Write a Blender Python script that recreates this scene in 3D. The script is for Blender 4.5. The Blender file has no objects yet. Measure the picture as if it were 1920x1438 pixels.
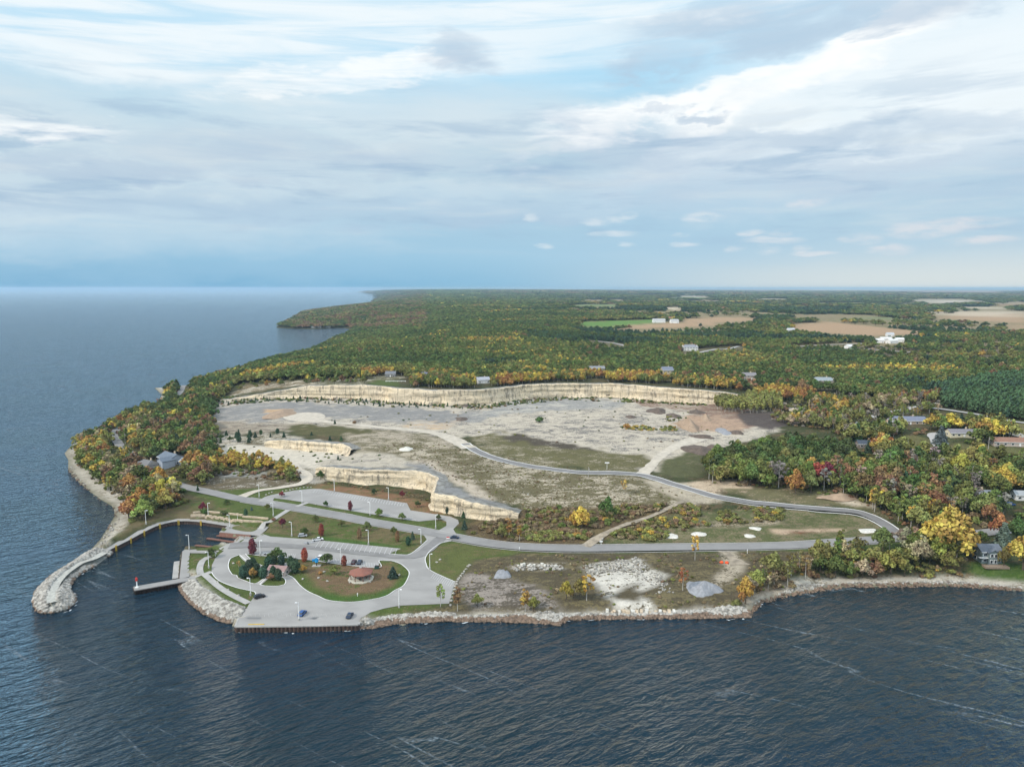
import bpy, bmesh, math, random
import numpy as np
from mathutils import Vector, Matrix
from mathutils.geometry import delaunay_2d_cdt
rng = np.random.default_rng(7); random.seed(7)
R = math.radians
sc = bpy.context.scene
COL = sc.collection
# ---------------------------------------------------------------- camera
FPX, PITCH, CAMZ = 1332.0, R(7.65), 135.0
cd = bpy.data.cameras.new('camera'); cam = bpy.data.objects.new('camera', cd); COL.objects.link(cam)
cd.sensor_fit = 'HORIZONTAL'; cd.sensor_width = 36; cd.lens = FPX/1920*36
cd.clip_start = 1; cd.clip_end = 400000
cam.location = (0, 0, CAMZ); cam.rotation_euler = (R(90)-PITCH, 0, 0)
sc.camera = cam
sc.view_settings.view_transform = 'Standard'; sc.view_settings.look = 'None'
sc.view_settings.exposure = 0.15; sc.view_settings.gamma = 1
sc.render.engine = 'CYCLES'
cy = sc.cycles
cy.max_bounces = 5; cy.diffuse_bounces = 2; cy.glossy_bounces = 2; cy.transmission_bounces = 2; cy.transparent_max_bounces = 4
cy.volume_bounces = 1; cy.use_denoising = True; cy.caustics_reflective = False; cy.caustics_refractive = False
HAZE = 4.2e-5
# ---------------------------------------------------------------- node helper
class NT:
    def __init__(s, tree): s.t = tree; s.n = tree.nodes; s.l = tree.links
    def add(s, ty, ins=None, **kw):
        n = s.n.new(ty)
        for k, v in kw.items(): setattr(n, k, v)
        for k, v in (ins or {}).items(): s.put(n.inputs[k], v)
        return n
    def put(s, inp, v):
        if isinstance(v, bpy.types.NodeSocket): s.l.new(v, inp)
        elif isinstance(v, bpy.types.Node): s.l.new(v.outputs[0], inp)
        else: inp.default_value = v
    def m(s, op, a, b=0.0, c=0.0, clamp=False):
        n = s.n.new('ShaderNodeMath'); n.operation = op; n.use_clamp = clamp
        s.put(n.inputs[0], a); s.put(n.inputs[1], b); s.put(n.inputs[2], c); return n.outputs[0]
    def mix(s, f, a, b, mode='MIX'):
        n = s.n.new('ShaderNodeMix'); n.data_type = 'RGBA'; n.blend_type = mode; n.clamp_factor = True
        s.put(n.inputs[0], f)
        for i, v in ((6, a), (7, b)):
            if isinstance(v, (tuple, list)) and len(v) == 3: v = (*v, 1)
            s.put(n.inputs[i], v)
        return n.outputs[2]
    def smooth(s, v, lo, hi):
        n = s.n.new('ShaderNodeMapRange'); n.interpolation_type = 'SMOOTHSTEP'
        s.put(n.inputs[0], v); n.inputs[1].default_value = lo; n.inputs[2].default_value = hi
        return n.outputs[0]
    def noise(s, vec, scale, detail=4, rough=0.5, dist=0.0, dim='3D'):
        n = s.n.new('ShaderNodeTexNoise'); n.noise_dimensions = dim
        s.put(n.inputs['Vector'], vec); n.inputs['Scale'].default_value = scale; n.inputs['Detail'].default_value = detail
        n.inputs['Roughness'].default_value = rough; n.inputs['Distortion'].default_value = dist
        return n.outputs[0]
    def xyz(s, x, y, z=0.0):
        n = s.n.new('ShaderNodeCombineXYZ'); s.put(n.inputs[0], x); s.put(n.inputs[1], y); s.put(n.inputs[2], z); return n.outputs[0]
    def map(s, vec, scale=(1,1,1), rot=(0,0,0), loc=(0,0,0)):
        if any(rot):
            n = s.n.new('ShaderNodeMapping'); s.put(n.inputs[0], vec); n.inputs[2].default_value = rot; vec = n.outputs[0]
        n = s.n.new('ShaderNodeMapping'); s.put(n.inputs[0], vec); n.inputs[1].default_value = loc
        n.inputs[3].default_value = scale; return n.outputs[0]
def srgb(r, g, b):
    f = lambda c: (c/255/12.92) if c/255 <= 0.04045 else ((c/255+0.055)/1.055)**2.4
    return (f(r), f(g), f(b))
# ---------------------------------------------------------------- sun and sky
SUN_EL, SUN_AZ = 38.0, -112.0      # azimuth measured from +Y towards +X
sd = bpy.data.lights.new('sun', 'SUN'); so = bpy.data.objects.new('sun', sd); COL.objects.link(so)
sd.energy = 2.5; sd.angle = R(4); sd.color = (1.0, 0.90, 0.77)
_d = Vector((math.sin(R(SUN_AZ))*math.cos(R(SUN_EL)), math.cos(R(SUN_AZ))*math.cos(R(SUN_EL)), math.sin(R(SUN_EL))))
so.rotation_euler = (-_d).to_track_quat('-Z', 'Y').to_euler(); so.location = _d*500
wd = bpy.data.worlds.new('World'); sc.world = wd; wd.use_nodes = True
w = NT(wd.node_tree); w.n.clear()
def sky():
    tc = w.add('ShaderNodeTexCoord').outputs['Generated']
    sp = w.add('ShaderNodeSeparateXYZ', {0: tc}); X, Y, Z = sp.outputs
    nish = w.add('ShaderNodeTexSky', sky_type='NISHITA', sun_disc=False, sun_elevation=R(SUN_EL), sun_rotation=R(SUN_AZ), dust_density=1.0)
    az = w.m('ARCTAN2', X, Y); el = w.m('ARCSINE', Z)
    # warp for soft cloud edges
    st = w.xyz(az, w.m('MULTIPLY', el, 3.2), w.m('MULTIPLY', Y, 0.5))
    n1 = w.noise(st, 3.0, 8, 0.55, 0.3); n2 = w.noise(w.map(st, (1, 1, 1), (0, 0, R(-12)), (5, 2, 1)), 8.0, 8, 0.6, 0.25)
    n3 = w.noise(w.map(st, (0.35, 1.6, 1), (0, 0, R(-9)), (1, 7, 3)), 9.0, 9, 0.62, 0.5)
    wx = w.m('ADD', az, w.m('MULTIPLY', w.m('SUBTRACT', n1, 0.5), 0.22)); wy = w.m('ADD', el, w.m('MULTIPLY', w.m('SUBTRACT', n2, 0.5), 0.10))
    def ae(px, py):
        v = py-719; u = px-960
        d = Vector((u, FPX*math.cos(PITCH)-(-v)*-1*0 , 0))
        y = FPX*math.cos(PITCH) + v*(-1)*0; 
        # exact ray
        dy = FPX*math.cos(PITCH) - v*math.sin(PITCH); dz = -FPX*math.sin(PITCH) - v*math.cos(PITCH)
        return math.atan2(u, dy), math.atan2(dz, math.hypot(u, dy))
    def blob(px, py, rx, ry, tilt=0.0, hard=0.0):
        a, e = ae(px, py); rx /= FPX; ry /= FPX
        dx = w.m('SUBTRACT', wx, a); dy = w.m('SUBTRACT', wy, e)
        c, s_ = math.cos(R(tilt)), math.sin(R(tilt))
        p = w.m('DIVIDE', w.m('ADD', w.m('MULTIPLY', dx, c), w.m('MULTIPLY', dy, s_)), rx)
        q = w.m('DIVIDE', w.m('SUBTRACT', w.m('MULTIPLY', dy, c), w.m('MULTIPLY', dx, s_)), ry)
        r2 = w.m('ADD', w.m('MULTIPLY', p, p), w.m('MULTIPLY', q, q))
        return w.smooth(r2, 2.1, hard)
    # base: blue to grey-blue by elevation, warmer to the right
    base = w.add('ShaderNodeValToRGB', {0: w.m('MULTIPLY', el, 2.4)}); cr = base.color_ramp
    stops = [(0.0, srgb(128, 182, 214)), (0.10, srgb(150, 194, 220)), (0.25, srgb(164, 196, 216)), (0.45, srgb(182, 208, 222)), (0.66, srgb(172, 216, 240)), (0.85, srgb(180, 220, 242)), (1, srgb(215, 232, 245))]
    while len(cr.elements) < len(stops): cr.elements.new(0.5)
    for e_, (p_, c_) in zip(cr.elements, stops): e_.position = p_; e_.color = (*c_, 1)
    col = base.outputs[0]
    right = w.smooth(az, -0.25, 0.75); low = w.smooth(el, 0.20, 0.0)
    col = w.mix(w.m('MULTIPLY', w.m('MULTIPLY', right, low), 0.85), col, srgb(196, 211, 220))
    hz = w.smooth(el, 0.06, 0.0)
    col = w.mix(w.m('MULTIPLY', w.m('MULTIPLY', w.smooth(az, -0.05, 0.55), hz), 0.9), col, srgb(216, 222, 220))
    hL = w.m('MULTIPLY', w.smooth(az, 0.1, -0.55), w.smooth(el, 0.07, 0.0))
    col = w.mix(w.m('MULTIPLY', hL, 0.6), col, srgb(94, 158, 198))
    # real clear-air sky light mixed into the blue gaps
    skyc = w.mix(1.0, nish.outputs[0], (0.08, 0.08, 0.08), 'MULTIPLY')
    col = w.mix(0.06, col, skyc)
    # cloud layers: (blobs, colour, strength)
    W1 = srgb(232, 240, 244); W2 = srgb(246, 248, 248); G1 = srgb(174, 194, 213); G2 = srgb(164, 198, 220)
    def layer(col, blobs, colour, k, n, nlo, nhi, floor=0.0):
        acc = None
        for b in blobs:
            v = blob(*b); acc = v if acc is None else w.m('MAXIMUM', acc, v)
        d = w.m('MULTIPLY', acc, w.m('ADD', w.m('MULTIPLY', w.smooth(n, nlo, nhi), 1-floor), floor))
        return w.mix(w.m('MULTIPLY', d, k), col, colour)
    col = layer(col, [(350, 20, 900, 75, 0), (1250, -10, 700, 45, 0), (250, 90, 330, 55, -6)], W1, 0.95, n3, 0.30, 0.62, 0.25)
    col = layer(col, [(330, 260, 560, 90, 3), (120, 380, 500, 70, 0), (900, 230, 260, 60, 0), (450, 360, 700, 40, 0)], srgb(212, 223, 229), 0.75, n1, 0.2, 0.68, 0.25)
    col = layer(col, [(620, 150, 210, 16, 9), (800, 112, 60, 11, 12), (30, 222, 110, 12, 0), (60, 240, 90, 14, 0)], W2, 0.8, n3, 0.3, 0.55, 0.35)
    col = layer(col, [(560, 290, 260, 30, 0), (880, 95, 60, 24, 0), (660, 400, 500, 26, 0), (300, 320, 260, 18, 0)], G1, 0.75, n2, 0.3, 0.6, 0.35)
    col = layer(col, [(1750, 170, 420, 125, 8), (1500, 200, 300, 60, 20), (1250, 215, 190, 30, 5)], W1, 0.95, n1, 0.2, 0.5, 0.75)
    col = layer(col, [(1500, 130, 230, 20, 26), (1290, 195, 260, 18, 17), (1160, 232, 120, 18, 6), (1660, 70, 120, 26, 20)], W2, 0.95, n2, 0.3, 0.5, 0.6)
    col = layer(col, [(1330, 52, 120, 34, 0), (1500, 40, 200, 30, 6), (1700, 20, 120, 26, 0), (1230, 120, 60, 22, 0), (1230, 218, 45, 7, 0), (1330, 214, 30, 9, 0), (1680, 330, 500, 40, 0), (1480, 262, 360, 26, 0), (1200, 300, 260, 50, 0)], G1, 0.72, n2, 0.28, 0.6, 0.4)
    col = layer(col, [(1150, 420, 900, 60, 0), (150, 480, 600, 50, 0)], G2, 0.45, n1, 0.3, 0.6, 0.4)
    st5 = w.xyz(w.m('MULTIPLY', az, 1.4), w.m('MULTIPLY', el, 11.0), 0.3); n5 = w.noise(st5, 3.2, 9, 0.6, 0.35)
    band = w.m('MULTIPLY', w.smooth(el, 0.03, 0.10), w.smooth(el, 0.30, 0.17))
    col = w.mix(w.m('MULTIPLY', w.m('MULTIPLY', band, w.smooth(n5, 0.50, 0.74)), 0.42), col, srgb(216, 224, 226))
    col = w.mix(w.m('MULTIPLY', w.m('MULTIPLY', band, w.smooth(n5, 0.50, 0.32)), 0.65), col, srgb(152, 180, 205))
    # small fair-weather puffs low on the right
    puffs = [(1135, 415, 38, 10), (1178, 406, 18, 8), (1320, 406, 34, 9), (1515, 379, 34, 9), (995, 409, 16, 9), (1150, 441, 44, 5), (1175, 461, 14, 5), (1023, 459, 18, 4), (1410, 436, 24, 6), (1460, 437, 22, 5),
             (1450, 451, 52, 7), (1285, 458, 26, 5), (1375, 467, 22, 5), (1435, 468, 26, 8), (1500, 466, 20, 5), (1530, 475, 40, 4), (1615, 444, 34, 9), (1750, 428, 70, 14), (1670, 466, 34, 10), (1840, 455, 60, 6), (1820, 420, 60, 10), (1275, 440, 14, 3)]
    pb = None
    n4 = w.noise(st, 26.0, 5, 0.55)
    wx2 = w.m('ADD', az, w.m('MULTIPLY', w.m('SUBTRACT', n4, 0.5), 0.035)); wy2 = w.m('ADD', el, w.m('MULTIPLY', w.m('SUBTRACT', n2, 0.5), 0.022))
    swx, swy = wx, wy; wx, wy = wx2, wy2
    for p_ in puffs:
        v = blob(p_[0], p_[1], p_[2]*0.85, p_[3]*0.95); pb = v if pb is None else w.m('MAXIMUM', pb, v)
    pc = w.mix(w.smooth(az, 0.05, 0.6), srgb(214, 224, 230), srgb(218, 218, 222))
    col = w.mix(w.m('MULTIPLY', w.m('MULTIPLY', pb, w.smooth(n4, 0.28, 0.66)), 0.70), col, pc)
    # unseen sky overhead and behind the viewer, brightened to add light to the scene
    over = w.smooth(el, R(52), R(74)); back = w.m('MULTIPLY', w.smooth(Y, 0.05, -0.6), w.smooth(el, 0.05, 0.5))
    dark_band = w.m('MULTIPLY', w.m('MULTIPLY', w.smooth(el, R(21), R(30)), w.smooth(el, R(76), R(60))), w.smooth(Y, 0.1, 0.5))  # deeper blue added above the frame so the near water reflects darker
    col = w.mix(w.m('MULTIPLY', dark_band, 0.92), col, srgb(78, 128, 180))
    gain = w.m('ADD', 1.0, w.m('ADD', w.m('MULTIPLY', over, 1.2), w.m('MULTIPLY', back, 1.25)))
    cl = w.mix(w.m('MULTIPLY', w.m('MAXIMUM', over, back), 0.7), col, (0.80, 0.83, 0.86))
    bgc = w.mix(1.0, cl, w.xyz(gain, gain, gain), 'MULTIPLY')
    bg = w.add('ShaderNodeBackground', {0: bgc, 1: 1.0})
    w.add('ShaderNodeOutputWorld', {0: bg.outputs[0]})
sky()
wd.cycles.sampling_method = 'MANUAL'; wd.cycles.sample_map_resolution = 512
# ---------------------------------------------------------------- projection
CP, SP = math.cos(PITCH), math.sin(PITCH)
def ray(px, py):
    u, v = px-960, py-719
    return u, FPX*CP - v*SP, -FPX*SP - v*CP
def U(px, py, z=0.0):
    x, y, dz = ray(px, py); t = (z-CAMZ)/min(dz, -1e-3); return (x*t, y*t)
def proj(x, y, z):
    zc = z-CAMZ; d = y*CP - zc*SP; up = y*SP + zc*CP
    d = np.maximum(d, 1e-3); return 960 + FPX*x/d, 719 - FPX*up/d
def pip(px, py, poly):
    inside = np.zeros(px.shape, bool); n = len(poly)
    xs_ = [p[0] for p in poly]; ys_ = [p[1] for p in poly]
    box = (px >= min(xs_)) & (px <= max(xs_)) & (py >= min(ys_)) & (py <= max(ys_))
    ii = np.nonzero(box)
    if ii[0].size == 0: return inside
    a = px[ii]; b = py[ii]; r = np.zeros(a.shape, bool)
    for i in range(n):
        x1, y1 = poly[i]; x2, y2 = poly[(i+1) % n]
        if y1 == y2: continue
        c = ((y1 > b) != (y2 > b)) & (a < (x2-x1)*(b-y1)/(y2-y1)+x1); r ^= c
    inside[ii] = r; return inside
def segdist(x, y, segs):
    d = np.full(x.shape, 1e18)
    for (x1, y1, x2, y2) in segs:
        dx, dy = x2-x1, y2-y1; L = dx*dx+dy*dy+1e-9
        t = np.clip(((x-x1)*dx+(y-y1)*dy)/L, 0, 1)
        d = np.minimum(d, (x-x1-t*dx)**2+(y-y1-t*dy)**2)
    return np.sqrt(d)
def vnoise(x, y, seed=0):
    xi = np.floor(x).astype(np.int64); yi = np.floor(y).astype(np.int64); fx = x-xi; fy = y-yi
    fx = fx*fx*(3-2*fx); fy = fy*fy*(3-2*fy)
    def h(a, b):
        k = (a*374761393 + b*668265263 + seed*974634777) & 0xffffffff
        k = ((k ^ (k >> 13))*1274126177) & 0xffffffff
        return ((k ^ (k >> 16)) & 0xffff)/65535.0
    return (h(xi, yi)*(1-fx)+h(xi+1, yi)*fx)*(1-fy)+(h(xi, yi+1)*(1-fx)+h(xi+1, yi+1)*fx)*fy
def fbm(x, y, o=4, seed=0):
    s = 0; a = 0.5; t = 0
    for i in range(o): s = s+a*vnoise(x*2**i, y*2**i, seed+i); t += a; a *= 0.55
    return s/t
# ---------------------------------------------------------------- traced outlines (pixel, unprojection height)
def zp(py): return float(np.interp(py, [905, 915, 960, 1010, 1050, 1150], [6.5, 6, 4.6, 3.4, 2.8, 2.4]))
def PP(l): return [U(a, b, zp(b)) for a, b in l]
# coast: list of (px,py,z) ; 'S' marks a steep man-made bank from that vertex on
COAST_PX = [(745,541.6,0),(705,549,0),(722,553,0),(718,560,0),(700,570,0),(640,577,0),(567,587,0),(556,596,0),(514,613,0),(530,616,0),(590,617,0),(650,615,0),
 (660,616,10),(570,652,12),(482,668,14),(400,695,12),(330,716,8),(289,727,0),(303,740,0),(290,757,5),(256,764,5),(223,776,5),(204,790,5),(182,802,5),(158,816,3),(135,833,0),(120,850,0),
 (127,862,0),(127,881,0),(142,900,0),(167,921,0),(192,939,0),(208,948,0),(213,955,0),(214,968,0),(202,988,0),(188,1010,0),(170,1030,0),(176,1036,0),(188,1034,0)]
QUAYIN = [(197,1031,2.2),(215,1022,2.2),(243,1008,2.2),(268,994,2.2),(298,980.5,2.2),(335,973,2.2),(378,974.5,2.2),(432,982,2.2),(413,993,2.2),(416,997,2.2),(455,1004,2.2),(462,1006,1.5)]
RAMP = [(452,1007,0),(440,1012,0),(428,1019,0),(414,1027,0)]
COAST2 = [(392,1030.5,2.2),(358,1027,2.2),(344,1028,2.2),(340,1033,2.2),(337,1050,2.2),(335,1081,2.2),(337,1090,0)]
RIP = [(338,1108,0),(355.5,1130,0),(385.5,1153,0),(413,1164,0),(438,1169,0)]
SEAW = [(443,1172,2.2),(560,1172,2.2),(672,1169.5,2.2),(676,1177,0)]
SHORE = [(693,1176.7,0),(725,1170,0),(742,1168,0),(755,1174,0),(767,1166.7,0),(800,1165,0),(833,1166,0),(850,1162.5,0),(917,1161,0),(985,1157.5,0),(1000,1165,0),(1030,1167.5,0),(1050,1172,0),(1060,1160,0),(1135,1157.5,0),(1160,1159,0),(1220,1157.5,0),(1285,1155,0),(1322,1152.5,0),(1345,1157,0),(1365,1159,0),(1400,1155.7,0),(1410,1142.8,0),(1429,1130,0),(1461,1120,0),(1507,1112,0),(1545,1104.7,0),(1590,1100.8,0),(1687,1099,0),(1784,1099,0),(1849,1102.4,0),(1913,1108,0),(2000,1117,0),(2200,1135,0),(2600,1150,0)]
CO = COAST_PX+QUAYIN+RAMP+COAST2+RIP+SEAW+SHORE
coast = [U(a, b, c) for a, b, c in CO]
nst = len(COAST_PX)-1
steep = [False]*len(CO)
for i in range(nst, nst+len(QUAYIN)): steep[i] = True
i0 = len(COAST_PX)+len(QUAYIN)+len(RAMP)-1
for i in range(i0, i0+len(COAST2)-1): steep[i] = True
i1 = len(COAST_PX)+len(QUAYIN)+len(RAMP)+len(COAST2)+len(RIP)
for i in range(i1-1, i1+len(SEAW)): steep[i] = True
FAR = 78000.0
coast_poly = coast+[(FAR*1.5, 320), (FAR*1.5, FAR), (coast[0][0], FAR)]
segN = [(*coast[i], *coast[i+1]) for i in range(len(coast)-1) if not steep[i]]
segS = [(*coast[i], *coast[i+1]) for i in range(len(coast)-1) if steep[i]]
# roads with heights (px,py,z)
MAINROAD = [(a, b, zp(b)) for a, b in [(356,914.5),(410,927),(460,937.6),(510,945.3),(560,954),(610,962.5),(643,968.5),(677,976),(710,981.5),(760,990),(794,996.5),(827,1003.6),(877,1013),(922,1021),(985,1027.5),(1085,1029.5),(1235,1028.7),(1335,1027.5)]]+[(1461,1024,3.6),(1590,1017,4.2),(1660,1012.5,4.8),(1700,1009,5.2),(1760,1007,5.6),(1836,1001,6),(1875,996,6.5),(1960,986,7)]
QROAD = [(872,832,17),(884,840,17),(898,848,16.8),(913,854.6,16.5),(934,861.5,16.3),(957,867.7,16),(985,873.5,15.7),(1015,878,15.4),(1073,885,15),(1131,887,14.5),(1190,889.6,14),(1219,895,13.6),(1263,908.5,13),(1306,921,12),(1350,933,11),(1394,941,10.3),(1429,946,9.8),(1510,953,8.6),(1590,960,7.6),(1623,967,7),(1649,978,6.3),(1668,990,5.7),(1684,1002,5.2)]
GRAVEL = [(577,781,17),(600,789,17),(631,793.4,17),(680,798,17),(712,801.6,17),(755,804.5,17),(793,808.5,17),(825,815,17),(847,823,17),(865,832,17),(880,841,17)]
SIDEGR = [(1205,889,13.8),(1228,866,14.4),(1250,848,15),(1290,829,16),(1330,818,16.5)]
LOWDIRT = [(453,931,5.2),(485,920.5,5.6),(527,914.5,6),(560,909,6.3),(576,900,7),(570,890,8),(556,880,9.3),(549,869,10)]
DIAG = [(1096,1027,3.5),(1125,1007,5.2),(1160,990,7),(1235,962.5,10),(1289,937,12)]
COASTRD = [(362,916,6),(325,905,6),(285,882,7),(250,858,8),(222,832,9),(213,815,9.5),(228,800,10),(262,782,11),(310,757,14),(338,736,16),(352,710,19),(385,688,22)]
# cliffs: (px,py of the rim, z_top, z_base)
CL_FRONT = [(597,873,14.5,8.5),(635,875,15.5,6.2),(693,880,15.3,6.5),(735,881,15.5,6),(760,881,15.5,5.5),(802,885,15.8,5.5),(824,896,15.8,5.4),(819,910,15.5,5.4),(817,924,15,5.4),(844,929,14.5,5),(877,937,14,5),(913,947,12.5,5.2),(942,952,11,5.7),(975,962,8.6,6.5)]
CL_MID = [(497,826,15.5,11),(520,824.6,16,10.2),(563,826,16.5,10),(617,830,16.5,10),(647,833,16.5,10),(666,842,16,11)]
CL_BACK = [(418,740,22,17.5),(426,737.5,24,17),(452,732,26.5,17),(504,727,28.5,17),(567,723,30,17),(634,722.7,30.8,17),(697,723,31.3,17),(749,728,31.5,17),(817,731,31.5,17),(884,731,31.5,17),(927,728,31.5,17),(986,722,31.5,17),(1044,719.5,31.5,17),(1132,719,31.5,17),(1190,722,31.5,17),(1277,729,31,17),(1359,735,29.5,18),(1392,741,26,20)]
CL_STUMP = [(1478,768,22,17),(1484,764,24,17),(1500,765,24,17),(1512,768,21.5,17.5)]
def world_path(l, k=3): return [(*U(p[0], p[1], p[2]), *p[2:]) for p in l]
def resample(pts, step):
    out = []
    P = [np.array(p, float) for p in pts]; n = len(P)
    for i in range(n-1):
        p0, p1, p2, p3 = P[max(i-1, 0)], P[i], P[i+1], P[min(i+2, n-1)]
        L = np.hypot(*(p2[:2]-p1[:2])); k = max(1, int(L/step))
        for j in range(k):
            t = j/k
            out.append(0.5*((2*p1)+(-p0+p2)*t+(2*p0-5*p1+4*p2-p3)*t*t+(-p0+3*p1-3*p2+p3)*t**3))
    out.append(P[-1]); return np.array(out)
def normals(a):
    t = np.gradient(a[:, :2], axis=0); t /= np.linalg.norm(t, axis=1)[:, None]+1e-9
    return np.stack([t[:, 1], -t[:, 0]], 1)       # right-hand side of travel
cliffs = {k: resample(world_path(v), 3.0) for k, v in (('front', CL_FRONT), ('mid', CL_MID), ('back', CL_BACK), ('stump', CL_STUMP))}
# ---------------------------------------------------------------- terrain height solve
CX0, CX1, CY0, CY1 = -520.0, 760.0, 200.0, 1240.0
ctrl = []
def cpt(px, py, z): ctrl.append((*U(px, py, z), z))
for L in (MAINROAD, QROAD, GRAVEL, SIDEGR, LOWDIRT, DIAG, COASTRD):
    for p in resample(world_path(L), 4): ctrl.append((p[0], p[1], p[2]))
for k, a in cliffs.items():
    nn = normals(a)
    for p, n in zip(a, nn):
        ctrl.append((p[0]-n[0]*4.5, p[1]-n[1]*4.5, p[2])); ctrl.append((p[0]+n[0]*4.5, p[1]+n[1]*4.5, p[3]))
for py in range(965, 1170, 12):      # park shelf
    for px in range(420, 860, 25):
        if py > 1030 or px > 480: cpt(px, py, zp(py))
for a, b in [(600,930),(700,935),(760,950),(840,985),(600,945),(560,925),(520,925),(700,952),(640,925)]: cpt(a, b, zp(b))
for p in [(450,905,7),(400,908,6),(500,895,8),(420,890,8),(480,845,10),(560,850,10),(640,850,10.5),(600,860,10.5),(520,860,10),(580,868,12),
  (440,860,11),(430,830,14),(450,800,16.5),(420,775,17),(500,770,17),(600,765,17),(700,770,17),(800,775,17),(900,780,17),(1000,770,17),(1100,760,17),(1200,770,17),(1300,780,17),(1380,775,17.5),(1380,800,17),(1250,810,16.8),(1100,800,17),(1000,800,17),
  (900,810,17),(950,830,16.5),(1050,850,16),(1150,860,15.5),(620,805,17),(740,820,17),(700,840,16.5),(790,850,16.8),(840,870,16.5),(900,890,16),(1000,900,14.5),(1100,915,13),(1200,920,12.5),(900,915,15.3),(960,930,12.5),(1050,950,10),(1150,955,10),(960,990,5.5),(1050,1000,5),(1200,1000,5.5),(1300,985,6.5),(1400,985,6),(1500,985,5),(1600,990,4.8),
  (880,1060,3.2),(900,1100,3),(1000,1100,3),(1100,1100,3.4),(1200,1100,3.4),(1300,1100,3.2),(1400,1080,3.4),(1500,1070,3.6),(1600,1060,4),(1700,1050,4.6),(1800,1045,5),(1900,1055,4.6),(1850,1065,4.6),(950,1140,2.2),(1100,1135,2.2),(1250,1130,2.6),(1380,1140,1.8),
  (1400,900,14),(1350,870,16),(1400,850,18),(1500,850,21),(1550,900,17),(1650,930,13),(1750,960,9),(1850,960,8.5),(1900,930,10),(1700,900,15),(1800,900,13),(1500,920,12),(1430,920,12.5),(1600,870,20),(1700,850,21),(1800,860,19),(1900,870,17),(1900,840,21),(1800,815,25),(1700,810,25),(1600,810,23),(1530,800,21),(1450,790,18),(1450,760,22),(1550,740,30),(1650,730,31),(1750,760,29),(1850,760,29),(1950,800,26),(1950,740,31),(1700,780,27),
  (350,900,6),(300,940,4.5),(250,950,3.5),(200,900,4.5),(170,870,4.5),(330,870,9.5),(380,850,12),(280,850,9),(390,800,16),(350,790,15),(300,800,11),(380,760,18),(400,725,24),(440,705,28),(250,930,4),(320,960,3),(400,950,4.4),(460,965,4),(300,962,3)]: cpt(*p)
ctrl = np.array(ctrl)
def solve(step, h0, iters):
    nx = int(round((CX1-CX0)/step))+1; ny = int(round((CY1-CY0)/step))+1
    gx = np.linspace(CX0, CX1, nx); gy = np.linspace(CY0, CY1, ny)
    bh = np.ones((ny, nx-1)); bv = np.ones((ny-1, nx))     # open links
    for a in cliffs.values():
        for p, q in zip(a[:-1], a[1:]):
            x1, y1, x2, y2 = p[0], p[1], q[0], q[1]
            j0 = (min(y1, y2)-CY0)/step; j1 = (max(y1, y2)-CY0)/step
            for j in range(math.ceil(j0), math.floor(j1)+1):
                x = x1+(x2-x1)*((CY0+j*step)-y1)/((y2-y1) or 1e-9); i = int((x-CX0)/step)
                if 0 <= i < nx-1 and 0 <= j < ny: bh[j, i] = 0
            k0 = (min(x1, x2)-CX0)/step; k1 = (max(x1, x2)-CX0)/step
            for i in range(math.ceil(k0), math.floor(k1)+1):
                y = y1+(y2-y1)*((CX0+i*step)-x1)/((x2-x1) or 1e-9); j = int((y-CY0)/step)
                if 0 <= j < ny-1 and 0 <= i < nx: bv[j, i] = 0
    ci = np.round((ctrl[:, 0]-CX0)/step).astype(int); cj = np.round((ctrl[:, 1]-CY0)/step).astype(int)
    ok = (ci >= 0) & (ci < nx) & (cj >= 0) & (cj < ny); ci = ci[ok]; cj = cj[ok]; cz = ctrl[ok, 2]
    fix = np.zeros((ny, nx), bool); fz = np.zeros((ny, nx)); cnt = np.zeros((ny, nx))
    np.add.at(fz, (cj, ci), cz); np.add.at(cnt, (cj, ci), 1); fix = cnt > 0; fz[fix] /= cnt[fix]
    fix[-1, :] = True; fz[-1, :] = 33; er = gy > 900; fix[er, -1] = True; fz[er, -1] = 33; fix[er, 0] = True; fz[er, 0] = 30
    if h0 is None: h = np.full((ny, nx), 12.0)
    else:
        g0x, g0y, H0 = h0; h = bil(g0x, g0y, H0, *np.meshgrid(gx, gy))
    for _ in range(iters):
        h[fix] = fz[fix]
        s = np.zeros_like(h); c = np.full_like(h, 1e-6)
        s[:, :-1] += bh*h[:, 1:]; c[:, :-1] += bh; s[:, 1:] += bh*h[:, :-1]; c[:, 1:] += bh
        s[:-1] += bv*h[1:]; c[:-1] += bv; s[1:] += bv*h[:-1]; c[1:] += bv
        g = s/c; h = np.where(c > 0.5, g, h)
    # light smoothing that also softens the point constraints
    for _ in range(3):
        s = h*2.0; c = np.full_like(h, 2.0)
        s[:, :-1] += bh*h[:, 1:]; c[:, :-1] += bh; s[:, 1:] += bh*h[:, :-1]; c[:, 1:] += bh
        s[:-1] += bv*h[1:]; c[:-1] += bv; s[1:] += bv*h[:-1]; c[1:] += bv
        h = s/c
    return gx, gy, h
def bil(gx, gy, H, x, y):
    i = np.clip(np.searchsorted(gx, x, side='right')-1, 0, len(gx)-2); j = np.clip(np.searchsorted(gy, y, side='right')-1, 0, len(gy)-2)
    fx = np.clip((x-gx[i])/(gx[i+1]-gx[i]), 0, 1); fy = np.clip((y-gy[j])/(gy[j+1]-gy[j]), 0, 1)
    return (H[j, i]*(1-fx)+H[j, i+1]*fx)*(1-fy)+(H[j+1, i]*(1-fx)+H[j+1, i+1]*fx)*fy
S = solve(20, None, 600); S = solve(10, S, 500); S = solve(5, S, 300); S = solve(2.5, S, 120)
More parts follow.
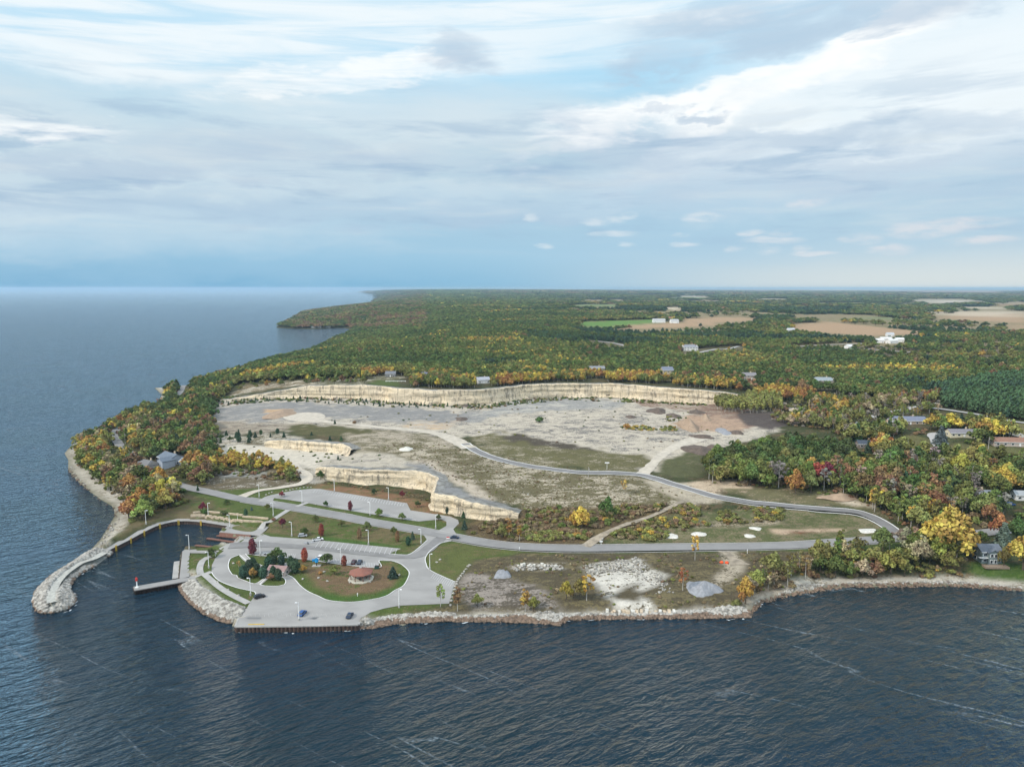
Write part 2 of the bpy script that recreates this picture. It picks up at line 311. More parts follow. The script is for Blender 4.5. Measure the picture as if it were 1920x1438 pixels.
def axis(a, b, segs, g=1.10, end=FAR*1.4, lo=None):
    v = []
    for s0, s1, st in segs:
        n = int(round((s1-s0)/st)); v += list(s0+np.arange(n)*st)
    v.append(segs[-1][1]); st = segs[-1][2]; x = v[-1]
    while x < end: st *= g; x += st; v.append(x)
    if lo is not None:
        st = segs[0][2]; x = v[0]; pre = []
        while x > lo: st *= g; x -= st; pre.append(x)
        v = pre[::-1]+v
    return np.array(v)
GX = axis(0, 0, [(-520, -270, 3), (-270, 300, 2), (300, 760, 3)], 1.09, FAR*1.5, -40000)
GY = axis(0, 0, [(222, 462, 1.5), (462, 1020, 2.5), (1020, 1240, 4)], 1.07, FAR)
MX, MY = np.meshgrid(GX, GY)
core = bil(*S, MX, MY)
def plateau(x, y):
    r = np.hypot(x, y)
    return 33+5*(fbm(x/900, y/900, 3, 5)-0.5)+3*np.clip((r-1500)/4000, 0, 1)+42*np.exp(-((x+700)/3800)**2-((y-15000)/6500)**2)+14*np.exp(-((x-300)/900)**2-((y-3300)/1100)**2)
bx = np.maximum(np.maximum(CX0+60-MX, MX-(CX1-60)), 0)/60; by = np.maximum(MY-(CY1-120), 0)/120
t = np.clip(np.maximum(bx, by), 0, 1); t = t*t*(3-2*t)
Hh = core*(1-t)+plateau(MX, MY)*t
# gentle natural roughness off the made ground
ppx, ppy = proj(MX, MY, Hh)
PARKZONE = [(355,925),(420,934),(560,912),(600,908),(740,935),(820,955),(880,1000),(1000,1020),(1700,1003),(1700,1016),(900,1035),(885,1060),(850,1135),(680,1160),(440,1180),(400,1130),(330,1085),(330,1030),(400,990),(300,985),(300,970)]
rough = 1-pip(ppx, ppy, PARKZONE)*1.0
Hh = Hh+rough*(fbm(MX/14, MY/14, 4, 3)-0.5)*np.clip((Hh-1.5)/6, 0.1, 1)*1.1
segA = np.array(segN)
near = (MY < 4000) & (np.abs(MX) < 3000)
dN = np.full(MX.shape, 1e9); dN_all = segdist(MX, MY, segN); dS = segdist(MX, MY, segS); dN = dN_all
inside = pip(MX, MY, coast_poly)
west = (MX < -100) & (MY > 560)
bank = np.where(MX < 60, np.where(MY > 560, np.where(MY>1300, 0.10, 0.16), 0.35), 0.45)
prof = np.minimum(0.13*dN, 1.4) + np.maximum(dN-9, 0)*bank
rip = segdist(MX, MY, [(*coast[i], *coast[i+1]) for i in range(len(COAST_PX)+len(QUAYIN)+len(RAMP)+len(COAST2)-1, i1+1)]) < dN+0.1
prof = np.where(rip, dN*0.33, prof)
prof = np.where((MX > -190) & (MX < 140) & (MY < 420) & ~rip, np.minimum(0.2*dN, 1.2)+np.maximum(dN-5, 0)*0.5, prof)
Hin = np.minimum(Hh, np.where(dS < dN, Hh, prof))
Hh = np.where(inside, Hin, np.where(dS < dN, -3.0, -np.minimum(dN*0.18, 4)-0.05))
# spit core where the breakwater stands
def HT(x, y): return bil(GX, GY, Hh, np.asarray(x, float), np.asarray(y, float))
TT = np.concatenate([np.arange(200, 1400, 0.8), np.geomspace(1400, 60000, 900)])
def G(px, py):
    """where the sight line through a pixel first meets the ground"""
    x, y, z = ray(px, py); n = math.hypot(x, y); X = x/n*TT; Y = y/n*TT; Z = CAMZ+z/n*TT
    b = np.nonzero(Z <= np.maximum(HT(X, Y), 0))[0]
    if b.size == 0: return U(px, py, 33)
    k = b[0]; return (X[k], Y[k])
def GZ(px, py):
    x, y = G(px, py); return (x, y, float(HT(x, y)))
# ---------------------------------------------------------------- materials
def mat(name, col=(0.5, 0.5, 0.5), rough=0.85, var=0.25, scale=1.0, col2=None, bump=0.0, metal=0.0, stretch=(1, 1, 1), spec=0.3):
    m = bpy.data.materials.new(name); m.use_nodes = True; k = NT(m.node_tree)
    b = k.n['Principled BSDF']; b.inputs['Roughness'].default_value = rough; b.inputs['Metallic'].default_value = metal
    b.inputs['Specular IOR Level'].default_value = spec
    co = k.map(k.add('ShaderNodeTexCoord').outputs['Object'], stretch)
    n = k.noise(co, scale, 6, 0.6)
    c2 = col2 or tuple(c*(1-var) for c in col)
    k.put(b.inputs['Base Color'], k.mix(k.smooth(n, 0.35, 0.65), col, c2))
    if bump:
        bp = k.add('ShaderNodeBump', {'Height': n, 'Strength': 1.0, 'Distance': bump}); k.put(b.inputs['Normal'], bp.outputs[0])
    return m
M = {}
def ground_mat():
    m = bpy.data.materials.new('ground_cover'); m.use_nodes = True; k = NT(m.node_tree); b = k.n['Principled BSDF']
    b.inputs['Roughness'].default_value = 0.95; b.inputs['Specular IOR Level'].default_value = 0.15
    co = k.add('ShaderNodeTexCoord').outputs['Object']
    A = k.add('ShaderNodeAttribute', attribute_name='ca').outputs['Color']; B = k.add('ShaderNodeAttribute', attribute_name='cb').outputs['Color']
    F = k.add('ShaderNodeAttribute', attribute_name='fb').outputs['Fac']; D = k.add('ShaderNodeAttribute', attribute_name='gb').outputs['Fac']
    n1 = k.noise(k.map(co, (0.75, 1.1, 1), (0, 0, R(-8))), 0.085, 10, 0.70, 0.5)
    n2 = k.noise(co, 0.035, 8, 0.6); n3 = k.noise(co, 0.9, 5, 0.65); n4 = k.noise(co, 0.006, 5, 0.55)
    nn = k.m('ADD', k.m('MULTIPLY', n1, 0.65), k.m('MULTIPLY', n2, 0.35))
    nn = k.m('ADD', nn, k.m('ADD', k.m('MULTIPLY', k.m('SUBTRACT', n3, 0.5), 0.55), k.m('MULTIPLY', k.m('SUBTRACT', k.noise(k.map(co, (0.5, 1.4, 1), (0, 0, R(-14))), 0.28, 6, 0.72), 0.5), 0.50)))
    thr = k.m('SUBTRACT', nn, k.m('SUBTRACT', 0.74, k.m('MULTIPLY', F, 0.48)))
    c = k.mix(k.smooth(thr, -0.045, 0.045), A, B)
    fine = k.noise(co, 2.6, 6, 0.7); mid = k.noise(co, 0.22, 6, 0.6)
    g = k.m('ADD', 0.10, k.m('ADD', k.m('MULTIPLY', fine, 1.05), k.m('MULTIPLY', mid, 0.80)))
    c = k.mix(1.0, c, k.xyz(g, g, g), 'MULTIPLY')
    k.put(b.inputs['Base Color'], c)
    bp = k.add('ShaderNodeBump', {'Height': k.m('ADD', n3, k.m('MULTIPLY', n1, 2)), 'Strength': 1.0, 'Distance': 0.9}); k.put(b.inputs['Normal'], bp.outputs[0])
    return m
def water_mat():
    m = bpy.data.materials.new('lake_water'); m.use_nodes = True; k = NT(m.node_tree); b = k.n['Principled BSDF']
    b.inputs['IOR'].default_value = 1.52; b.inputs['Roughness'].default_value = 0.12
    co = k.add('ShaderNodeTexCoord').outputs['Object']
    wrp = k.noise(co, 0.02, 3, 0.5)
    a = k.noise(k.map(co, (0.085, 0.22, 1), (0, 0, R(-38))), 1.0, 6, 0.55, 0.35)
    c_ = k.noise(k.map(co, (0.22, 0.55, 1), (0, 0, R(-26))), 1.0, 4, 0.55, 0.3)
    d_ = k.noise(k.map(co, (0.03, 0.085, 1), (0, 0, R(-46))), 1.0, 3, 0.5)
    h = k.m('ADD', k.m('MULTIPLY', a, 2.9), k.m('ADD', k.m('MULTIPLY', c_, 1.25), k.m('MULTIPLY', d_, 0.9)))
    bp = k.add('ShaderNodeBump', {'Height': h, 'Strength': 1.0, 'Distance': 1.15}); k.put(b.inputs['Normal'], bp.outputs[0])
    # foam lines drawn out by the wind: thin contours of a stretched noise, broken up
    f0 = k.noise(k.map(co, (0.0040, 0.034, 1), (0, 0, R(34))), 1.0, 3, 0.5, 0.25)
    jag = k.noise(co, 0.35, 5, 0.7)
    f = k.m('ABSOLUTE', k.m('SUBTRACT', k.m('ADD', f0, k.m('MULTIPLY', k.m('SUBTRACT', jag, 0.5), 0.012)), 0.5))
    line = k.smooth(f, 0.0075, 0.0)
    brk = k.smooth(k.noise(co, 0.02, 5, 0.65), 0.42, 0.60); sp = k.smooth(k.noise(co, 0.7, 5, 0.75), 0.38, 0.66)
    foam = k.m('MULTIPLY', k.m('MULTIPLY', line, brk), sp)
    pat = k.noise(k.map(co, (0.004, 0.011, 1), (0, 0, R(-35))), 1.0, 4, 0.5)
    wc = k.mix(k.smooth(pat, 0.3, 0.7), (0.005, 0.020, 0.027), (0.006, 0.022, 0.042))
    body = k.mix(k.m('MULTIPLY', foam, 0.50), wc, (0.50, 0.56, 0.60))
    # still-water Fresnel, steepened the way a ruffled lake brightens towards the horizon
    fr = k.add('ShaderNodeFresnel', {'IOR': 1.333, 'Normal': bp.outputs[0]}).outputs[0]
    fac = k.m('SUBTRACT', k.m('MULTIPLY', fr, 1.75), 0.030, clamp=True)
    df = k.add('ShaderNodeBsdfDiffuse', {'Color': body, 'Normal': bp.outputs[0]}); gl = k.add('ShaderNodeBsdfGlossy', {'Color': (0.93, 0.98, 1.0, 1), 'Roughness': 0.10, 'Normal': bp.outputs[0]})
    mx = k.add('ShaderNodeMixShader', {0: k.m('MULTIPLY', fac, k.m('SUBTRACT', 1.0, k.m('MULTIPLY', foam, 0.8))), 1: df.outputs[0], 2: gl.outputs[0]})
    k.n.remove(b); k.l.new(mx.outputs[0], k.n['Material Output'].inputs['Surface'])
    return m
M['ground'] = ground_mat(); M['water'] = water_mat()
M['asphalt'] = mat('asphalt', (0.24, 0.235, 0.228), 0.9, 0.14, 0.12, bump=0.02)
M['lane'] = mat('worn_lane_concrete', (0.215, 0.21, 0.203), 0.9, 0.2, 0.15, stretch=(1, 1.5, 1))
M['asphalt_new'] = mat('new_asphalt', (0.195, 0.19, 0.186), 0.9, 0.14, 0.2, bump=0.02)
M['concrete'] = mat('pale_concrete', (0.300, 0.292, 0.278), 0.9, 0.17, 0.06, bump=0.02, stretch=(1, 1.6, 1))
M['walk'] = mat('walk_concrete', (0.37, 0.36, 0.34), 0.9, 0.18, 0.3)
M['gravel'] = mat('gravel', (0.50, 0.45, 0.37), 0.95, 0.22, 0.25, bump=0.1)
M['dirt'] = mat('dirt_track', (0.34, 0.29, 0.22), 0.95, 0.4, 0.3, bump=0.1)
M['kerb'] = mat('white_kerb', (0.68, 0.68, 0.66), 0.9, 0.1, 1.0)
M['paint'] = mat('white_marking', (0.55, 0.55, 0.54), 0.8, 0.15, 1.0)
M['white'] = mat('white_paint', (0.80, 0.80, 0.78), 0.5, 0.05, 1.0)
M['rust'] = mat('rusty_sheet_pile', (0.060, 0.038, 0.030), 0.8, 0.55, 0.8, bump=0.05)
M['wood'] = mat('weathered_wood', (0.20, 0.10, 0.075), 0.85, 0.35, 1.5, stretch=(1, 6, 6))
M['yellow'] = mat('yellow_paint', (0.55, 0.38, 0.06), 0.6, 0.2, 1.0)
M['lime'] = mat('limestone_block', (0.55, 0.45, 0.32), 0.9, 0.3, 0.8, col2=(0.40, 0.32, 0.24), bump=0.08)
M['rock'] = mat('pale_boulder', (0.43, 0.41, 0.37), 0.9, 0.35, 0.55, col2=(0.16, 0.15, 0.13), bump=0.15)
M['rockwet'] = mat('algae_stained_boulder', (0.22, 0.155, 0.11), 0.7, 0.6, 0.7, bump=0.15)
M['greygravel'] = mat('grey_stone_heap', (0.27, 0.28, 0.30), 0.95, 0.25, 0.8, bump=0.25)
M['tansand'] = mat('tan_sand_heap', (0.34, 0.25, 0.175), 0.95, 0.25, 0.3, bump=0.15)
M['browndirt'] = mat('brown_soil_heap', (0.13, 0.10, 0.08), 0.95, 0.35, 0.4, bump=0.2)
M['glass'] = mat('window_glass', (0.03, 0.04, 0.05), 0.15, 0.3, 2.0, spec=0.6)
def cliff_mat(name, c1, c2, c3):
    m = bpy.data.materials.new(name); m.use_nodes = True; k = NT(m.node_tree); b = k.n['Principled BSDF']; b.inputs['Roughness'].default_value = 0.92
    b.inputs['Specular IOR Level'].default_value = 0.15
    co = k.add('ShaderNodeTexCoord').outputs['Object']
    strata = k.noise(k.map(co, (0.16, 0.16, 0.9)), 1.0, 7, 0.7); blot = k.noise(co, 0.05, 5, 0.6)
    vert = k.noise(k.map(co, (1, 1, 0.13)), 0.42, 7, 0.75, 0.3); fine = k.noise(co, 1.1, 6, 0.7)
    c = k.mix(k.smooth(blot, 0.35, 0.65), c1, c2)
    c = k.mix(k.m('MULTIPLY', k.smooth(vert, 0.50, 0.62), 0.80), c, c3)
    g = k.m('ADD', 0.28, k.m('ADD', k.m('MULTIPLY', k.smooth(strata, 0.3, 0.55), 0.42), k.m('MULTIPLY', fine, 0.85)))
    k.put(b.inputs['Base Color'], k.mix(1.0, c, k.xyz(g, g, g), 'MULTIPLY'))
    bp = k.add('ShaderNodeBump', {'Height': k.m('ADD', k.m('MULTIPLY', strata, 1.5), k.m('ADD', fine, k.m('MULTIPLY', vert, 1.5))), 'Strength': 1.0, 'Distance': 0.6}); k.put(b.inputs['Normal'], bp.outputs[0])
    return m
M['cliff'] = cliff_mat('buff_limestone', (0.64, 0.53, 0.37), (0.55, 0.47, 0.35), (0.17, 0.15, 0.125))
M['rim'] = mat('weathered_rim_rock', (0.25, 0.25, 0.235), 0.95, 0.4, 0.25, col2=(0.13, 0.125, 0.11), bump=0.3)
# ---------------------------------------------------------------- object helpers
def setp(o, label=None, cat=None, group=None, kind=None):
    if label: o['label'] = label
    if cat: o['category'] = cat
    if group: o['group'] = group
    if kind: o['kind'] = kind
    return o
class MB:
    """collects shapes into one mesh"""
    def __init__(s): s.v = []; s.f = []; s.mi = []; s.m = 0
    def raw(s, vs, fs):
        o = len(s.v); s.v += [tuple(v) for v in vs]; s.f += [tuple(i+o for i in f) for f in fs]; s.mi += [s.m]*len(fs)
    def box(s, c, d, rz=0.0, taper=1.0):
        x, y, z = c; a, b, h = d[0]/2, d[1]/2, d[2]; cs, sn = math.cos(rz), math.sin(rz); vs = []
        for k, q in ((0, 1), (h, taper)):
            for sx, sy in ((-a, -b), (a, -b), (a, b), (-a, b)):
                vs.append((x+(sx*cs-sy*sn)*q, y+(sx*sn+sy*cs)*q, z+k))
        s.raw(vs, [(3, 2, 1, 0), (4, 5, 6, 7), (0, 1, 5, 4), (1, 2, 6, 5), (2, 3, 7, 6), (3, 0, 4, 7)])
    def cone(s, p0, p1, r0, r1, n=8):
        p0 = Vector(p0); p1 = Vector(p1); d = (p1-p0).normalized(); u = d.orthogonal().normalized(); v = d.cross(u); vs = []
        for p, r in ((p0, r0), (p1, r1)):
            for i in range(n): a = 2*math.pi*i/n; vs.append(p+u*math.cos(a)*r+v*math.sin(a)*r)
        s.raw(vs, [(i, (i+1) % n, n+(i+1) % n, n+i) for i in range(n)]+[tuple(range(n-1, -1, -1)), tuple(range(n, 2*n))])
    def prism(s, poly, z0, z1):
        n = len(poly); s.raw([(x, y, z0) for x, y in poly]+[(x, y, z1) for x, y in poly], [(i, (i+1) % n, n+(i+1) % n, n+i) for i in range(n)]+[tuple(range(n-1, -1, -1)), tuple(range(n, 2*n))])
    def rock(s, c, r, flat=0.7, seed=None):
        rr = random; ph = rr.random()*6.28
        vs = []
        for (lz, ring, n) in ((-0.75, 0.7, 5), (0.1, 1.0, 6), (0.8, 0.55, 4)):
            for i in range(n):
                a = ph+2*math.pi*(i+rr.uniform(-.2, .2))/n; q = r*ring*rr.uniform(.8, 1.2)
                vs.append((c[0]+q*math.cos(a), c[1]+q*math.sin(a), c[2]+r*flat*lz*rr.uniform(.8, 1.15)))
        # hull-like faces
        f = [(0, 1, 6, 5), (1, 2, 7, 6), (2, 3, 8, 7), (3, 4, 9, 8), (4, 0, 10, 9), (0, 5, 10), (5, 6, 11), (6, 7, 12, 11), (7, 8, 13, 12), (8, 9, 13), (9, 10, 14, 13), (10, 5, 11, 14), (11, 12, 13, 14)]
        s.raw(vs, f)
    def build(s, name, mats, parent=None, smooth=False):
        me = bpy.data.meshes.new(name); me.from_pydata(s.v, [], s.f)
        if not isinstance(mats, (list, tuple)): mats = [mats]
        for m in mats: me.materials.append(m)
        if len(mats) > 1: me.polygons.foreach_set('material_index', s.mi)
        if smooth: me.polygons.foreach_set('use_smooth', [True]*len(me.polygons))
        me.update(); o = bpy.data.objects.new(name, me); COL.objects.link(o)
        if parent: o.parent = parent
        return o
def npmesh(name, V, F, mats, smooth=False, parent=None):
    me = bpy.data.meshes.new(name); V = np.asarray(V, np.float32); F = np.asarray(F, np.int32); k = F.shape[1]
    me.vertices.add(len(V)); me.vertices.foreach_set('co', V.ravel()); me.loops.add(F.size); me.loops.foreach_set('vertex_index', F.ravel())
    me.polygons.add(len(F)); me.polygons.foreach_set('loop_start', np.arange(0, F.size, k, dtype=np.int32)); me.polygons.foreach_set('loop_total', np.full(len(F), k, np.int32))
    if smooth: me.polygons.foreach_set('use_smooth', np.ones(len(F), bool))
    me.update(calc_edges=True)
    for m in (mats if isinstance(mats, (list, tuple)) else [mats]): me.materials.append(m)
    o = bpy.data.objects.new(name, me); COL.objects.link(o)
    if parent: o.parent = parent
    return o
def empty(name, loc=(0, 0, 0), rz=0.0, **kw):
    o = bpy.data.objects.new(name, None); COL.objects.link(o); o.location = loc; o.rotation_euler = (0, 0, rz); o.empty_display_size = 0.5; return setp(o, **kw)
def children(o): return [c for c in ALLKIDS.get(o.name, [])]
def copy_tree(o, kids, parent=None):
    c = o.copy(); COL.objects.link(c)
    if parent: c.parent = parent
    for ch, sub in kids: copy_tree(ch, sub, c)
    return c
def kidtree(o): return [(c, kidtree(c)) for c in bpy.data.objects if c.parent == o]
# ---------------------------------------------------------------- terrain mesh and its cover
LIN = lambda *c: c
FOREST = ((0.045, 0.055, 0.022), (0.10, 0.075, 0.04), 0.45)
Z = []   # (pixel polygon, colour A, colour B, share of B, warp)
def zone(poly, A, B, f, wp=4.0): Z.append((poly, A, B, f, wp))
GRASS = (0.072, 0.098, 0.026); DRY = (0.150, 0.115, 0.062); OLIVE = (0.105, 0.098, 0.048); PALE = (0.46, 0.42, 0.34); SCRUB = (0.085, 0.070, 0.042); GREY = (0.30, 0.30, 0.30); DGREY = (0.19, 0.19, 0.185)
WHITE = (0.54, 0.51, 0.445); GRASS2 = (0.055, 0.105, 0.022)
zone([(960,600),(1920,590),(1920,720),(1500,700),(1000,680)], (0.075, 0.070, 0.035), (0.14, 0.12, 0.07), 0.5)
zone([(1560,650),(1920,640),(1920,740),(1800,700),(1640,680)], (0.16, 0.13, 0.085), (0.10, 0.085, 0.05), 0.5)
zone([(690,700),(770,705),(700,722),(560,722)], OLIVE, PALE, 0.35)
zone([(420,742),(460,722),(560,715),(600,722),(520,728),(440,740)], DRY, PALE, 0.4)
zone([(700,715),(745,712),(750,727),(690,722)], GRASS, DRY, 0.2)
zone([(930,542),(2200,542),(2200,645),(1500,650),(1000,625)], (0.135, 0.130, 0.062), (0.27, 0.20, 0.12), 0.50)
# quarry floor
zone([(395,775),(400,755),(430,744),(700,742),(845,757),(1000,748),(1060,740),(1340,752),(1450,775),(1470,800),(1400,830),(1300,850),(1250,880),(1210,885),(1140,870),(1020,835),(890,822),(750,808),(590,805),(400,805)], (0.45, 0.40, 0.32), (0.17, 0.16, 0.145), 0.43, 5)
zone([(400,765),(480,752),(720,762),(840,772),(900,770),(900,790),(760,792),(640,782),(560,788),(400,788)], (0.215, 0.21, 0.20), (0.32, 0.30, 0.265), 0.38, 6)
zone([(950,752),(1060,745),(1180,752),(1150,765),(960,775),(880,790)], (0.25, 0.245, 0.23), (0.40, 0.375, 0.32), 0.45, 6)
zone([(1180,748),(1330,752),(1440,775),(1440,800),(1380,805),(1300,775),(1200,760)], (0.20, 0.13, 0.095), (0.36, 0.31, 0.24), 0.45, 5)
zone([(1290,775),(1400,790),(1395,812),(1300,808),(1270,795)], (0.37, 0.26, 0.18), (0.22, 0.16, 0.12), 0.4, 5)
zone([(1380,770),(1480,772),(1530,790),(1440,805),(1395,795)], (0.080, 0.065, 0.058), (0.13, 0.11, 0.09), 0.3, 3)
zone([(400,790),(560,795),(600,806),(430,812),(395,805)], (0.30, 0.26, 0.20), (0.16, 0.13, 0.10), 0.4, 4)
zone([(770,792),(860,790),(830,806),(740,802)], (0.44, 0.33, 0.22), (0.40, 0.36, 0.30), 0.5)
zone([(500,768),(530,764),(560,772),(520,778),(495,776)], (0.44, 0.30, 0.18), (0.40, 0.36, 0.30), 0.2)
zone([(540,800),(600,796),(680,804),(740,808),(720,825),(640,822),(545,812)], (0.085, 0.082, 0.035), DRY, 0.3)
zone([(640,815),(760,808),(840,822),(870,845),(760,842),(700,850),(660,840)], (0.165, 0.145, 0.09), (0.36, 0.31, 0.24), 0.50, 5)
zone([(680,835),(800,828),(880,845),(960,868),(1030,880),(1190,892),(1300,922),(1300,945),(1100,955),(950,950),(860,900),(790,870),(740,860)], (0.125, 0.108, 0.058), (0.38, 0.33, 0.25), 0.42, 7)
zone([(760,862),(800,858),(870,900),(930,935),(900,945),(850,905),(800,880)], (0.42, 0.36, 0.28), (0.20, 0.17, 0.12), 0.35, 4)
zone([(1190,895),(1290,905),(1370,935),(1290,948),(1230,915)], (0.38, 0.33, 0.25), (0.19, 0.16, 0.11), 0.35, 4)
zone([(885,818),(960,810),(1020,825),(1090,842),(1220,855),(1232,862),(1192,886),(1000,874),(900,848)], (0.115, 0.105, 0.048), (0.30, 0.26, 0.19), 0.36, 7)
zone([(960,810),(1010,820),(1090,838),(1130,848),(1030,838),(940,822)], (0.075, 0.062, 0.045), (0.3, 0.27, 0.22), 0.3, 4)
zone([(1245,862),(1300,845),(1340,870),(1320,895),(1230,890)], (0.085, 0.088, 0.040), (0.18, 0.15, 0.10), 0.3, 4)
zone([(1290,905),(1400,895),(1410,915),(1340,925),(1300,918)], (0.44, 0.35, 0.25), (0.16, 0.12, 0.08), 0.3, 3)
zone([(1340,915),(1500,915),(1640,935),(1700,985),(1640,965),(1590,950),(1420,938)], (0.125, 0.115, 0.060), (0.28, 0.22, 0.15), 0.30, 4)
zone([(1540,930),(1590,932),(1660,955),(1600,948)], (0.50, 0.43, 0.33), DRY, 0.35, 3)
# pale lower shelf and ramp
zone([(395,845),(430,832),(500,838),(640,840),(662,852),(640,870),(600,905),(560,892),(545,870),(500,862),(400,868)], (0.50, 0.455, 0.375), (0.36, 0.33, 0.28), 0.30, 3)
zone([(400,815),(500,812),(660,836),(650,842),(480,832),(400,835)], (0.42, 0.38, 0.31), (0.13, 0.115, 0.07), 0.48, 7)
zone([(590,872),(650,848),(700,845),(760,858),(830,890),(822,925),(770,880)], (0.42, 0.375, 0.30), (0.22, 0.205, 0.18), 0.38, 4)
zone([(755,872),(800,872),(870,925),(950,948),(930,960),(820,925),(825,895)], (0.215, 0.215, 0.21), (0.12, 0.115, 0.10), 0.40, 3)
zone([(560,872),(600,880),(600,906),(575,906),(570,892)], (0.30, 0.28, 0.24), OLIVE, 0.4, 3)
# rocky pit left
zone([(375,912),(400,885),(440,878),(530,886),(565,905),(530,914),(460,928)], (0.115, 0.095, 0.060), (0.34, 0.31, 0.26), 0.36, 4)
zone([(395,888),(440,880),(510,888),(480,894),(420,895)], (0.28, 0.275, 0.25), (0.11, 0.09, 0.06), 0.4, 3)
# park lawns
zone([(350,922),(600,910),(820,955),(880,1010),(1000,1035),(1700,1015),(1720,1030),(1000,1045),(895,1050),(850,1137),(680,1165),(445,1150),(340,1085),(330,1050),(400,1000),(220,1015),(215,1000),(330,945)], GRASS, DRY, 0.28, 1.5)
zone([(215,1010),(240,985),(300,960),(350,925),(400,940),(400,968),(300,975),(240,1005)], (0.12, 0.095, 0.05), GRASS, 0.35, 2)
zone([(596,905),(740,925),(820,945),(860,985),(770,957),(760,944),(590,916)], (0.205, 0.115, 0.065), (0.12, 0.105, 0.045), 0.45, 2)
zone([(480,995),(560,950),(640,965),(800,1000),(795,1015),(770,1035),(600,1012)], (0.13, 0.105, 0.052), GRASS, 0.50, 2)
zone([(560,1050),(640,1060),(740,1060),(745,1100),(650,1115),(590,1100)], (0.155, 0.105, 0.060), GRASS, 0.35, 3)
zone([(545,1080),(600,1115),(700,1118),(760,1085),(768,1075),(768,1090),(720,1130),(620,1130)], GRASS2, GRASS, 0.35, 1.5)
zone([(590,1002),(760,1024),(755,1029),(590,1012)], GRASS2, GRASS, 0.3, 1)
zone([(800,1030),(850,1018),(980,1035),(890,1045),(880,1062),(852,1095),(800,1070)], (0.095, 0.108, 0.034), (0.13, 0.11, 0.05), 0.35, 1.5)
# south scrub shelf
zone([(852,1095),(882,1060),(895,1048),(1000,1038),(1380,1034),(1560,1034),(1440,1100),(1400,1140),(1060,1150),(700,1160),(845,1135)], SCRUB, (0.15, 0.125, 0.065), 0.45, 3)
zone([(870,1080),(900,1075),(1010,1100),(1060,1140),(900,1145),(860,1120)], (0.27, 0.235, 0.20), (0.10, 0.085, 0.065), 0.46, 4)
zone([(960,1056),(1060,1056),(1055,1068),(965,1068)], (0.42, 0.38, 0.32), SCRUB, 0.5, 3)
zone([(1095,1062),(1135,1052),(1195,1045),(1215,1062),(1245,1080),(1235,1100),(1195,1110),(1230,1130),(1220,1142),(1150,1142),(1125,1112),(1098,1080)], WHITE, SCRUB, 0.40, 5)
zone([(1140,1115),(1200,1092),(1200,1125),(1160,1126)], SCRUB, WHITE, 0.25, 4)
zone([(1350,1030),(1370,1030),(1400,1058),(1400,1075),(1350,1100),(1310,1120),(1300,1112),(1350,1075)], (0.38, 0.33, 0.25), SCRUB, 0.40, 4)
# swale meadow
zone([(1130,1018),(1260,962),(1460,950),(1640,972),(1690,1004),(1600,1012),(1400,1020)], (0.090, 0.100, 0.040), (0.17, 0.145, 0.085), 0.42, 3)
zone([(1436,990),(1500,992),(1590,990),(1580,996),(1460,1003)], (0.40, 0.30, 0.21), DRY, 0.3, 2)
zone([(1480,996),(1535,997),(1500,1003)], (0.15, 0.07, 0.04), DRY, 0.3, 1)
zone([(1300,975),(1320,978),(1470,975),(1440,985),(1300,990)], (0.30, 0.25, 0.18), OLIVE, 0.5, 3)
zone([(900,955),(1290,945),(1300,952),(1100,1022),(980,1022),(870,1005)], (0.085, 0.060, 0.035), (0.13, 0.10, 0.05), 0.5, 3)
# right village
zone([(1690,812),(1830,835),(1820,858),(1740,862),(1700,850)], (0.11, 0.105, 0.042), DRY, 0.3, 3)
zone([(1830,835),(1960,845),(1960,880),(1860,880)], (0.105, 0.105, 0.04), DRY, 0.3, 3)
zone([(1895,790),(1960,792),(1960,830),(1910,825)], (0.13, 0.12, 0.05), DRY, 0.3, 3)
zone([(1815,1066),(1830,1052),(1990,1060),(2100,1100),(1880,1092),(1830,1080)], (0.048, 0.085, 0.018), (0.075, 0.11, 0.03), 0.4, 1.5)
zone([(1380,1118),(1420,1098),(1520,1085),(1600,1080),(1800,1080),(1830,1095),(1700,1100),(1500,1112),(1400,1145)], (0.21, 0.165, 0.115), (0.085, 0.075, 0.04), 0.40, 3)
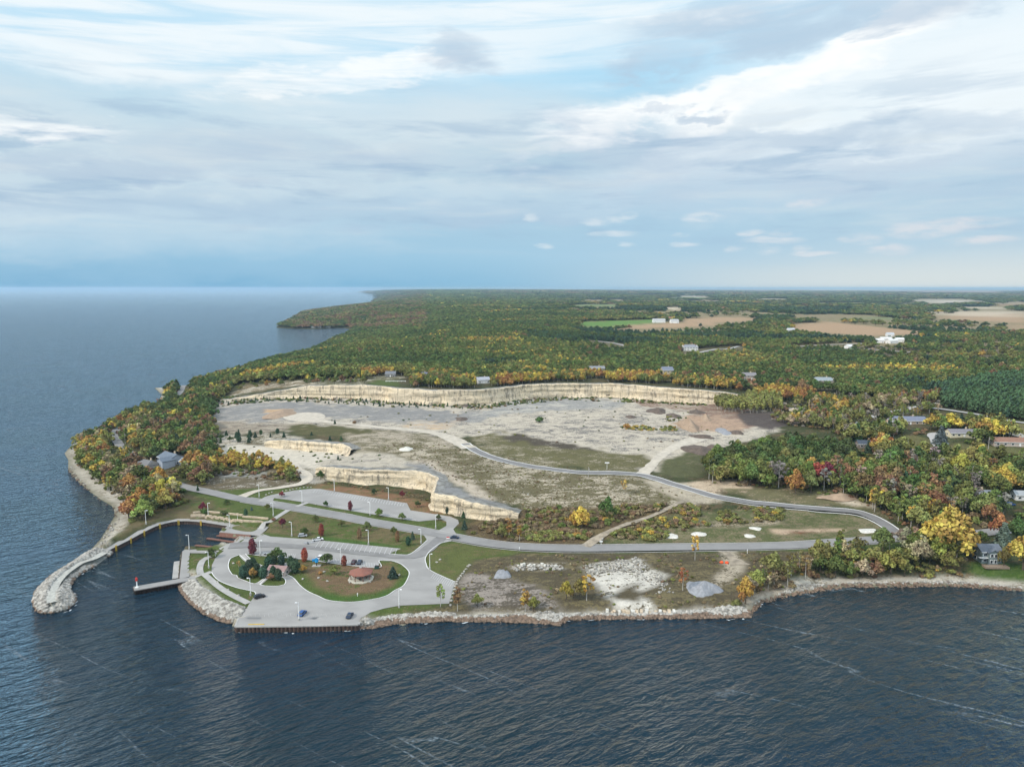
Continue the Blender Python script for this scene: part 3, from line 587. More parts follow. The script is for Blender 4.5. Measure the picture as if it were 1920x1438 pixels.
# far fields
FIELD = (0.33, 0.225, 0.135); FD = (0.29, 0.21, 0.135)
FIELDS = [([(1080,606),(1090,603),(1235,598.5),(1245,601),(1215,607),(1150,612),(1100,612)], (0.105, 0.19, 0.045), (0.12, 0.17, 0.05), 0.2),
 ([(1148,613),(1220,607),(1270,605),(1340,607),(1350,611),(1260,615),(1165,617)], FIELD, FD, 0.3),
 ([(1275,598),(1330,595),(1400,595.5),(1440,600),(1330,607),(1280,604)], FIELD, FD, 0.3),
 ([(1482,612),(1490,607),(1540,604),(1620,610),(1760,625),(1640,630),(1560,625),(1490,618)], FIELD, FD, 0.3),
 ([(1535,602),(1580,603),(1575,606.5),(1535,606)], FIELD, FD, 0.3),
 ([(1745,590),(1960,587),(1960,610),(1900,606),(1760,598)], FIELD, FD, 0.35),
 ([(1880,608),(1960,608),(1960,620),(1890,616)], FIELD, FD, 0.35),
 ([(1700,563),(1800,561),(1860,566),(1800,569),(1710,567)], (0.40, 0.36, 0.30), FD, 0.3),
 ([(1480,541.6),(1680,542.3),(1660,544.5),(1500,545)], (0.55, 0.42, 0.28), FIELD, 0.4),
 ([(1380,545.5),(1430,545),(1440,547),(1390,547.5)], (0.55, 0.45, 0.34), FIELD, 0.4),
 ([(1260,555.5),(1335,555),(1330,557),(1265,557)], (0.45, 0.42, 0.38), FIELD, 0.4),
 ([(1100,544),(1500,543.5),(1500,545),(1150,546)], (0.30, 0.14, 0.08), (0.40, 0.25, 0.12), 0.4),
 ([(1560,545.5),(1920,546),(1920,552),(1700,549)], (0.26, 0.13, 0.08), (0.14, 0.10, 0.06), 0.4),
 ([(1528,545.9),(1561,545.7),(1594,545.9),(1581,546.4),(1541,546.3)], (0.20, 0.16, 0.09), FD, 0.25),
 ([(1395,560.8),(1443,559.7),(1492,560.8),(1472,563.3),(1414,562.8)], (0.45, 0.38, 0.28), FD, 0.25),
 ([(1758,545.8),(1810,545.6),(1862,545.8),(1841,546.4),(1779,546.3)], (0.28, 0.16, 0.10), FD, 0.25),
 ([(1080,551.0),(1132,550.6),(1184,551.0),(1164,551.8),(1101,551.6)], (0.45, 0.38, 0.28), FD, 0.25),
 ([(1088,550.7),(1100,550.2),(1113,550.7),(1108,551.9),(1093,551.7)], (0.45, 0.38, 0.28), FD, 0.25),
 ([(1197,543.6),(1237,543.4),(1278,543.6),(1262,544.1),(1213,544.0)], (0.45, 0.38, 0.28), FD, 0.25),
 ([(1842,571.1),(1918,569.7),(1993,571.1),(1963,574.5),(1872,573.8)], (0.28, 0.16, 0.10), FD, 0.25),
 ([(1063,571.9),(1119,570.2),(1175,571.9),(1153,575.9),(1085,575.1)], (0.13, 0.17, 0.07), FD, 0.25),
 ([(1886,543.8),(1901,543.6),(1917,543.8),(1910,544.3),(1892,544.2)], (0.28, 0.16, 0.10), FD, 0.25),
 ([(1755,576.4),(1835,575.1),(1915,576.4),(1883,579.7),(1787,579.0)], (0.45, 0.38, 0.28), FD, 0.25),
 ([(1825,549.2),(1863,548.8),(1901,549.2),(1886,550.1),(1840,549.9)], (0.20, 0.16, 0.09), FD, 0.25),
 ([(1777,590.5),(1801,588.9),(1825,590.5),(1815,594.5),(1787,593.7)], (0.20, 0.16, 0.09), FD, 0.25),
 ([(1785,584.5),(1883,582.3),(1981,584.5),(1942,590.0),(1825,588.9)], (0.40, 0.33, 0.24), FD, 0.25),
 ([(1053,564.3),(1128,563.6),(1203,564.3),(1173,566.3),(1083,565.9)], (0.28, 0.16, 0.10), FD, 0.25),
 ([(1643,583.8),(1742,582.6),(1841,583.8),(1801,586.7),(1682,586.1)], (0.40, 0.33, 0.24), FD, 0.25),
 ([(1048,543.5),(1074,543.3),(1101,543.5),(1091,544.0),(1058,543.9)], (0.45, 0.38, 0.28), FD, 0.25),
 ([(1258,563.0),(1275,562.0),(1292,563.0),(1286,565.6),(1265,565.1)], (0.13, 0.17, 0.07), FD, 0.25),
 ([(1006,556.2),(1071,555.7),(1137,556.2),(1110,557.5),(1032,557.3)], (0.45, 0.38, 0.28), FD, 0.25),
 ([(1219,557.9),(1283,557.0),(1348,557.9),(1322,560.2),(1245,559.8)], (0.13, 0.17, 0.07), FD, 0.25),
 ([(1241,544.5),(1253,544.2),(1264,544.5),(1260,545.0),(1245,544.9)], (0.40, 0.33, 0.24), FD, 0.25),
 ([(1753,588.3),(1806,586.6),(1859,588.3),(1837,592.8),(1774,591.9)], (0.45, 0.38, 0.28), FD, 0.25),
 ([(1733,568.0),(1756,566.5),(1779,568.0),(1769,571.6),(1742,570.8)], (0.13, 0.17, 0.07), FD, 0.25),
 ([(1228,552.5),(1275,552.1),(1322,552.5),(1303,553.4),(1247,553.2)], (0.13, 0.17, 0.07), FD, 0.25),
 ([(1341,557.1),(1383,556.7),(1426,557.1),(1409,558.1),(1358,557.9)], (0.45, 0.38, 0.28), FD, 0.25),
 ([(1062,548.0),(1089,547.7),(1117,548.0),(1106,548.8),(1073,548.6)], (0.20, 0.16, 0.09), FD, 0.25),
 ([(1279,563.9),(1322,562.9),(1365,563.9),(1348,566.5),(1296,566.0)], (0.20, 0.16, 0.09), FD, 0.25),
 ([(1875,546.9),(1907,546.7),(1939,546.9),(1926,547.6),(1888,547.5)], (0.34, 0.25, 0.16), FD, 0.25),
 ([(1600,596.0),(1647,593.9),(1693,596.0),(1674,601.1),(1619,600.1)], (0.13, 0.17, 0.07), FD, 0.25),
 ([(1191,544.9),(1233,544.7),(1274,544.9),(1257,545.5),(1208,545.4)], (0.28, 0.16, 0.10), FD, 0.25),
 ([(1607,543.9),(1649,543.7),(1692,543.9),(1675,544.4),(1624,544.3)], (0.40, 0.33, 0.24), FD, 0.25),
 ([(1166,547.8),(1187,547.5),(1208,547.8),(1199,548.7),(1175,548.6)], (0.40, 0.33, 0.24), FD, 0.25),
 ([(1525,567.7),(1582,567.0),(1639,567.7),(1616,569.6),(1548,569.2)], (0.13, 0.17, 0.07), FD, 0.25),
 ([(1881,567.5),(1911,566.2),(1941,567.5),(1929,570.7),(1893,570.1)], (0.34, 0.25, 0.16), FD, 0.25),
 ([(1377,548.7),(1417,548.3),(1457,548.7),(1441,549.8),(1393,549.5)], (0.40, 0.33, 0.24), FD, 0.25),
 ([(1242,577.2),(1263,575.3),(1284,577.2),(1275,581.9),(1250,580.9)], (0.45, 0.38, 0.28), FD, 0.25),
 ([(1566,544.9),(1587,544.6),(1609,544.9),(1600,545.4),(1574,545.3)], (0.45, 0.38, 0.28), FD, 0.25),
 ([(1716,549.0),(1733,548.7),(1750,549.0),(1743,549.7),(1723,549.6)], (0.13, 0.17, 0.07), FD, 0.25),
 ([(1493,554.1),(1537,553.6),(1581,554.1),(1563,555.2),(1510,555.0)], (0.34, 0.25, 0.16), FD, 0.25),
 ([(1864,591.0),(1899,589.8),(1934,591.0),(1920,594.1),(1878,593.5)], (0.45, 0.38, 0.28), FD, 0.25),
 ([(1150,552.6),(1208,552.0),(1267,552.6),(1243,554.2),(1173,553.9)], (0.20, 0.16, 0.09), FD, 0.25),
 ([(1884,553.7),(1934,553.0),(1983,553.7),(1963,555.2),(1904,554.9)], (0.45, 0.38, 0.28), FD, 0.25),
 ([(1513,548.8),(1534,548.6),(1556,548.8),(1547,549.4),(1521,549.3)], (0.13, 0.17, 0.07), FD, 0.25),
 ([(1725,544.0),(1745,543.8),(1765,544.0),(1757,544.5),(1733,544.4)], (0.45, 0.38, 0.28), FD, 0.25),
 ([(1456,591.4),(1556,588.9),(1657,591.4),(1616,597.7),(1496,596.4)], (0.20, 0.16, 0.09), FD, 0.25),
 ([(950,544.0),(980,543.8),(1010,544.0),(998,544.5),(962,544.4)], (0.45, 0.38, 0.28), FD, 0.25),
 ([(1268,551.7),(1325,551.2),(1381,551.7),(1359,552.9),(1291,552.6)], (0.13, 0.17, 0.07), FD, 0.25)]
for p, a, b, f in FIELDS: zone(p, a, b, f, 0.6)
TR = {}
def build_terrain():
    ny, nx = MX.shape; V = np.stack([MX, MY, Hh], -1).reshape(-1, 3)
    idx = np.arange(ny*nx).reshape(ny, nx); F = np.stack([idx[:-1, :-1], idx[:-1, 1:], idx[1:, 1:], idx[1:, :-1]], -1).reshape(-1, 4)
    hf = Hh.reshape(-1); keep = (hf[F] > -3.4).any(1); F = F[keep]
    used = np.zeros(len(V), bool); used[F.ravel()] = True; rm = np.cumsum(used)-1; F = rm[F]; V = V[used]
    o = npmesh('ground', V, F, M['ground'], smooth=True); setp(o, kind='structure')
    x, y, z = V.T; px, py = proj(x, y, np.maximum(z, 0))
    ca = np.tile(FOREST[0], (len(V), 1)); cb = np.tile(FOREST[1], (len(V), 1)); fb = np.full(len(V), FOREST[2])
    w1 = (fbm(x/9, y/9, 4, 11)-0.5)*2; w2 = (fbm(x/9, y/9, 4, 21)-0.5)*2
    for poly, A, B, f, wp in Z:
        k = pip(px+w1*wp*(2.2 if wp < 3 else 3.8), py+w2*wp*(0.9 if wp < 3 else 1.7), poly); ca[k] = A; cb[k] = B; fb[k] = f
    # shore pebbles by distance from the natural waterline
    d = dN.reshape(-1)[used]; ds = dS.reshape(-1)[used]
    wd_ = 6.5+5*(fbm(x/16, y/16, 3, 31)-0.5); wd_ = np.where((x < -150) & (y < 640), wd_*1.5, wd_)
    wd_ = np.where((x > -60) & (x < 125) & (y < 400), wd_*0.35, wd_)
    k = (d < wd_+2) & (d < ds+2) & (y < 1400); ca[k] = (0.40, 0.37, 0.31); cb[k] = (0.20, 0.17, 0.12); fb[k] = 0.35
    k = (z < 0.35) & (y < 1400); ca[k] = (0.15, 0.14, 0.09); cb[k] = (0.27, 0.25, 0.20); fb[k] = 0.4
    me = o.data
    nbr = np.zeros((len(V), 3)); 
    def soft(arr):
        E = np.concatenate([F[:, [0, 1]], F[:, [1, 2]], F[:, [2, 3]], F[:, [3, 0]]]); acc = arr*2.0; c = np.full((len(V), 1), 2.0)
        for p_, q_ in ((0, 1), (1, 0)):
            for ch in range(arr.shape[1]): acc[:, ch] += np.bincount(E[:, p_], arr[E[:, q_], ch], len(V))
            c[:, 0] += np.bincount(E[:, p_], minlength=len(V))
        return acc/c
    ca = soft(ca); cb = soft(cb); fb = soft(fb[:, None])[:, 0]
    for nm, arr in (('ca', ca), ('cb', cb)):
        a = me.attributes.new(nm, 'FLOAT_COLOR', 'POINT'); a.data.foreach_set('color', np.concatenate([arr, np.ones((len(V), 1))], 1).astype(np.float32).ravel())
    a = me.attributes.new('fb', 'FLOAT', 'POINT'); a.data.foreach_set('value', fb.astype(np.float32))
QE0 = [(192,1036),(215,1024.5),(243,1010.5),(268,997),(298,983.5),(335,976),(378,977.5),(428,985)]
for poly, zz in (([(192,1038),(215,1026.5),(243,1012.5),(268,999),(298,986),(335,978.5),(378,980),(428,988),(437,980),(428,975.5),(378,969),(335,968),(294,975),(263,988),(238,1001),(210,1015),(188,1026)], 1.7),
                 ([(428,986),(409,997),(447,1003),(476,1005),(487,1003),(499,993),(507,984),(500,978),(480,984.5),(430,975),(408,978)], 1.9),
                 ([(336,1086),(357,1084),(356.5,1050),(358,1037.5),(413,1037),(416,1029),(345,1024),(333,1034)], 1.7),
                 ([(447,1164),(440,1178),(673,1176),(675,1164)], 1.3)):
    k_ = pip(ppx*0+proj(MX, MY, np.maximum(Hh, 1.5))[0], proj(MX, MY, np.maximum(Hh, 1.5))[1], poly); Hh[k_] = np.minimum(Hh[k_], zz)
build_terrain()
wm = bpy.data.meshes.new('lake'); wm.from_pydata([(-FAR*1.5, -3000, 0), (FAR*1.5, -3000, 0), (FAR*1.5, FAR, 0), (-FAR*1.5, FAR, 0)], [], [(0, 1, 2, 3)]); wm.materials.append(M['water'])
wo = bpy.data.objects.new('lake', wm); COL.objects.link(wo); setp(wo, kind='structure')
# ---------------------------------------------------------------- draped sheets
def densify(pts, step, closed=True):
    out = []; n = len(pts)
    for i in range(n if closed else n-1):
        a = pts[i]; b = pts[(i+1) % n]; L = math.hypot(b[0]-a[0], b[1]-a[1]); k = max(1, int(L/step))
        for j in range(k): t_ = j/k; out.append((a[0]+(b[0]-a[0])*t_, a[1]+(b[1]-a[1])*t_))
    if not closed: out.append(pts[-1])
    return out
def chaikin(p, n=1):
    for _ in range(n):
        q = []
        for i in range(len(p)):
            a, b = p[i], p[(i+1) % len(p)]
            q += [(a[0]*.78+b[0]*.22, a[1]*.78+b[1]*.22), (a[0]*.22+b[0]*.78, a[1]*.22+b[1]*.78)]
        p = q
    return p
PAVED = []      # world polygons kept free of trees and scrub
def sheet(name, outer, holes=(), m='concrete', off=0.10, step=3.0, cut=(), zfun=None):
    """outer/holes in world coordinates; a draped sheet following the ground"""
    PAVED.append(outer)
    rings = [densify(outer, 2.0)]+[densify(h, 2.0) for h in holes]
    pts = []; edges = []
    for r in rings:
        o = len(pts); pts += r; edges += [(o+i, o+(i+1) % len(r)) for i in range(len(r))]
    xs = [p[0] for p in outer]; ys = [p[1] for p in outer]
    gx, gy = np.meshgrid(np.arange(min(xs), max(xs), step), np.arange(min(ys), max(ys), step)); gx = gx.ravel(); gy = gy.ravel()
    k = pip(gx, gy, outer)
    for h in holes: k &= ~pip(gx, gy, h)
    pts += list(zip(gx[k].tolist(), gy[k].tolist()))
    r = delaunay_2d_cdt([Vector(p) for p in pts], edges, [], 0, 1e-3)
    vs = np.array([(v.x, v.y) for v in r[0]]); fs = np.array(r[2])
    c = vs[fs].mean(1); k = pip(c[:, 0], c[:, 1], outer)
    for h in holes: k &= ~pip(c[:, 0], c[:, 1], h)
    fs = fs[k]; z = (HT(vs[:, 0], vs[:, 1]) if zfun is None else zfun(vs[:, 0], vs[:, 1]))+off
    a_, b_, c_ = vs[fs[:, 0]], vs[fs[:, 1]], vs[fs[:, 2]]
    fl = ((b_-a_)[:, 0]*(c_-a_)[:, 1]-(b_-a_)[:, 1]*(c_-a_)[:, 0]) < 0; fs[fl] = fs[fl][:, ::-1]
    o = npmesh(name, np.column_stack([vs, z]), fs, M[m], smooth=True); return setp(o, kind='structure')
def strip(name, path, width, m='asphalt', off=0.10, step=2.5, rows=4, kind='structure', wob=0.0):
    """path: world xy(+z ignored); ribbon draped on the ground"""
    a = resample([tuple(p[:2])+(0,) for p in path], step); n = normals(a); w_ = width/2 if np.isscalar(width) else 0
    if not np.isscalar(width): w_ = np.interp(np.linspace(0, 1, len(a)), np.linspace(0, 1, len(width)), width)/2
    w_ = w_*np.ones(len(a)); wl = w_*(1+wob*(vnoise(a[:, 0]/4, a[:, 1]/4, 3)-.5)); V = []
    for r_ in range(rows+1):
        s_ = -1+2*r_/rows; x = a[:, 0]+n[:, 0]*wl*s_; y = a[:, 1]+n[:, 1]*wl*s_; V.append(np.stack([x, y, HT(x, y)+off], 1))
    # level across the carriageway
    Zs = np.stack([v[:, 2] for v in V]); zc = np.maximum(Zs.mean(0), Zs.max(0)-0.05)
    for v in V: v[:, 2] = np.maximum(v[:, 2], zc)
    N = len(a); V = np.concatenate(V); F = []
    for r_ in range(rows):
        for i in range(N-1): F.append((r_*N+i, (r_+1)*N+i, (r_+1)*N+i+1, r_*N+i+1))
    F = np.array(F)[:, ::-1]
    PAVED.append([tuple(a[i, :2]+n[i]*w_[i]) for i in range(N)]+[tuple(a[i, :2]-n[i]*w_[i]) for i in range(N-1, -1, -1)])
    o = npmesh(name, V, F, M[m], smooth=True); return setp(o, kind=kind)
def gp(l): return [G(a, b) for a, b in l]
def offpath(path, d):
    a = resample([tuple(p[:2])+(0,) for p in path], 2.5); n = normals(a); return [tuple(a[i, :2]+n[i]*d) for i in range(len(a))]
main = gp([(p[0], p[1]) for p in MAINROAD]); qroad = gp([(p[0], p[1]) for p in QROAD])
strip('road', gp([(p[0], p[1]) for p in COASTRD]), 7.0, 'asphalt', 0.10)
strip('road', main, 8.6, 'asphalt', 0.12)
for d in (-4.7, 4.7): strip('kerb', offpath(main[2:-5], d), 0.7, 'walk', 0.17, rows=1)
strip('road', qroad, 6.4, 'asphalt_new', 0.14)
for d in (-3.5, 3.5): strip('kerb', offpath(qroad, d), 0.75, 'kerb', 0.22, rows=1)
strip('gravel_road', gp([(p[0], p[1]) for p in GRAVEL]), [7, 8, 8, 8, 8, 9, 9, 10, 12, 14, 12], 'gravel', 0.12, wob=0.3)
sheet('gravel_pad', chaikin(gp([(528,781),(545,776),(575,773),(600,774),(612,780),(606,787),(640,793),(600,794),(560,791),(535,787)]), 2), m='gravel', off=0.15)
strip('gravel_road', gp([(p[0], p[1]) for p in SIDEGR]), [9, 7, 8, 12, 16], 'gravel', 0.10, wob=0.3)
strip('gravel_road', gp([(p[0], p[1]) for p in LOWDIRT]), [7, 5, 5, 6, 8, 8, 6, 8], 'gravel', 0.12, wob=0.25)
strip('dirt_track', gp([(p[0], p[1]) for p in DIAG]), [6, 4, 3.2, 3, 3.5], 'dirt', 0.12, wob=0.5)
strip('dirt_track', gp([(1352,1031),(1362,1036),(1374,1049),(1388,1060)]), [6, 4, 5, 9], 'dirt', 0.10, wob=0.5)
# parking lots
P1 = [(482,941),(497,931.5),(510,928.4),(552,920),(587,916.5),(600,917),(763,944.2),(769.5,957.7),(818.7,965),(843.8,968.5),(858.8,975),(860.5,982),(850,993),(858,1006),(815,999),(824,994.4),(837,987),(837,979),(827,974.5),(785,978.5),(760,975),(613.4,951),(576.7,943.5),(543.7,938.4),(514,934.5),(512,938),(520,947)]
sheet('parking_lot', gp(P1), m='concrete', off=0.16)
strip('path', gp([(577,943),(556,950)]), 3.0, 'walk', 0.2)
sw_w = [U(448,1153.2,2.4), U(671,1153.2,2.4)]
LOT = [(462,1004.5),(484,1004.5),(507,1006),(585,1012),(677,1021),(752,1028.8),(728.6,1038.6),(760,1041),(775,1035.5),(801,1014),(792,1000),(850,1008),(846,1015.5),(827,1018.6),(807,1033.6),(798,1047),(798.7,1057),(807,1070),(853.5,1092.5),(842,1133),(750,1136),(720,1141),(695,1150),(678,1159),(674,1162),(447,1162),(452,1148),(463,1142),(466,1134.5),(470,1128),(479.4,1115),(476.7,1111),(444,1103.4),(414,1092),(402,1082.4),(396.6,1072),(397.5,1060),(403.4,1048.5),(412,1039),(420,1032.5),(410,1030),(414,1027),(428,1019.5),(440,1012.5),(452,1007)]
HOL = [[(449,1041),(433,1047),(428.5,1056.6),(429,1067.5),(436,1078),(444,1079.5),(446,1084.4),(460,1090),(479.4,1094.6),(502,1079.7),(503.8,1074),(482,1063.4),(463,1052.6)],
 [(487,1096.5),(506.5,1080.5),(523,1080),(533,1085),(536,1092),(533,1097),(523,1100),(496,1099)],
 [(460,1039.7),(474,1052.6),(500,1064.5),(508,1063),(541,1055),(552,1047.8),(487,1042.3)],
 [(536,1078),(546,1070),(556.5,1049),(580,1050.5),(638.5,1058.7),(710.5,1065.2),(711,1051.3),(735,1052.5),(752,1058.7),(765,1070.4),(767,1078.7),(757,1098),(740,1108),(725,1118),(700,1125),(658,1129.7),(617,1127),(597,1119),(577,1109.5),(563,1099),(550,1085)]]
lot = sheet('parking_lot', gp(LOT), [gp(h) for h in HOL], 'concrete', 0.13)
strip('worn_lane', gp([(430,1024),(470,1022),(520,1023),(580,1027.5),(640,1033),(700,1039.5),(750,1045),(785,1041),(815,1020),(828,1008)]), [10, 8, 6, 5, 5, 5, 5, 6, 7, 6], 'lane', 0.19, wob=0.3)
PAVED.pop(); PAVED.pop(); LOTW = gp(LOT); HOLW = [gp(h) for h in HOL]
# kerb lines round the islands
for h in HOLW+[gp([(479,1115),(476.7,1111),(444,1103.4),(414,1092),(402,1082.4),(397,1074)]), gp([(801,1014),(775,1035.5),(760,1041),(728.6,1038.6)]), gp([(846,1015.5),(827,1018.6),(807,1033.6),(798,1047),(798.7,1057),(807,1070),(853.5,1092.5)])]:
    cl = h in HOLW; strip('kerb', h+([h[0]] if cl else []), 0.35, 'kerb', 0.27, rows=1, step=1.5)
# footpaths
for p_, w_ in (([(396,1045),(388,1046.5),(380,1052),(375.5,1062),(374.5,1070),(376,1077.5)], 3.0), ([(366,1082),(376,1078.5),(386,1077),(397,1073)], 2.8), ([(384,1078),(395,1088),(412,1102),(437,1118),(466,1131.5)], 3.0),
               ([(485,997.5),(496,987),(506,979),(520,969.5),(541,956.5)], 3.2), ([(453,1042),(463,1051),(482,1063),(500,1071),(507,1076)], 2.6), ([(485,1097),(505,1080)], 2.4), ([(552,1048),(541,1060),(536,1069)], 2.4)):
    strip('path', gp(p_), w_, 'walk', 0.22, rows=2)
strip('road', gp([(1600,814),(1607,800),(1618,790),(1650,778),(1700,768),(1740,760),(1762,757)]), [6, 6, 6, 6, 7, 7, 7], 'walk', 0.5)
strip('road', gp([(1700,764),(1780,770),(1850,781),(1900,791),(1960,797)]), 6, 'walk', 0.6)
strip('road', gp([(1888,792),(1893,806),(1905,816),(1930,822)]), [9, 8, 10, 10], 'gravel', 0.6)
strip('driveway', gp([(1752,826),(1745,818),(1755,813),(1768,815)]), [3, 5, 6, 4], 'walk', 0.5)
strip('driveway', gp([(1745,818),(1750,832),(1762,845),(1775,852)]), 3, 'walk', 0.5)
for i_, p_ in enumerate(([(1115,640),(1150,644),(1175,650)], [(1300,664),(1340,656),(1365,655),(1385,650)], [(1480,651),(1540,648),(1620,645)], [(1230,672),(1245,676)], [(1620,655),(1720,662)])):
    strip('road', gp(p_), 7, 'walk', 0.8)
# ---------------------------------------------------------------- quarry faces
def cliff(name, key, kind='structure'):
    a = cliffs[key]; a = resample([tuple(r) for r in a], 1.6); n = normals(a); N = len(a); s = np.arange(N)*1.6
    toe = np.clip(np.minimum(s, s[-1]-s)/8, 0, 1)
    rows = 15; V = []
    topj = (fbm(s/5, s*0+1, 4, 19)-0.5)*1.6
    zb = HT(a[:, 0]+n[:, 0]*7, a[:, 1]+n[:, 1]*7)-1.2; zt = HT(a[:, 0]-n[:, 0]*4.5, a[:, 1]-n[:, 1]*4.5)+0.1
    butt = (fbm(s/16, s*0, 4, 41)-0.5)*5.5 + (vnoise(s/3.2, s*0, 8)-.5)*2.0
    for r in range(rows+1):
        t_ = r/rows; z = zb+(zt-zb)*t_+topj*t_**4
        led = (vnoise(z/1.7+7, s/30, 12)-0.5)*1.7+(fbm(s/4, z/3.5, 3, 17)-0.5)*2.0
        rub = np.clip(0.30-t_, 0, 1)*np.clip(fbm(s/10, s*0+3, 3, 71)-0.35, 0, 1)*38      # fallen rubble at the foot
        o = 3.0+butt*0.7*(1-0.3*t_)+led+(1-t_)*1.2+rub
        V.append(np.stack([a[:, 0]+n[:, 0]*o, a[:, 1]+n[:, 1]*o, z], 1))
    for o, dz in ((1.2, 0.15), (-1.5, 0.25), (-4.2, 0.15), (-6.5, -0.35)):     # broken rim behind the edge
        x = a[:, 0]+n[:, 0]*(o+butt*0.6*(o > 0)); y = a[:, 1]+n[:, 1]*(o+butt*0.6*(o > 0))
        V.append(np.stack([x, y, (zt+topj*(0.8 if o > 0 else .4) if o > -3 else HT(x, y)+0.05)+dz+(fbm(x/2.5, y/2.5, 2, 5)-.5)*0.7*(o > -5)], 1))
    R_ = len(V); V = np.concatenate(V); i = np.arange(R_-1)[:, None]*N+np.arange(N-1)[None]
    F = np.stack([i, i+N, i+N+1, i+1], -1).reshape(-1, 4)[:, ::-1]
    mi = np.repeat((np.arange(R_-1) > rows).astype(np.int32), N-1)
    o = npmesh(name, V, F, [M['cliff'], M['rim']]); o.data.polygons.foreach_set('material_index', mi); setp(o, kind=kind)
    # keep trees off the face
    PAVED.append([tuple(a[i, :2]+n[i]*6) for i in range(N)]+[tuple(a[i, :2]-n[i]*2) for i in range(N-1, -1, -1)])
for k_ in ('front', 'mid', 'back', 'stump'): cliff('quarry_cliff', k_)
# ---------------------------------------------------------------- quays, piers, docks
def outset(path, d):
    a = np.array(path, float); n = normals(np.column_stack([a, a*0])) if len(a) > 2 else None
    if n is None: t_ = (a[1]-a[0])/np.linalg.norm(a[1]-a[0]); n = np.array([[t_[1], -t_[0]]]*2)
    return a+n*d
def piling(path, ztop, m='rust', period=1.4, depth=0.45, parent=None, name='sheet_piling', zbot=-2.0):
    """corrugated steel wall; water on the right-hand side of travel"""
    p = densify([tuple(q) for q in path], period/4, closed=False); a = np.array(p); n = normals(np.column_stack([a, a*0])); V = []; F = []
    off = np.array([0, 0, depth, depth])[np.arange(len(a)) % 4]
    q = a+n*off[:, None]; N = len(a)
    zt = ztop*np.ones(N) if np.isscalar(ztop) else np.interp(np.linspace(0, 1, N), np.linspace(0, 1, len(ztop)), ztop)
    V = np.concatenate([np.column_stack([q, np.full(N, zbot)]), np.column_stack([q, zt]), np.column_stack([a-n*0.4, zt])])
    F = [(i, i+1, N+i+1, N+i) for i in range(N-1)]+[(N+i, N+i+1, 2*N+i+1, 2*N+i) for i in range(N-1)]
    return npmesh(name, V, np.array(F), M[m], parent=parent)
def deckslab(poly, z, th=0.35, m='concrete', name='deck', parent=None):
    b = MB(); b.prism(poly, z-th, z); o = b.build(name, M[m], parent); PAVED.append(list(poly)); return o
def area(p): return sum(p[i][0]*p[(i+1) % len(p)][1]-p[(i+1) % len(p)][0]*p[i][1] for i in range(len(p)))/2
def ccw(p): return p if area(p) > 0 else p[::-1]
def lower(poly, z):
    k = pip(MX, MY, poly); Hh[k] = np.minimum(Hh[k], z)
# harbour promenade quay: edge runs from the breakwater round to the ramp
QE = [U(a, b, 2.3) for a, b in [(192,1036),(215,1024.5),(243,1010.5),(268,997),(298,983.5),(335,976),(378,977.5),(428,985)]]
q = resample([(*p, 0) for p in QE], 3)[:, :2]
t = empty('harbour_quay', (*QE[3], 0), label='long curved concrete quay with rusty sheet piling round the harbour basin', cat='quay'); PQ = t
inn = outset(q, -6.0)
def local(o, t): o.location = -t.location; return o
local(deckslab(ccw([tuple(p) for p in q]+[tuple(p) for p in inn[::-1]]), 2.3, parent=t), t)
o = piling([tuple(p) for p in q], 2.05, parent=t); local(o, t)
b = MB()
for i in range(0, len(q)-1):
    a_, b_ = q[i], q[i+1]; L = math.dist(a_, b_); ang = math.atan2(b_[1]-a_[1], b_[0]-a_[0]); nn = (math.sin(ang), -math.cos(ang))
    b.box(((a_[0]+b_[0])/2+nn[0]*0.25, (a_[1]+b_[1])/2+nn[1]*0.25, 2.06), (L+.05, 0.6, 0.3), ang)
local(b.build('edge_beam', M['walk'], t), t)
for px_, py_ in ((217,1023.5),(243.5,1010),(268.5,996.5),(298.5,983),(336,976),(378,977.5)):
    b = MB(); x, y = U(px_, py_, 2.3); 
    n_ = normals(np.column_stack([q, q*0])); j = int(np.argmin((q[:, 0]-x)**2+(q[:, 1]-y)**2)); x, y = q[j]+n_[j]*0.75; ang = math.atan2(n_[j][0], -n_[j][1])
    for s_ in (-0.35, 0.35): b.box((x+math.cos(ang)*s_, y+math.sin(ang)*s_, -0.3), (0.28, 0.28, 3.3), ang)
    for k in range(8): b.box((x, y, 0.1+k*0.35), (0.9, 0.2, 0.14), ang)
    local(b.build('ladder', M['yellow'], t), t)
# plaza with timber faced front beside the ramp
PL = [U(a, b, 2.3) for a, b in [(428,985),(411,997),(447,1000.5),(487,1003.5),(499,993),(507,984),(500,978.5),(480,985.5),(430,976),(410,979)]]
t = empty('harbour_plaza', (*PL[0], 0), label='concrete plaza beside the boat ramp with a timber faced front', cat='plaza')
PLT = PL; poly = ccw(PL); local(deckslab(poly, 2.33, parent=t), t)
o = piling([PL[1], PL[2], U(470,1002.5,2.3)], 2.1, 'wood', 0.9, 0.15, t, 'timber_facing'); local(o, t)
b = MB(); a_, b_ = U(407,1003.5,0.5), U(458,1009,0.5); ang = math.atan2(b_[1]-a_[1], b_[0]-a_[0])
b.box(((a_[0]+b_[0])/2, (a_[1]+b_[1])/2, 0.1), (math.dist(a_, b_), 1.5, 0.45), ang); local(b.build('lower_walkway', M['wood'], t), t)
b = MB(); bed = ccw(chaikin([U(a, b_, 2.3) for a, b_ in [(432,991),(442,984.5),(478,986.5),(484,991),(478,995),(470,997),(455,996)]], 2)); b.prism(bed, 2.30, 2.42); 
lawn = mat('bed_grass', GRASS, 0.95, 0.4, 0.5, col2=DRY); local(b.build('planting_bed', lawn, t), t)
b = MB(); a_, b_ = U(412,996,2.3), U(487,1002,2.3)
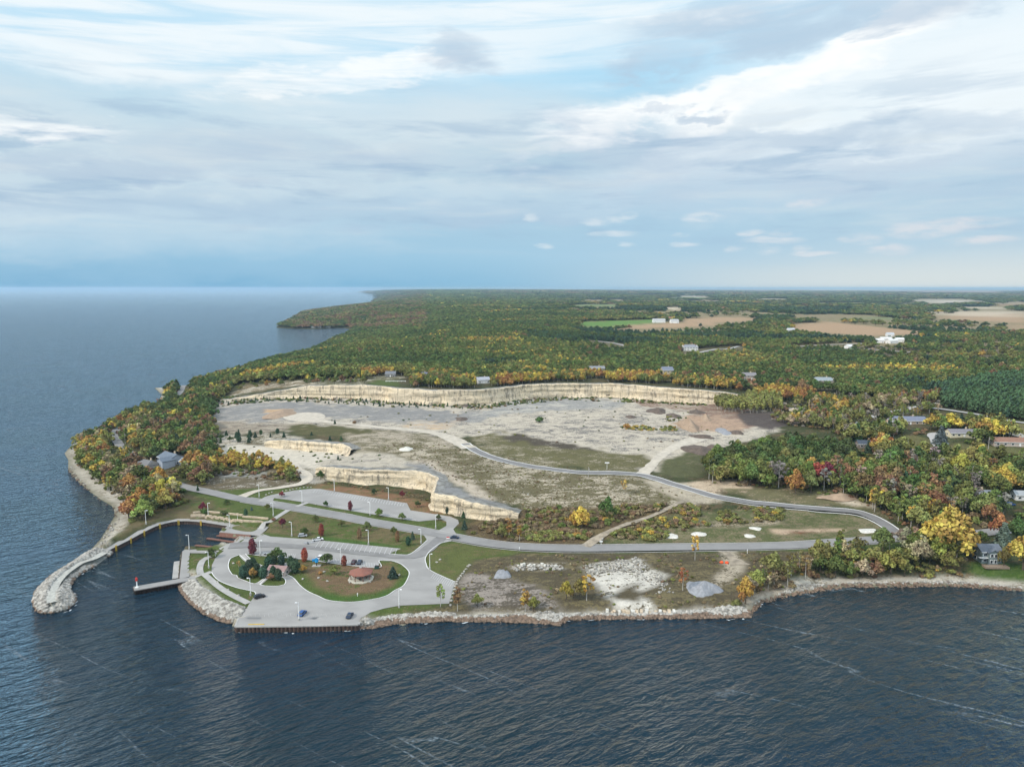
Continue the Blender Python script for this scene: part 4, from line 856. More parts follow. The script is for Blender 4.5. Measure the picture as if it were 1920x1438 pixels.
# inner basin quay (west face of the landing) and the fishing pier
LQ = [U(a, b, 2.2) for a, b in [(413,1030.5),(362,1027.5),(349,1028),(342,1033),(340,1050),(336.5,1082)]]
t = empty('landing_quay', (*LQ[2], 0), label='pale concrete landing quay between the basin and the round lawn path', cat='quay')
INN = [U(a, b, 2.2) for a, b in [(336.5,1084),(355,1082.5),(354.5,1050),(356,1036),(395,1036.5),(413,1033)]]
local(deckslab(ccw(LQ+INN), 2.2, parent=t), t)
piling(LQ, 1.9, parent=t).location = -t.location
PIER = [U(a, b, 2.2) for a, b in [(250,1099.5),(336,1084.5),(366,1079),(380,1076.5),(381,1081),(366,1086),(252,1106.5)]]
t = empty('fishing_pier', (*PIER[0], 0), label='narrow concrete pier on dark piling ending in a small beacon', cat='pier')
local(deckslab(ccw(PIER), 2.2, parent=t), t)
ctr = np.mean(np.array(PIER), 0)
PF = [U(a, b, 2.2) for a, b in [(336.5,1084.4),(250,1099.5),(252,1106.5),(366,1086)]]
piling(PF[::-1][:1]+[] if False else [PF[3], PF[2], PF[1], PF[0]][::1], 1.85, parent=t).location = -t.location
x, y = U(257,1101,2.2)
t = empty('harbour_beacon', (x, y, 2.2), label='small red and white beacon at the tip of the pier', cat='beacon')
b = MB(); b.box((0, 0, 0), (1.2, 1.2, 0.3)); b.cone((0, 0, .3), (0, 0, 3.6), 0.28, 0.22); b.build('mast', M['white'], t)
red = mat('red_paint', (0.5, 0.05, 0.04), 0.5, 0.1, 1)
b = MB(); b.cone((0, 0, 3.1), (0, 0, 4.3), 0.55, 0.55); b.cone((0, 0, 4.3), (0, 0, 4.9), 0.4, 0.15); b.build('lantern', red, t)
# low floating dock and ramp docks
def dock(pa, pb, w_, z, label, m='wood', group=None):
    a_, b_ = U(*pa, z), U(*pb, z); L = math.dist(a_, b_); ang = math.atan2(b_[1]-a_[1], b_[0]-a_[0])
    t = empty('boarding_dock', ((a_[0]+b_[0])/2, (a_[1]+b_[1])/2, 0), ang, label=label, cat='dock', group=group)
    b = MB(); b.box((0, 0, z-0.18), (L, w_, 0.18)); b.build('deck', M[m], t)
    b = MB()
    b.box((0, 0, -0.4), (L*.97, w_*0.8, z+0.2))
    b.build('float', M['rust'], t)
    for s_ in (-0.35, 0.0, 0.4):
        b = MB(); b.cone((L*s_, w_/2+0.15, -2), (L*s_, w_/2+0.15, z+0.9), 0.12, 0.12); b.build('post', M['rust'], t)
dock((388,1008.5), (441,1016), 1.8, 0.7, 'long brown timber dock in the boat ramp, the one nearer the plaza')
dock((366,1021.5), (419,1027), 1.8, 0.7, 'brown timber dock in the boat ramp, the one nearer the landing quay')
dock((331.5,1052), (328.5,1084), 2.6, 0.6, 'low floating dock lying along the landing quay', 'walk')
# seawall of the launch lot
SW = [U(a, b, 2.3) for a, b in [(448,1153.5),(441.4,1174.8),(560,1173.6),(672,1171),(679,1159)]]
t = empty('seawall', (*SW[1], 0), label='paved seawall with dark ribbed sheet piling at the edge of the boat lot', cat='seawall')
local(deckslab(ccw([U(448,1158,2.4)]+SW[1:4]+[U(677,1158,2.4)]), 2.52, 0.6, parent=t), t)
swl = [U(447.5,1160,2.3)]+SW[1:4]+[U(677,1162,2.3)]
piling(swl, 2.0, parent=t, period=1.6, depth=0.6).location = -t.location
b = MB()
for a_, b_ in zip(swl[:-1], swl[1:]):
    ang = math.atan2(b_[1]-a_[1], b_[0]-a_[0]); b.box(((a_[0]+b_[0])/2+math.sin(ang)*0.1, (a_[1]+b_[1])/2-math.cos(ang)*0.1, 2.1), (math.dist(a_, b_), 0.7, 0.5), ang)
b.build('coping', M['walk'], t).location = -t.location
a_, b_ = U(464,1173.2,2.4), U(494,1172.8,2.4); b = MB(); b.box(((a_[0]+b_[0])/2, (a_[1]+b_[1])/2+.9, 2.46), (math.dist(a_, b_), 0.5, 0.25), math.atan2(b_[1]-a_[1], b_[0]-a_[0])); b.build('bumper', M['yellow'], t).location = -t.location
# the paved slab covers what the terrain would show behind the faces
# ---------------------------------------------------------------- breakwater and riprap
OUT = [(176,1036),(163,1039),(135,1058),(100,1080),(72.5,1105),(64,1122),(67,1138),(78,1150),(102.6,1149),(125,1143),(137.6,1133),(140,1123),(130,1108),(132.6,1093),(147.7,1078),(170,1066),(190,1055),(210,1039),(200,1033)]
bwp = [U(a, b, 0) for a, b in OUT]
cl = [U(a, b, 3.0) for a, b in [(196,1036),(176,1047),(150,1056),(122,1075),(105,1094),(98,1112),(98,1130)]]
def dist_in(x, y, poly): return segdist(x, y, [(*poly[i], *poly[(i+1) % len(poly)]) for i in range(len(poly))])
def bwz(x, y):
    d = dist_in(x, y, bwp); ins = pip(x, y, bwp); c = segdist(x, y, [(*cl[i], *cl[i+1]) for i in range(len(cl)-1)])
    return np.where(ins, np.minimum(d*0.5, 3.3), -d*0.6)
bx0 = min(p[0] for p in bwp)-6; bx1 = max(p[0] for p in bwp)+6; by0 = min(p[1] for p in bwp)-6; by1 = max(p[1] for p in bwp)+6
gx, gy = np.meshgrid(np.arange(bx0, bx1, 1.0), np.arange(by0, by1, 1.0)); gz = bwz(gx, gy); sh = gx.shape
V = np.stack([gx, gy, gz-0.3], -1).reshape(-1, 3); idx = np.arange(len(V)).reshape(sh); F = np.stack([idx[:-1, :-1], idx[:-1, 1:], idx[1:, 1:], idx[1:, :-1]], -1).reshape(-1, 4)
F = F[(gz.reshape(-1)[F] > -1.5).any(1)]; used = np.unique(F); rm = np.zeros(len(V), int); rm[used] = np.arange(len(used)); F = rm[F]; V = V[used]
t = empty('breakwater', (*cl[3], 0), label='curved pale rubble breakwater reaching out from the shore', cat='breakwater')
bwm = mat('pale_rubble_fill', (0.36, 0.37, 0.34), 0.95, 0.5, 0.7, col2=(0.24, 0.24, 0.21), bump=0.3)
npmesh('rubble_core', V, F, bwm, parent=t).location = -t.location
a = resample([(*p, 0) for p in cl], 1.5); n = normals(a); V = []
for s_ in (-2.0, -1.0, 0, 1.0, 2.0): x = a[:, 0]+n[:, 0]*s_; y = a[:, 1]+n[:, 1]*s_; V.append(np.stack([x, y, np.maximum(bwz(x, y), 3.0)+0.25], 1))
N = len(a); V = np.concatenate(V); F = np.array([(r*N+i+1, (r+1)*N+i+1, (r+1)*N+i, r*N+i) for r in range(4) for i in range(N-1)])[:, ::-1]
npmesh('crest_track', V, F[:, ::-1], mat('crushed_stone_track', (0.42, 0.42, 0.38), 0.95, 0.3, 0.6), parent=t).location = -t.location
cr = [(*cl[i], *cl[i+1]) for i in range(len(cl)-1)]
rocks = []     # x,y,z,r,kind
def scatter_rocks(poly, n, zf, r0, r1, wet=0.55, skip=None):
    xs = [p[0] for p in poly]; ys = [p[1] for p in poly]; c = 0
    X = rng.uniform(min(xs), max(xs), n*6); Y = rng.uniform(min(ys), max(ys), n*6); k = pip(X, Y, poly)
    if skip is not None: k &= skip(X, Y)
    X = X[k][:n]; Y = Y[k][:n]; Zz = zf(X, Y)
    for x, y, z in zip(X, Y, Zz): rocks.append((x, y, max(z, -0.2), rng.uniform(r0, r1), 1 if z < wet*rng.uniform(.7, 1.5) else 0))
scatter_rocks(bwp, 3000, bwz, 0.6, 1.45, wet=0.10, skip=lambda x, y: segdist(x, y, cr) > 2.1)
rp = [U(a, b, 0) for a, b in [(334,1089),(338,1108),(355.5,1130),(385.5,1153),(413,1165),(441,1170)]]+[U(a, b, 2.3) for a, b in [(449,1155),(458,1141),(416,1126),(376,1101),(365,1087)]]
rz_ = lambda x, y: HT(x, y)
scatter_rocks(rp, 3800, rz_, 0.45, 1.0, wet=0.28)
sh1 = [U(a, b, 0) for a, b in [(672,1178),(700,1178),(740,1170),(767,1168),(850,1164)]]+[U(a, b, 2.2) for a, b in [(852,1145),(800,1145),(735,1150),(700,1156),(680,1163)]]
scatter_rocks(sh1, 1500, rz_, 0.45, 0.95, wet=0.4)
sh2 = [U(a, b, 0) for a, b in [(850,1165),(1000,1167),(1050,1173),(1065,1162),(1220,1160),(1345,1159),(1410,1157)]]+[U(a, b, 2) for a, b in [(1405,1136),(1330,1138),(1220,1145),(1060,1146),(985,1146),(850,1150)]]
scatter_rocks(sh2, 1700, rz_, 0.35, 1.3, wet=0.12)
sh3 = [U(a, b, 0) for a, b in [(1405,1158),(1430,1131),(1510,1113),(1590,1102),(1784,1100),(1915,1109)]]+[U(a, b, 1.5) for a, b in [(1915,1096),(1784,1086),(1590,1088),(1500,1095),(1415,1125)]]
scatter_rocks(sh3, 1100, rz_, 0.25, 0.75, wet=0.25)
sh4 = [U(a, b, 0) for a, b in [(190,1012),(202,990),(213,970),(212,955),(190,941),(165,922),(140,902),(126,880)]]+[U(a, b, 2) for a, b in [(135,870),(150,895),(180,925),(225,955),(222,975),(205,1000),(200,1020),(180,1032)]]
scatter_rocks(sh4, 700, rz_, 0.3, 0.8, wet=0.2)
wht = [U(a, b, 3.2) for a, b in [(1150,1050),(1195,1045),(1215,1062),(1200,1078),(1150,1072),(1100,1075),(1098,1060),(1135,1054)]]
scatter_rocks(wht, 260, rz_, 0.2, 0.75, wet=-9)
scatter_rocks([U(a, b, 3.2) for a, b in [(962,1062),(1055,1060),(1055,1068),(962,1070)]], 60, rz_, 0.5, 1.0, wet=-9)
scatter_rocks([U(a, b, 3.2) for a, b in [(1190,1075),(1240,1078),(1262,1110),(1230,1112),(1215,1090)]], 110, rz_, 0.2, 0.6, wet=-9)
rk = sorted(rocks, key=lambda r: -r[3]/math.dist(r[:2], (0, 0)))
protoR = []
for i in range(6):
    b = MB(); b.rock((0, 0, 0), 1.0, 0.75); me = b.build('boulder', M['rock']); protoR.append(me.data); bpy.data.objects.remove(me)
protoW = [m_.copy() for m_ in protoR]
for m_ in protoW: m_.materials[0] = M['rockwet']
def where_rock(x, y):
    if pip(np.array([x]), np.array([y]), [(p[0], p[1]) for p in bwp])[0] or x < -190: return 'on the curved breakwater'
    if pip(np.array([x]), np.array([y]), rp)[0]: return 'on the rock slope beside the pier'
    if x < -20: return 'on the shore bank just right of the seawall'
    px = float(proj(x, y, 0)[0])
    for lim, ph in ((905, 'on the shore below the row of white boulders'), (945, 'on the shore below the left side of the smaller grey heap'), (978, 'on the shore straight below the golden birch clump'), (1010, 'on the shore just left of the dark point'), (1075, 'on the dark point jutting into the water'), (1140, 'on the shore between the dark point and the old wharf'), (1240, 'below the leaning blocks of the old wharf'), (1330, 'on the shore right of the old wharf'), (1440, 'round the pale headland below the big grey heap')):
        if px < lim: return ph
    return 'on the pebble beach of the right hand bay'
for x, y, z, r, wk in rk[:290]:
    o = bpy.data.objects.new('boulder', random.choice(protoW if wk else protoR)); COL.objects.link(o); o.location = (x, y, z+r*0.2); o.scale = (r, r*random.uniform(.7, 1), r); o.rotation_euler = (random.uniform(-.3, .3), random.uniform(-.3, .3), random.uniform(0, 6.28))
    ph = where_rock(x, y); setp(o, label=('rust stained' if wk else 'pale grey')+(' broad' if r > 1.05 else ' smaller')+' boulder '+ph, cat='boulder', group=('stained' if wk else 'pale')+(' broad' if r > 1.05 else ' smaller')+' boulders '+ph)
b = MB()
for x, y, z, r, wk in rk[290:]: b.m = wk; b.rock((x, y, z+r*0.4), r, 0.8)
setp(b.build('rubble_stone', [M['rock'], M['rockwet']]), kind='stuff')
# broken surf along the exposed stones
b = MB(); surf = [U(a_, b_, 0) for a_, b_ in [(676,1179),(693,1178.5),(725,1172),(742,1170),(755,1176.5),(768,1169),(800,1167.5),(850,1165.5),(917,1163),(985,1160),(1000,1168),(1030,1170),(1050,1175),(1062,1163),(1135,1160),(1220,1160),(1322,1155),(1365,1162),(1400,1158.5),(1413,1145),(1432,1132)]]
surf2 = [U(a_, b_, 0) for a_, b_ in [(178,1064),(150,1079),(135,1094),(132,1107),(143,1123),(140,1135),(127,1146),(103,1152)]]; surf3 = [U(a_, b_, 0) for a_, b_ in [(442,1187),(560,1186.5),(672,1180.5)]]
for path, pr in ((surf, .32), (surf2, .55), (surf3, .25)):
    a = resample([(*p, 0) for p in path], 1.6)
    for i in range(len(a)-1):
        if random.random() > pr: continue
        x, y = a[i, :2]+rng.normal(0, .5, 2); L = random.uniform(.5, 2.0); wd_ = random.uniform(.12, .45); ang = math.atan2(a[i+1, 1]-a[i, 1], a[i+1, 0]-a[i, 0])+random.uniform(-.4, .4); n_ = 7
        b.raw([(x+math.cos(ang)*L*math.cos(t_)*q-math.sin(ang)*wd_*math.sin(t_)*q, y+math.sin(ang)*L*math.cos(t_)*q+math.cos(ang)*wd_*math.sin(t_)*q, .05) for t_, q in ((k_*6.283/n_, random.uniform(.6, 1.2)) for k_ in range(n_))], [tuple(range(n_))])
setp(b.build('surf_foam', mat('surf', (.55, .60, .62), .8, .3, 2)), kind='stuff')
# ---------------------------------------------------------------- vegetation prototypes
def leaf_mat():
    m = bpy.data.materials.new('leaves'); m.use_nodes = True; k = NT(m.node_tree); b = k.n['Principled BSDF']; b.inputs['Roughness'].default_value = 0.75; b.inputs['Specular IOR Level'].default_value = 0.15
    oi = k.add('ShaderNodeObjectInfo'); it = k.add('ShaderNodeAttribute', attribute_type='INSTANCER', attribute_name='tint'); isx = k.add('ShaderNodeAttribute', attribute_type='INSTANCER', attribute_name='isinst')
    c = k.mix(isx.outputs['Fac'], oi.outputs['Color'], it.outputs['Color'])
    v = k.add('ShaderNodeAttribute', attribute_name='lv').outputs['Fac']
    hs = k.add('ShaderNodeHueSaturation', {'Hue': k.m('ADD', 0.5, k.m('MULTIPLY', k.m('SUBTRACT', v, 0.5), 0.075)), 'Value': k.m('ADD', 0.55, k.m('MULTIPLY', v, 1.5)), 'Color': c})
    k.put(b.inputs['Base Color'], hs.outputs[0])
    return m
M['leaf'] = leaf_mat(); M['bark'] = mat('bark', (0.10, 0.08, 0.06), 0.95, 0.3, 2.0); M['birch'] = mat('pale_bark', (0.42, 0.40, 0.36), 0.9, 0.35, 1.5)
def quads(P, Nn, S, jit=0.6):
    """leaf clumps: one small quad per point, roughly facing Nn"""
    n = len(P); Nn = Nn+rng.normal(0, jit, (n, 3)); Nn /= np.linalg.norm(Nn, axis=1)[:, None]+1e-9
    r = rng.normal(size=(n, 3)); u = np.cross(Nn, r); u /= np.linalg.norm(u, axis=1)[:, None]+1e-9; v = np.cross(Nn, u)
    u = u*S[:, None]; v = v*(S*rng.uniform(.6, 1, n))[:, None]
    V = np.stack([P-u-v*.6, P+u*.8-v, P+u+v*.7, P-u*.7+v], 1).reshape(-1, 3); F = np.arange(4*n).reshape(n, 4); return V, F
def blobs(kind, nq, size, seed):
    rs = np.random.default_rng(seed); L = []
    if kind == 'round':
        nl = 15
        for i in range(nl):
            a = i*2.4+rs.uniform(0, .8); rr = 0.34*math.sqrt((i+.4)/nl)*rs.uniform(.75, 1.2); zc = 0.66-rr*0.55+rs.uniform(-.12, .13)
            L.append((rr*math.cos(a), rr*math.sin(a), zc, rs.uniform(.085, .18)))
        L.append((0, 0, .52, .24)); L.append((0.05, 0, .82, .14))
    elif kind == 'tall':
        for i in range(9):
            z = 0.36+i*0.068; r = 0.11*(1-abs(i-3.2)/8.5); a = i*2.2
            L.append((0.08*math.cos(a)*rs.uniform(.5, 1.2), 0.08*math.sin(a)*rs.uniform(.5, 1.2), z, r*rs.uniform(.8, 1.1)))
    elif kind == 'wispy':
        for i in range(11):
            z = 0.42+i*0.05; a = i*2.1+rs.uniform(0, 1); L.append((0.15*math.cos(a)*rs.uniform(.4, 1.2), 0.15*math.sin(a)*rs.uniform(.4, 1.2), z, rs.uniform(.05, .085)))
    elif kind == 'pine':
        for i in range(12):
            z = 0.28+i*0.06; r = 0.19*(1-(i/13)**1.5); a = i*2.4; L.append((r*0.9*math.cos(a), r*0.9*math.sin(a), z, 0.09*(1.3-i/14)))
    elif kind == 'cedar':
        for i in range(9): z = 0.08+i*0.10; L.append((rs.uniform(-.03, .03), rs.uniform(-.03, .03), z, 0.27*math.sin(math.pi*min(1, (i+2.2)/11.5))**0.8))
    elif kind == 'shrub':
        for i in range(7): a = i*2.4; rr = 0.34*math.sqrt(i/7); L.append((rr*math.cos(a), rr*math.sin(a), 0.38-rr*.4+rs.uniform(-.08, .15), rs.uniform(.22, .34)))
    W = np.array([l[3]**2 for l in L]); W /= W.sum(); P = []; Nn = []; lv = []
    for l, c in zip(L, np.round(W*nq).astype(int)):
        d = rs.normal(size=(c, 3)); d /= np.linalg.norm(d, axis=1)[:, None]; d[:, 2] = np.where(rs.random(c) < .65, np.abs(d[:, 2]), d[:, 2])
        rr = l[3]*(0.72+0.33*rs.random(c)+0.12*np.sin(d[:, 0]*9+l[0]*40)*np.sin(d[:, 1]*8))
        P.append(np.array(l[:3])+d*rr[:, None]); Nn.append(d); lv.append(np.full(c, rs.uniform(.25, .75))+rs.uniform(-.22, .22, c))
    P = np.concatenate(P); Nn = np.concatenate(Nn); lv = np.concatenate(lv)
    return P, Nn, np.full(len(P), size)*rs.uniform(.6, 1.3, len(P)), lv
def crown_mesh(kind, nq, size, seed):
    if kind == 'spruce':
        rs = np.random.default_rng(seed); P = []; Nn = []; lv = []; S_ = []
        for t_ in range(13):
            z = 0.10+t_*0.067; r = 0.20*(1-t_/13.5)+0.01; c = max(6, int(nq/13*(r/0.12)))
            a = rs.uniform(0, 6.28, c); q = r*(0.35+0.65*np.sqrt(rs.random(c)))*(1+0.25*np.sin(a*5+t_)); P.append(np.stack([q*np.cos(a), q*np.sin(a), z-(q/r)*0.05+rs.uniform(-.012, .012, c)], 1))
            Nn.append(np.stack([np.cos(a)*.6, np.sin(a)*.6, np.full(c, .8)], 1)); lv.append(rs.uniform(.2, .8, c)); S_.append(np.full(c, size)*rs.uniform(.6, 1.2, c))
        P = np.concatenate(P); Nn = np.concatenate(Nn); lv = np.concatenate(lv); S_ = np.concatenate(S_)
    else: P, Nn, S_, lv = blobs(kind, nq, size, seed)
    V, F = quads(P, Nn, S_)
    return V, F, np.repeat(lv, 4)
def trunk_mb(kind, seed):
    b = MB(); rs = random.Random(seed)
    if kind in ('spruce', 'pine', 'cedar'): b.cone((0, 0, -.03), (0, 0, .9 if kind != 'cedar' else .5), .022, .004, 6)
    elif kind in ('tall', 'wispy'):
        b.cone((0, 0, -.03), (0.01, 0, .55), .016, .010, 5); b.cone((0.01, 0, .55), (0, 0.01, .93), .010, .003, 5)
        for i in range(6): a = i*2.3; z = .42+i*.07; b.cone((0.01, 0, z), (0.01+.13*math.cos(a), .13*math.sin(a), z+.13), .006, .002, 4)
    elif kind == 'shrub':
        for i in range(4): a = i*1.6; b.cone((0, 0, -.03), (.2*math.cos(a), .2*math.sin(a), .4), .03, .01, 4)
    else:
        b.cone((0, 0, -.03), (0.01, 0.005, .38), .030, .020, 6)
        for i in range(6): a = i*1.05+rs.uniform(0, .4); b.cone((0.01, 0.005, .30+.02*i), (.24*math.cos(a), .24*math.sin(a), .58+rs.uniform(0, .12)), .014, .004, 4)
        b.cone((0.01, 0.005, .38), (0, 0, .8), .02, .005, 5)
    return b
def tree_meshes(kind, nq, size, seed, bark):
    V, F, lv = crown_mesh(kind, nq, size, seed)
    c = npmesh('crown', V, F, M['leaf']); a = c.data.attributes.new('lv', 'FLOAT', 'POINT'); a.data.foreach_set('value', lv.astype(np.float32))
    tr = trunk_mb(kind, seed).build('trunk', bark); cm, tm = c.data, tr.data; bpy.data.objects.remove(c); bpy.data.objects.remove(tr); return cm, tm
def proto_single(kind, nq, size, seed, bark, name):
    """crown and trunk in one mesh for the uncountable far wood"""
    V, F, lv = crown_mesh(kind, nq, size, seed); b = trunk_mb(kind, seed)
    me = bpy.data.meshes.new(name); vs = V.tolist()+b.v; fs = F.tolist()+[[i+len(V) for i in f] for f in b.f]
    me.from_pydata(vs, [], fs); me.materials.append(M['leaf']); me.materials.append(bark); me.polygons.foreach_set('material_index', [0]*len(F)+[1]*len(b.f))
    a = me.attributes.new('lv', 'FLOAT', 'POINT'); a.data.foreach_set('value', np.concatenate([lv, np.full(len(b.v), .5)]).astype(np.float32)); me.update(); return me
HERO = {'round': [tree_meshes('round', 1500, .034, 100+i, M['bark']) for i in range(4)], 'tall': [tree_meshes('tall', 650, .027, 200+i, M['birch']) for i in range(3)],
        'wispy': [tree_meshes('wispy', 420, .024, 300+i, M['birch']) for i in range(2)], 'pine': [tree_meshes('pine', 900, .034, 400+i, M['bark']) for i in range(2)],
        'spruce': [tree_meshes('spruce', 1100, .032, 500+i, M['bark']) for i in range(2)], 'cedar': [tree_meshes('cedar', 1300, .035, 600+i, M['bark']) for i in range(2)],
        'shrub': [tree_meshes('shrub', 500, .07, 700+i, M['bark']) for i in range(2)]}
C = dict(dgreen=(.052, .076, .026), green=(.088, .113, .032), olive=(.130, .130, .042), lime=(.185, .185, .055), yellow=(.36, .265, .055), gold=(.29, .19, .050), orange=(.25, .130, .050), rust=(.165, .100, .055),
         red=(.21, .050, .040), maroon=(.135, .032, .042), brown=(.15, .11, .065), tan=(.25, .195, .12), conifer=(.035, .062, .038), blue=(.085, .115, .10), grey=(.18, .155, .135), pinegr=(.055, .092, .042))
CN = dict(dgreen='dark green', green='green', olive='olive green', lime='yellow green', yellow='yellow', gold='golden', orange='orange', rust='rust brown', red='red', maroon='maroon', brown='brown', tan='tan', conifer='dark green', blue='blue green', grey='grey', pinegr='mid green')
def jitter(c, a=0.14, b=None):
    if b is not None: k = random.uniform(1-a, 1+a); return tuple(v*k*random.uniform(1-b, 1+b) for v in c)
    k = random.uniform(1-a*1.3, 1+a*1.3); return tuple(max(0.008, v*k*random.uniform(1-a, 1+a)) for v in c)
HC = {}
def hero_tree(x, y, h, kind, colname, label, cat='tree', group=None, wscale=1.0, name=None, z=None):
    z = float(HT(x, y)) if z is None else z; i = random.randrange(len(HERO[kind])); cm, tm = HERO[kind][i]
    nm = name or {'spruce': 'spruce_tree', 'pine': 'pine_tree', 'cedar': 'cedar_tree', 'tall': 'birch_tree', 'wispy': 'birch_tree', 'round': 'broadleaf_tree', 'shrub': 'shrub'}[kind]
    t = empty(nm, (x, y, z-.05), random.uniform(0, 6.28), label=label, cat=cat, group=group); t.scale = (h*wscale, h*wscale, h)
    c = bpy.data.objects.new('crown', cm); COL.objects.link(c); c.parent = t; c.color = (*jitter(C[colname]), 1)
    k = bpy.data.objects.new('trunk', tm); COL.objects.link(k); k.parent = t; return t
# ---------------------------------------------------------------- retaining walls, boulders, heaps
def blockwall(path, h, label, wd=1.0):
    a = resample([(*p, 0) for p in path], 1.5); t = empty('retaining_wall', (*a[0, :2], 0), label=label, cat='wall'); b = MB()
    for i in range(len(a)-1):
        L = math.dist(a[i, :2], a[i+1, :2]); ang = math.atan2(a[i+1, 1]-a[i, 1], a[i+1, 0]-a[i, 0]); x, y = (a[i, :2]+a[i+1, :2])/2; z = float(HT(x, y))
        for c in range(2): b.box((x, y, z-.4+c*(h+.4)/2), (L*random.uniform(.93, 1.0), wd*random.uniform(.85, 1.1), (h+.4)/2*.97), ang)
    b.build('stone_course', M['lime'], t).location = -t.location
blockwall(gp([(362,962.8),(385,961.5),(401,961.8),(430,964.5),(455,967.5)]), 1.0, 'upper buff block wall above the promenade, the left length')
blockwall(gp([(455,970),(480,972),(503,974.5)]), 1.0, 'upper buff block wall above the promenade, the right length')
blockwall(gp([(358,969.8),(385,970.5),(427,973.8),(460,978.5),(494,983.5)]), 1.0, 'lower buff block wall edging the promenade')
def boulder(px, py, r, label, group=None, wet=False):
    x, y = G(px, py); o = bpy.data.objects.new('boulder', random.choice(protoW if wet else protoR)); COL.objects.link(o); z = float(HT(x, y))
    o.location = (x, y, z+r*.25); o.scale = (r, r*.8, r*.8); o.rotation_euler = (0, 0, random.uniform(0, 6)); setp(o, label=label, cat='boulder', group=group)
row = [(880.5,1060),(877,1063.5),(874,1068),(870,1072),(867,1077),(864,1081),(861,1084.5),(858.5,1088),(857,1092),(855.5,1096.5),(853.5,1101),(852,1106),(850,1113),(848,1121),(846,1128),(844.5,1135)]
for a_, b_ in row: boulder(a_, b_, 0.85, 'white boulder in the row that edges the right lot', 'white boulders edging the right lot')
for a_, b_ in [(499,928),(505,925.5),(510,923.5),(530,921),(537,920),(543.5,919),(549,918.3),(556,917),(563,916),(570,915),(577,914.5),(583,914)]:
    boulder(a_, b_, 0.75, 'white boulder in the row between gravel track and upper lot', 'white boulders along the gravel track')
for a_, b_, l in [(437.5,1057.5,'pale boulder on the lawn left of the cedars'),(408,1093,'pale boulder on the narrow verge by the round drive'),(427.5,1107,'pale boulder halfway along the verge of the round drive'),(447,1118,'pale boulder near the lamp at the verge end'),
    (607.5,1072.5,'orange tinted boulder in front of the yellow bush'),(613.5,1091,'pale boulder left of the pavilion'),(655.5,1092.5,'pale boulder at the left corner of the pavilion'),(693,1092,'flat pale boulder at the right corner of the pavilion'),(748.5,1078.5,'white boulder right of the spruce on the oval lawn'),
    (597,1085,'small pale boulder on the oval lawn under the orange tinted one'),(825,1050,'pale boulder on the right hand lawn'),(819,1055,'small pale boulder on the right hand lawn'),(497,988,'white boulder beside the plaza footpath'),(466,993.5,'tan boulder on the plaza planting bed'),(591,946,'small white boulder on the strip beside the upper lot'),
    (568,1086,'pale boulder on the bare patch right of the restroom'),(1130,1012,'grey green box like stone beside the dirt track')]:
    boulder(a_, b_, 0.8, l)
for a_, b_, l in [(1310,1001,'white tarp like limestone slab on the meadow, left'),(1404,1004,'white slab on the meadow nearest the main road'),(1417,990,'white slab on the meadow beside the sandy berm'),(1629,994,'pale rubble heap on the meadow near the road bend')]:
    pass
def mound(name, px, py, rx, ry, h, m, label, cat='heap'):
    x, y = G(px, py); z = float(HT(x, y)); n = 28; V = []; F = []
    rings = 7; seed = px*7.1
    for r in range(rings+1):
        t_ = r/rings
        for i in range(n):
            a = 2*math.pi*i/n; q = t_*(1+0.75*(float(vnoise(np.array([math.cos(a)*1.5+seed]), np.array([math.sin(a)*1.5]), 3)[0])-.5))
            zz = h*(1-t_)**0.9*(1-.15*t_)+h*0.30*(float(vnoise(np.array([math.cos(a)*t_*4+seed]), np.array([math.sin(a)*t_*4]), 9)[0])-.5)
            V.append((math.cos(a)*q*rx, math.sin(a)*q*ry, zz-(0.4 if r == rings else 0)))
    for r in range(rings):
        for i in range(n): F.append((r*n+i, (r+1)*n+i, (r+1)*n+(i+1) % n, r*n+(i+1) % n))
    b = MB(); b.raw(V, F); o = b.build(name, M[m], smooth=True); o.location = (x, y, z); setp(o, label=label, cat=cat); return o
M['whiteslab'] = mat('white_limestone_rubble', (0.62, 0.60, 0.54), 0.95, 0.25, 1.2, bump=0.2)
for a_, b_, r, l in [(1310,1001,3,'low white rubble heap at the left end of the meadow'),(1404,1004.5,2.8,'low white rubble heap nearest the main road'),(1417,991,3,'low white rubble heap above the sandy berm'),(1629,995,4.5,'pale rubble heap on the meadow near the road bend'),(1256,1003,4.0,'long white rubble heap beside the dirt track')]:
    mound('rubble_heap', a_, b_, r*1.35, r*1.0, 0.5, 'whiteslab', l)
mound('stone_heap', 1320, 1106, 7.6, 8.5, 4.2, 'greygravel', 'big smooth grey stone heap near the shore')
mound('stone_heap', 945, 1079, 5.0, 6, 2.8, 'greygravel', 'smaller pale grey stone heap beside the boulder row lot')
mound('sand_heap', 529, 776, 13, 26, 3.0, 'tansand', 'wide orange tan sand heap left of the round gravel pad')
mound('sand_heap', 1290, 800, 8, 22, 8.0, 'tansand', 'tallest orange sand heap at the right end of the quarry')
mound('sand_heap', 1322, 786, 6, 14, 5.0, 'tansand', 'pointed pale sand heap right of the tallest one')
mound('soil_heap', 1234, 772, 10, 18, 4.0, 'browndirt', 'rounded brown soil heap on the quarry floor')
mound('soil_heap', 1182, 782, 5, 9, 2.0, 'browndirt', 'small brown soil heap left of the rounded one')
mound('soil_heap', 1262, 780, 6, 12, 2.5, 'browndirt', 'low brown soil heap between the rounded one and the sand')
mound('soil_heap', 1305, 773, 9, 10, 3.0, 'browndirt', 'dark soil heap under the end of the back cliff')
mound('soil_heap', 1312, 845, 12, 16, 3.2, 'browndirt', 'long dark soil bank at the end of the haul track')
mound('soil_heap', 1318, 820, 12, 10, 2.4, 'browndirt', 'flat dark soil heap beside the haul track')
mound('soil_heap', 1382, 812, 6, 8, 2.5, 'browndirt', 'dark soil heap nearest the right hand wood')
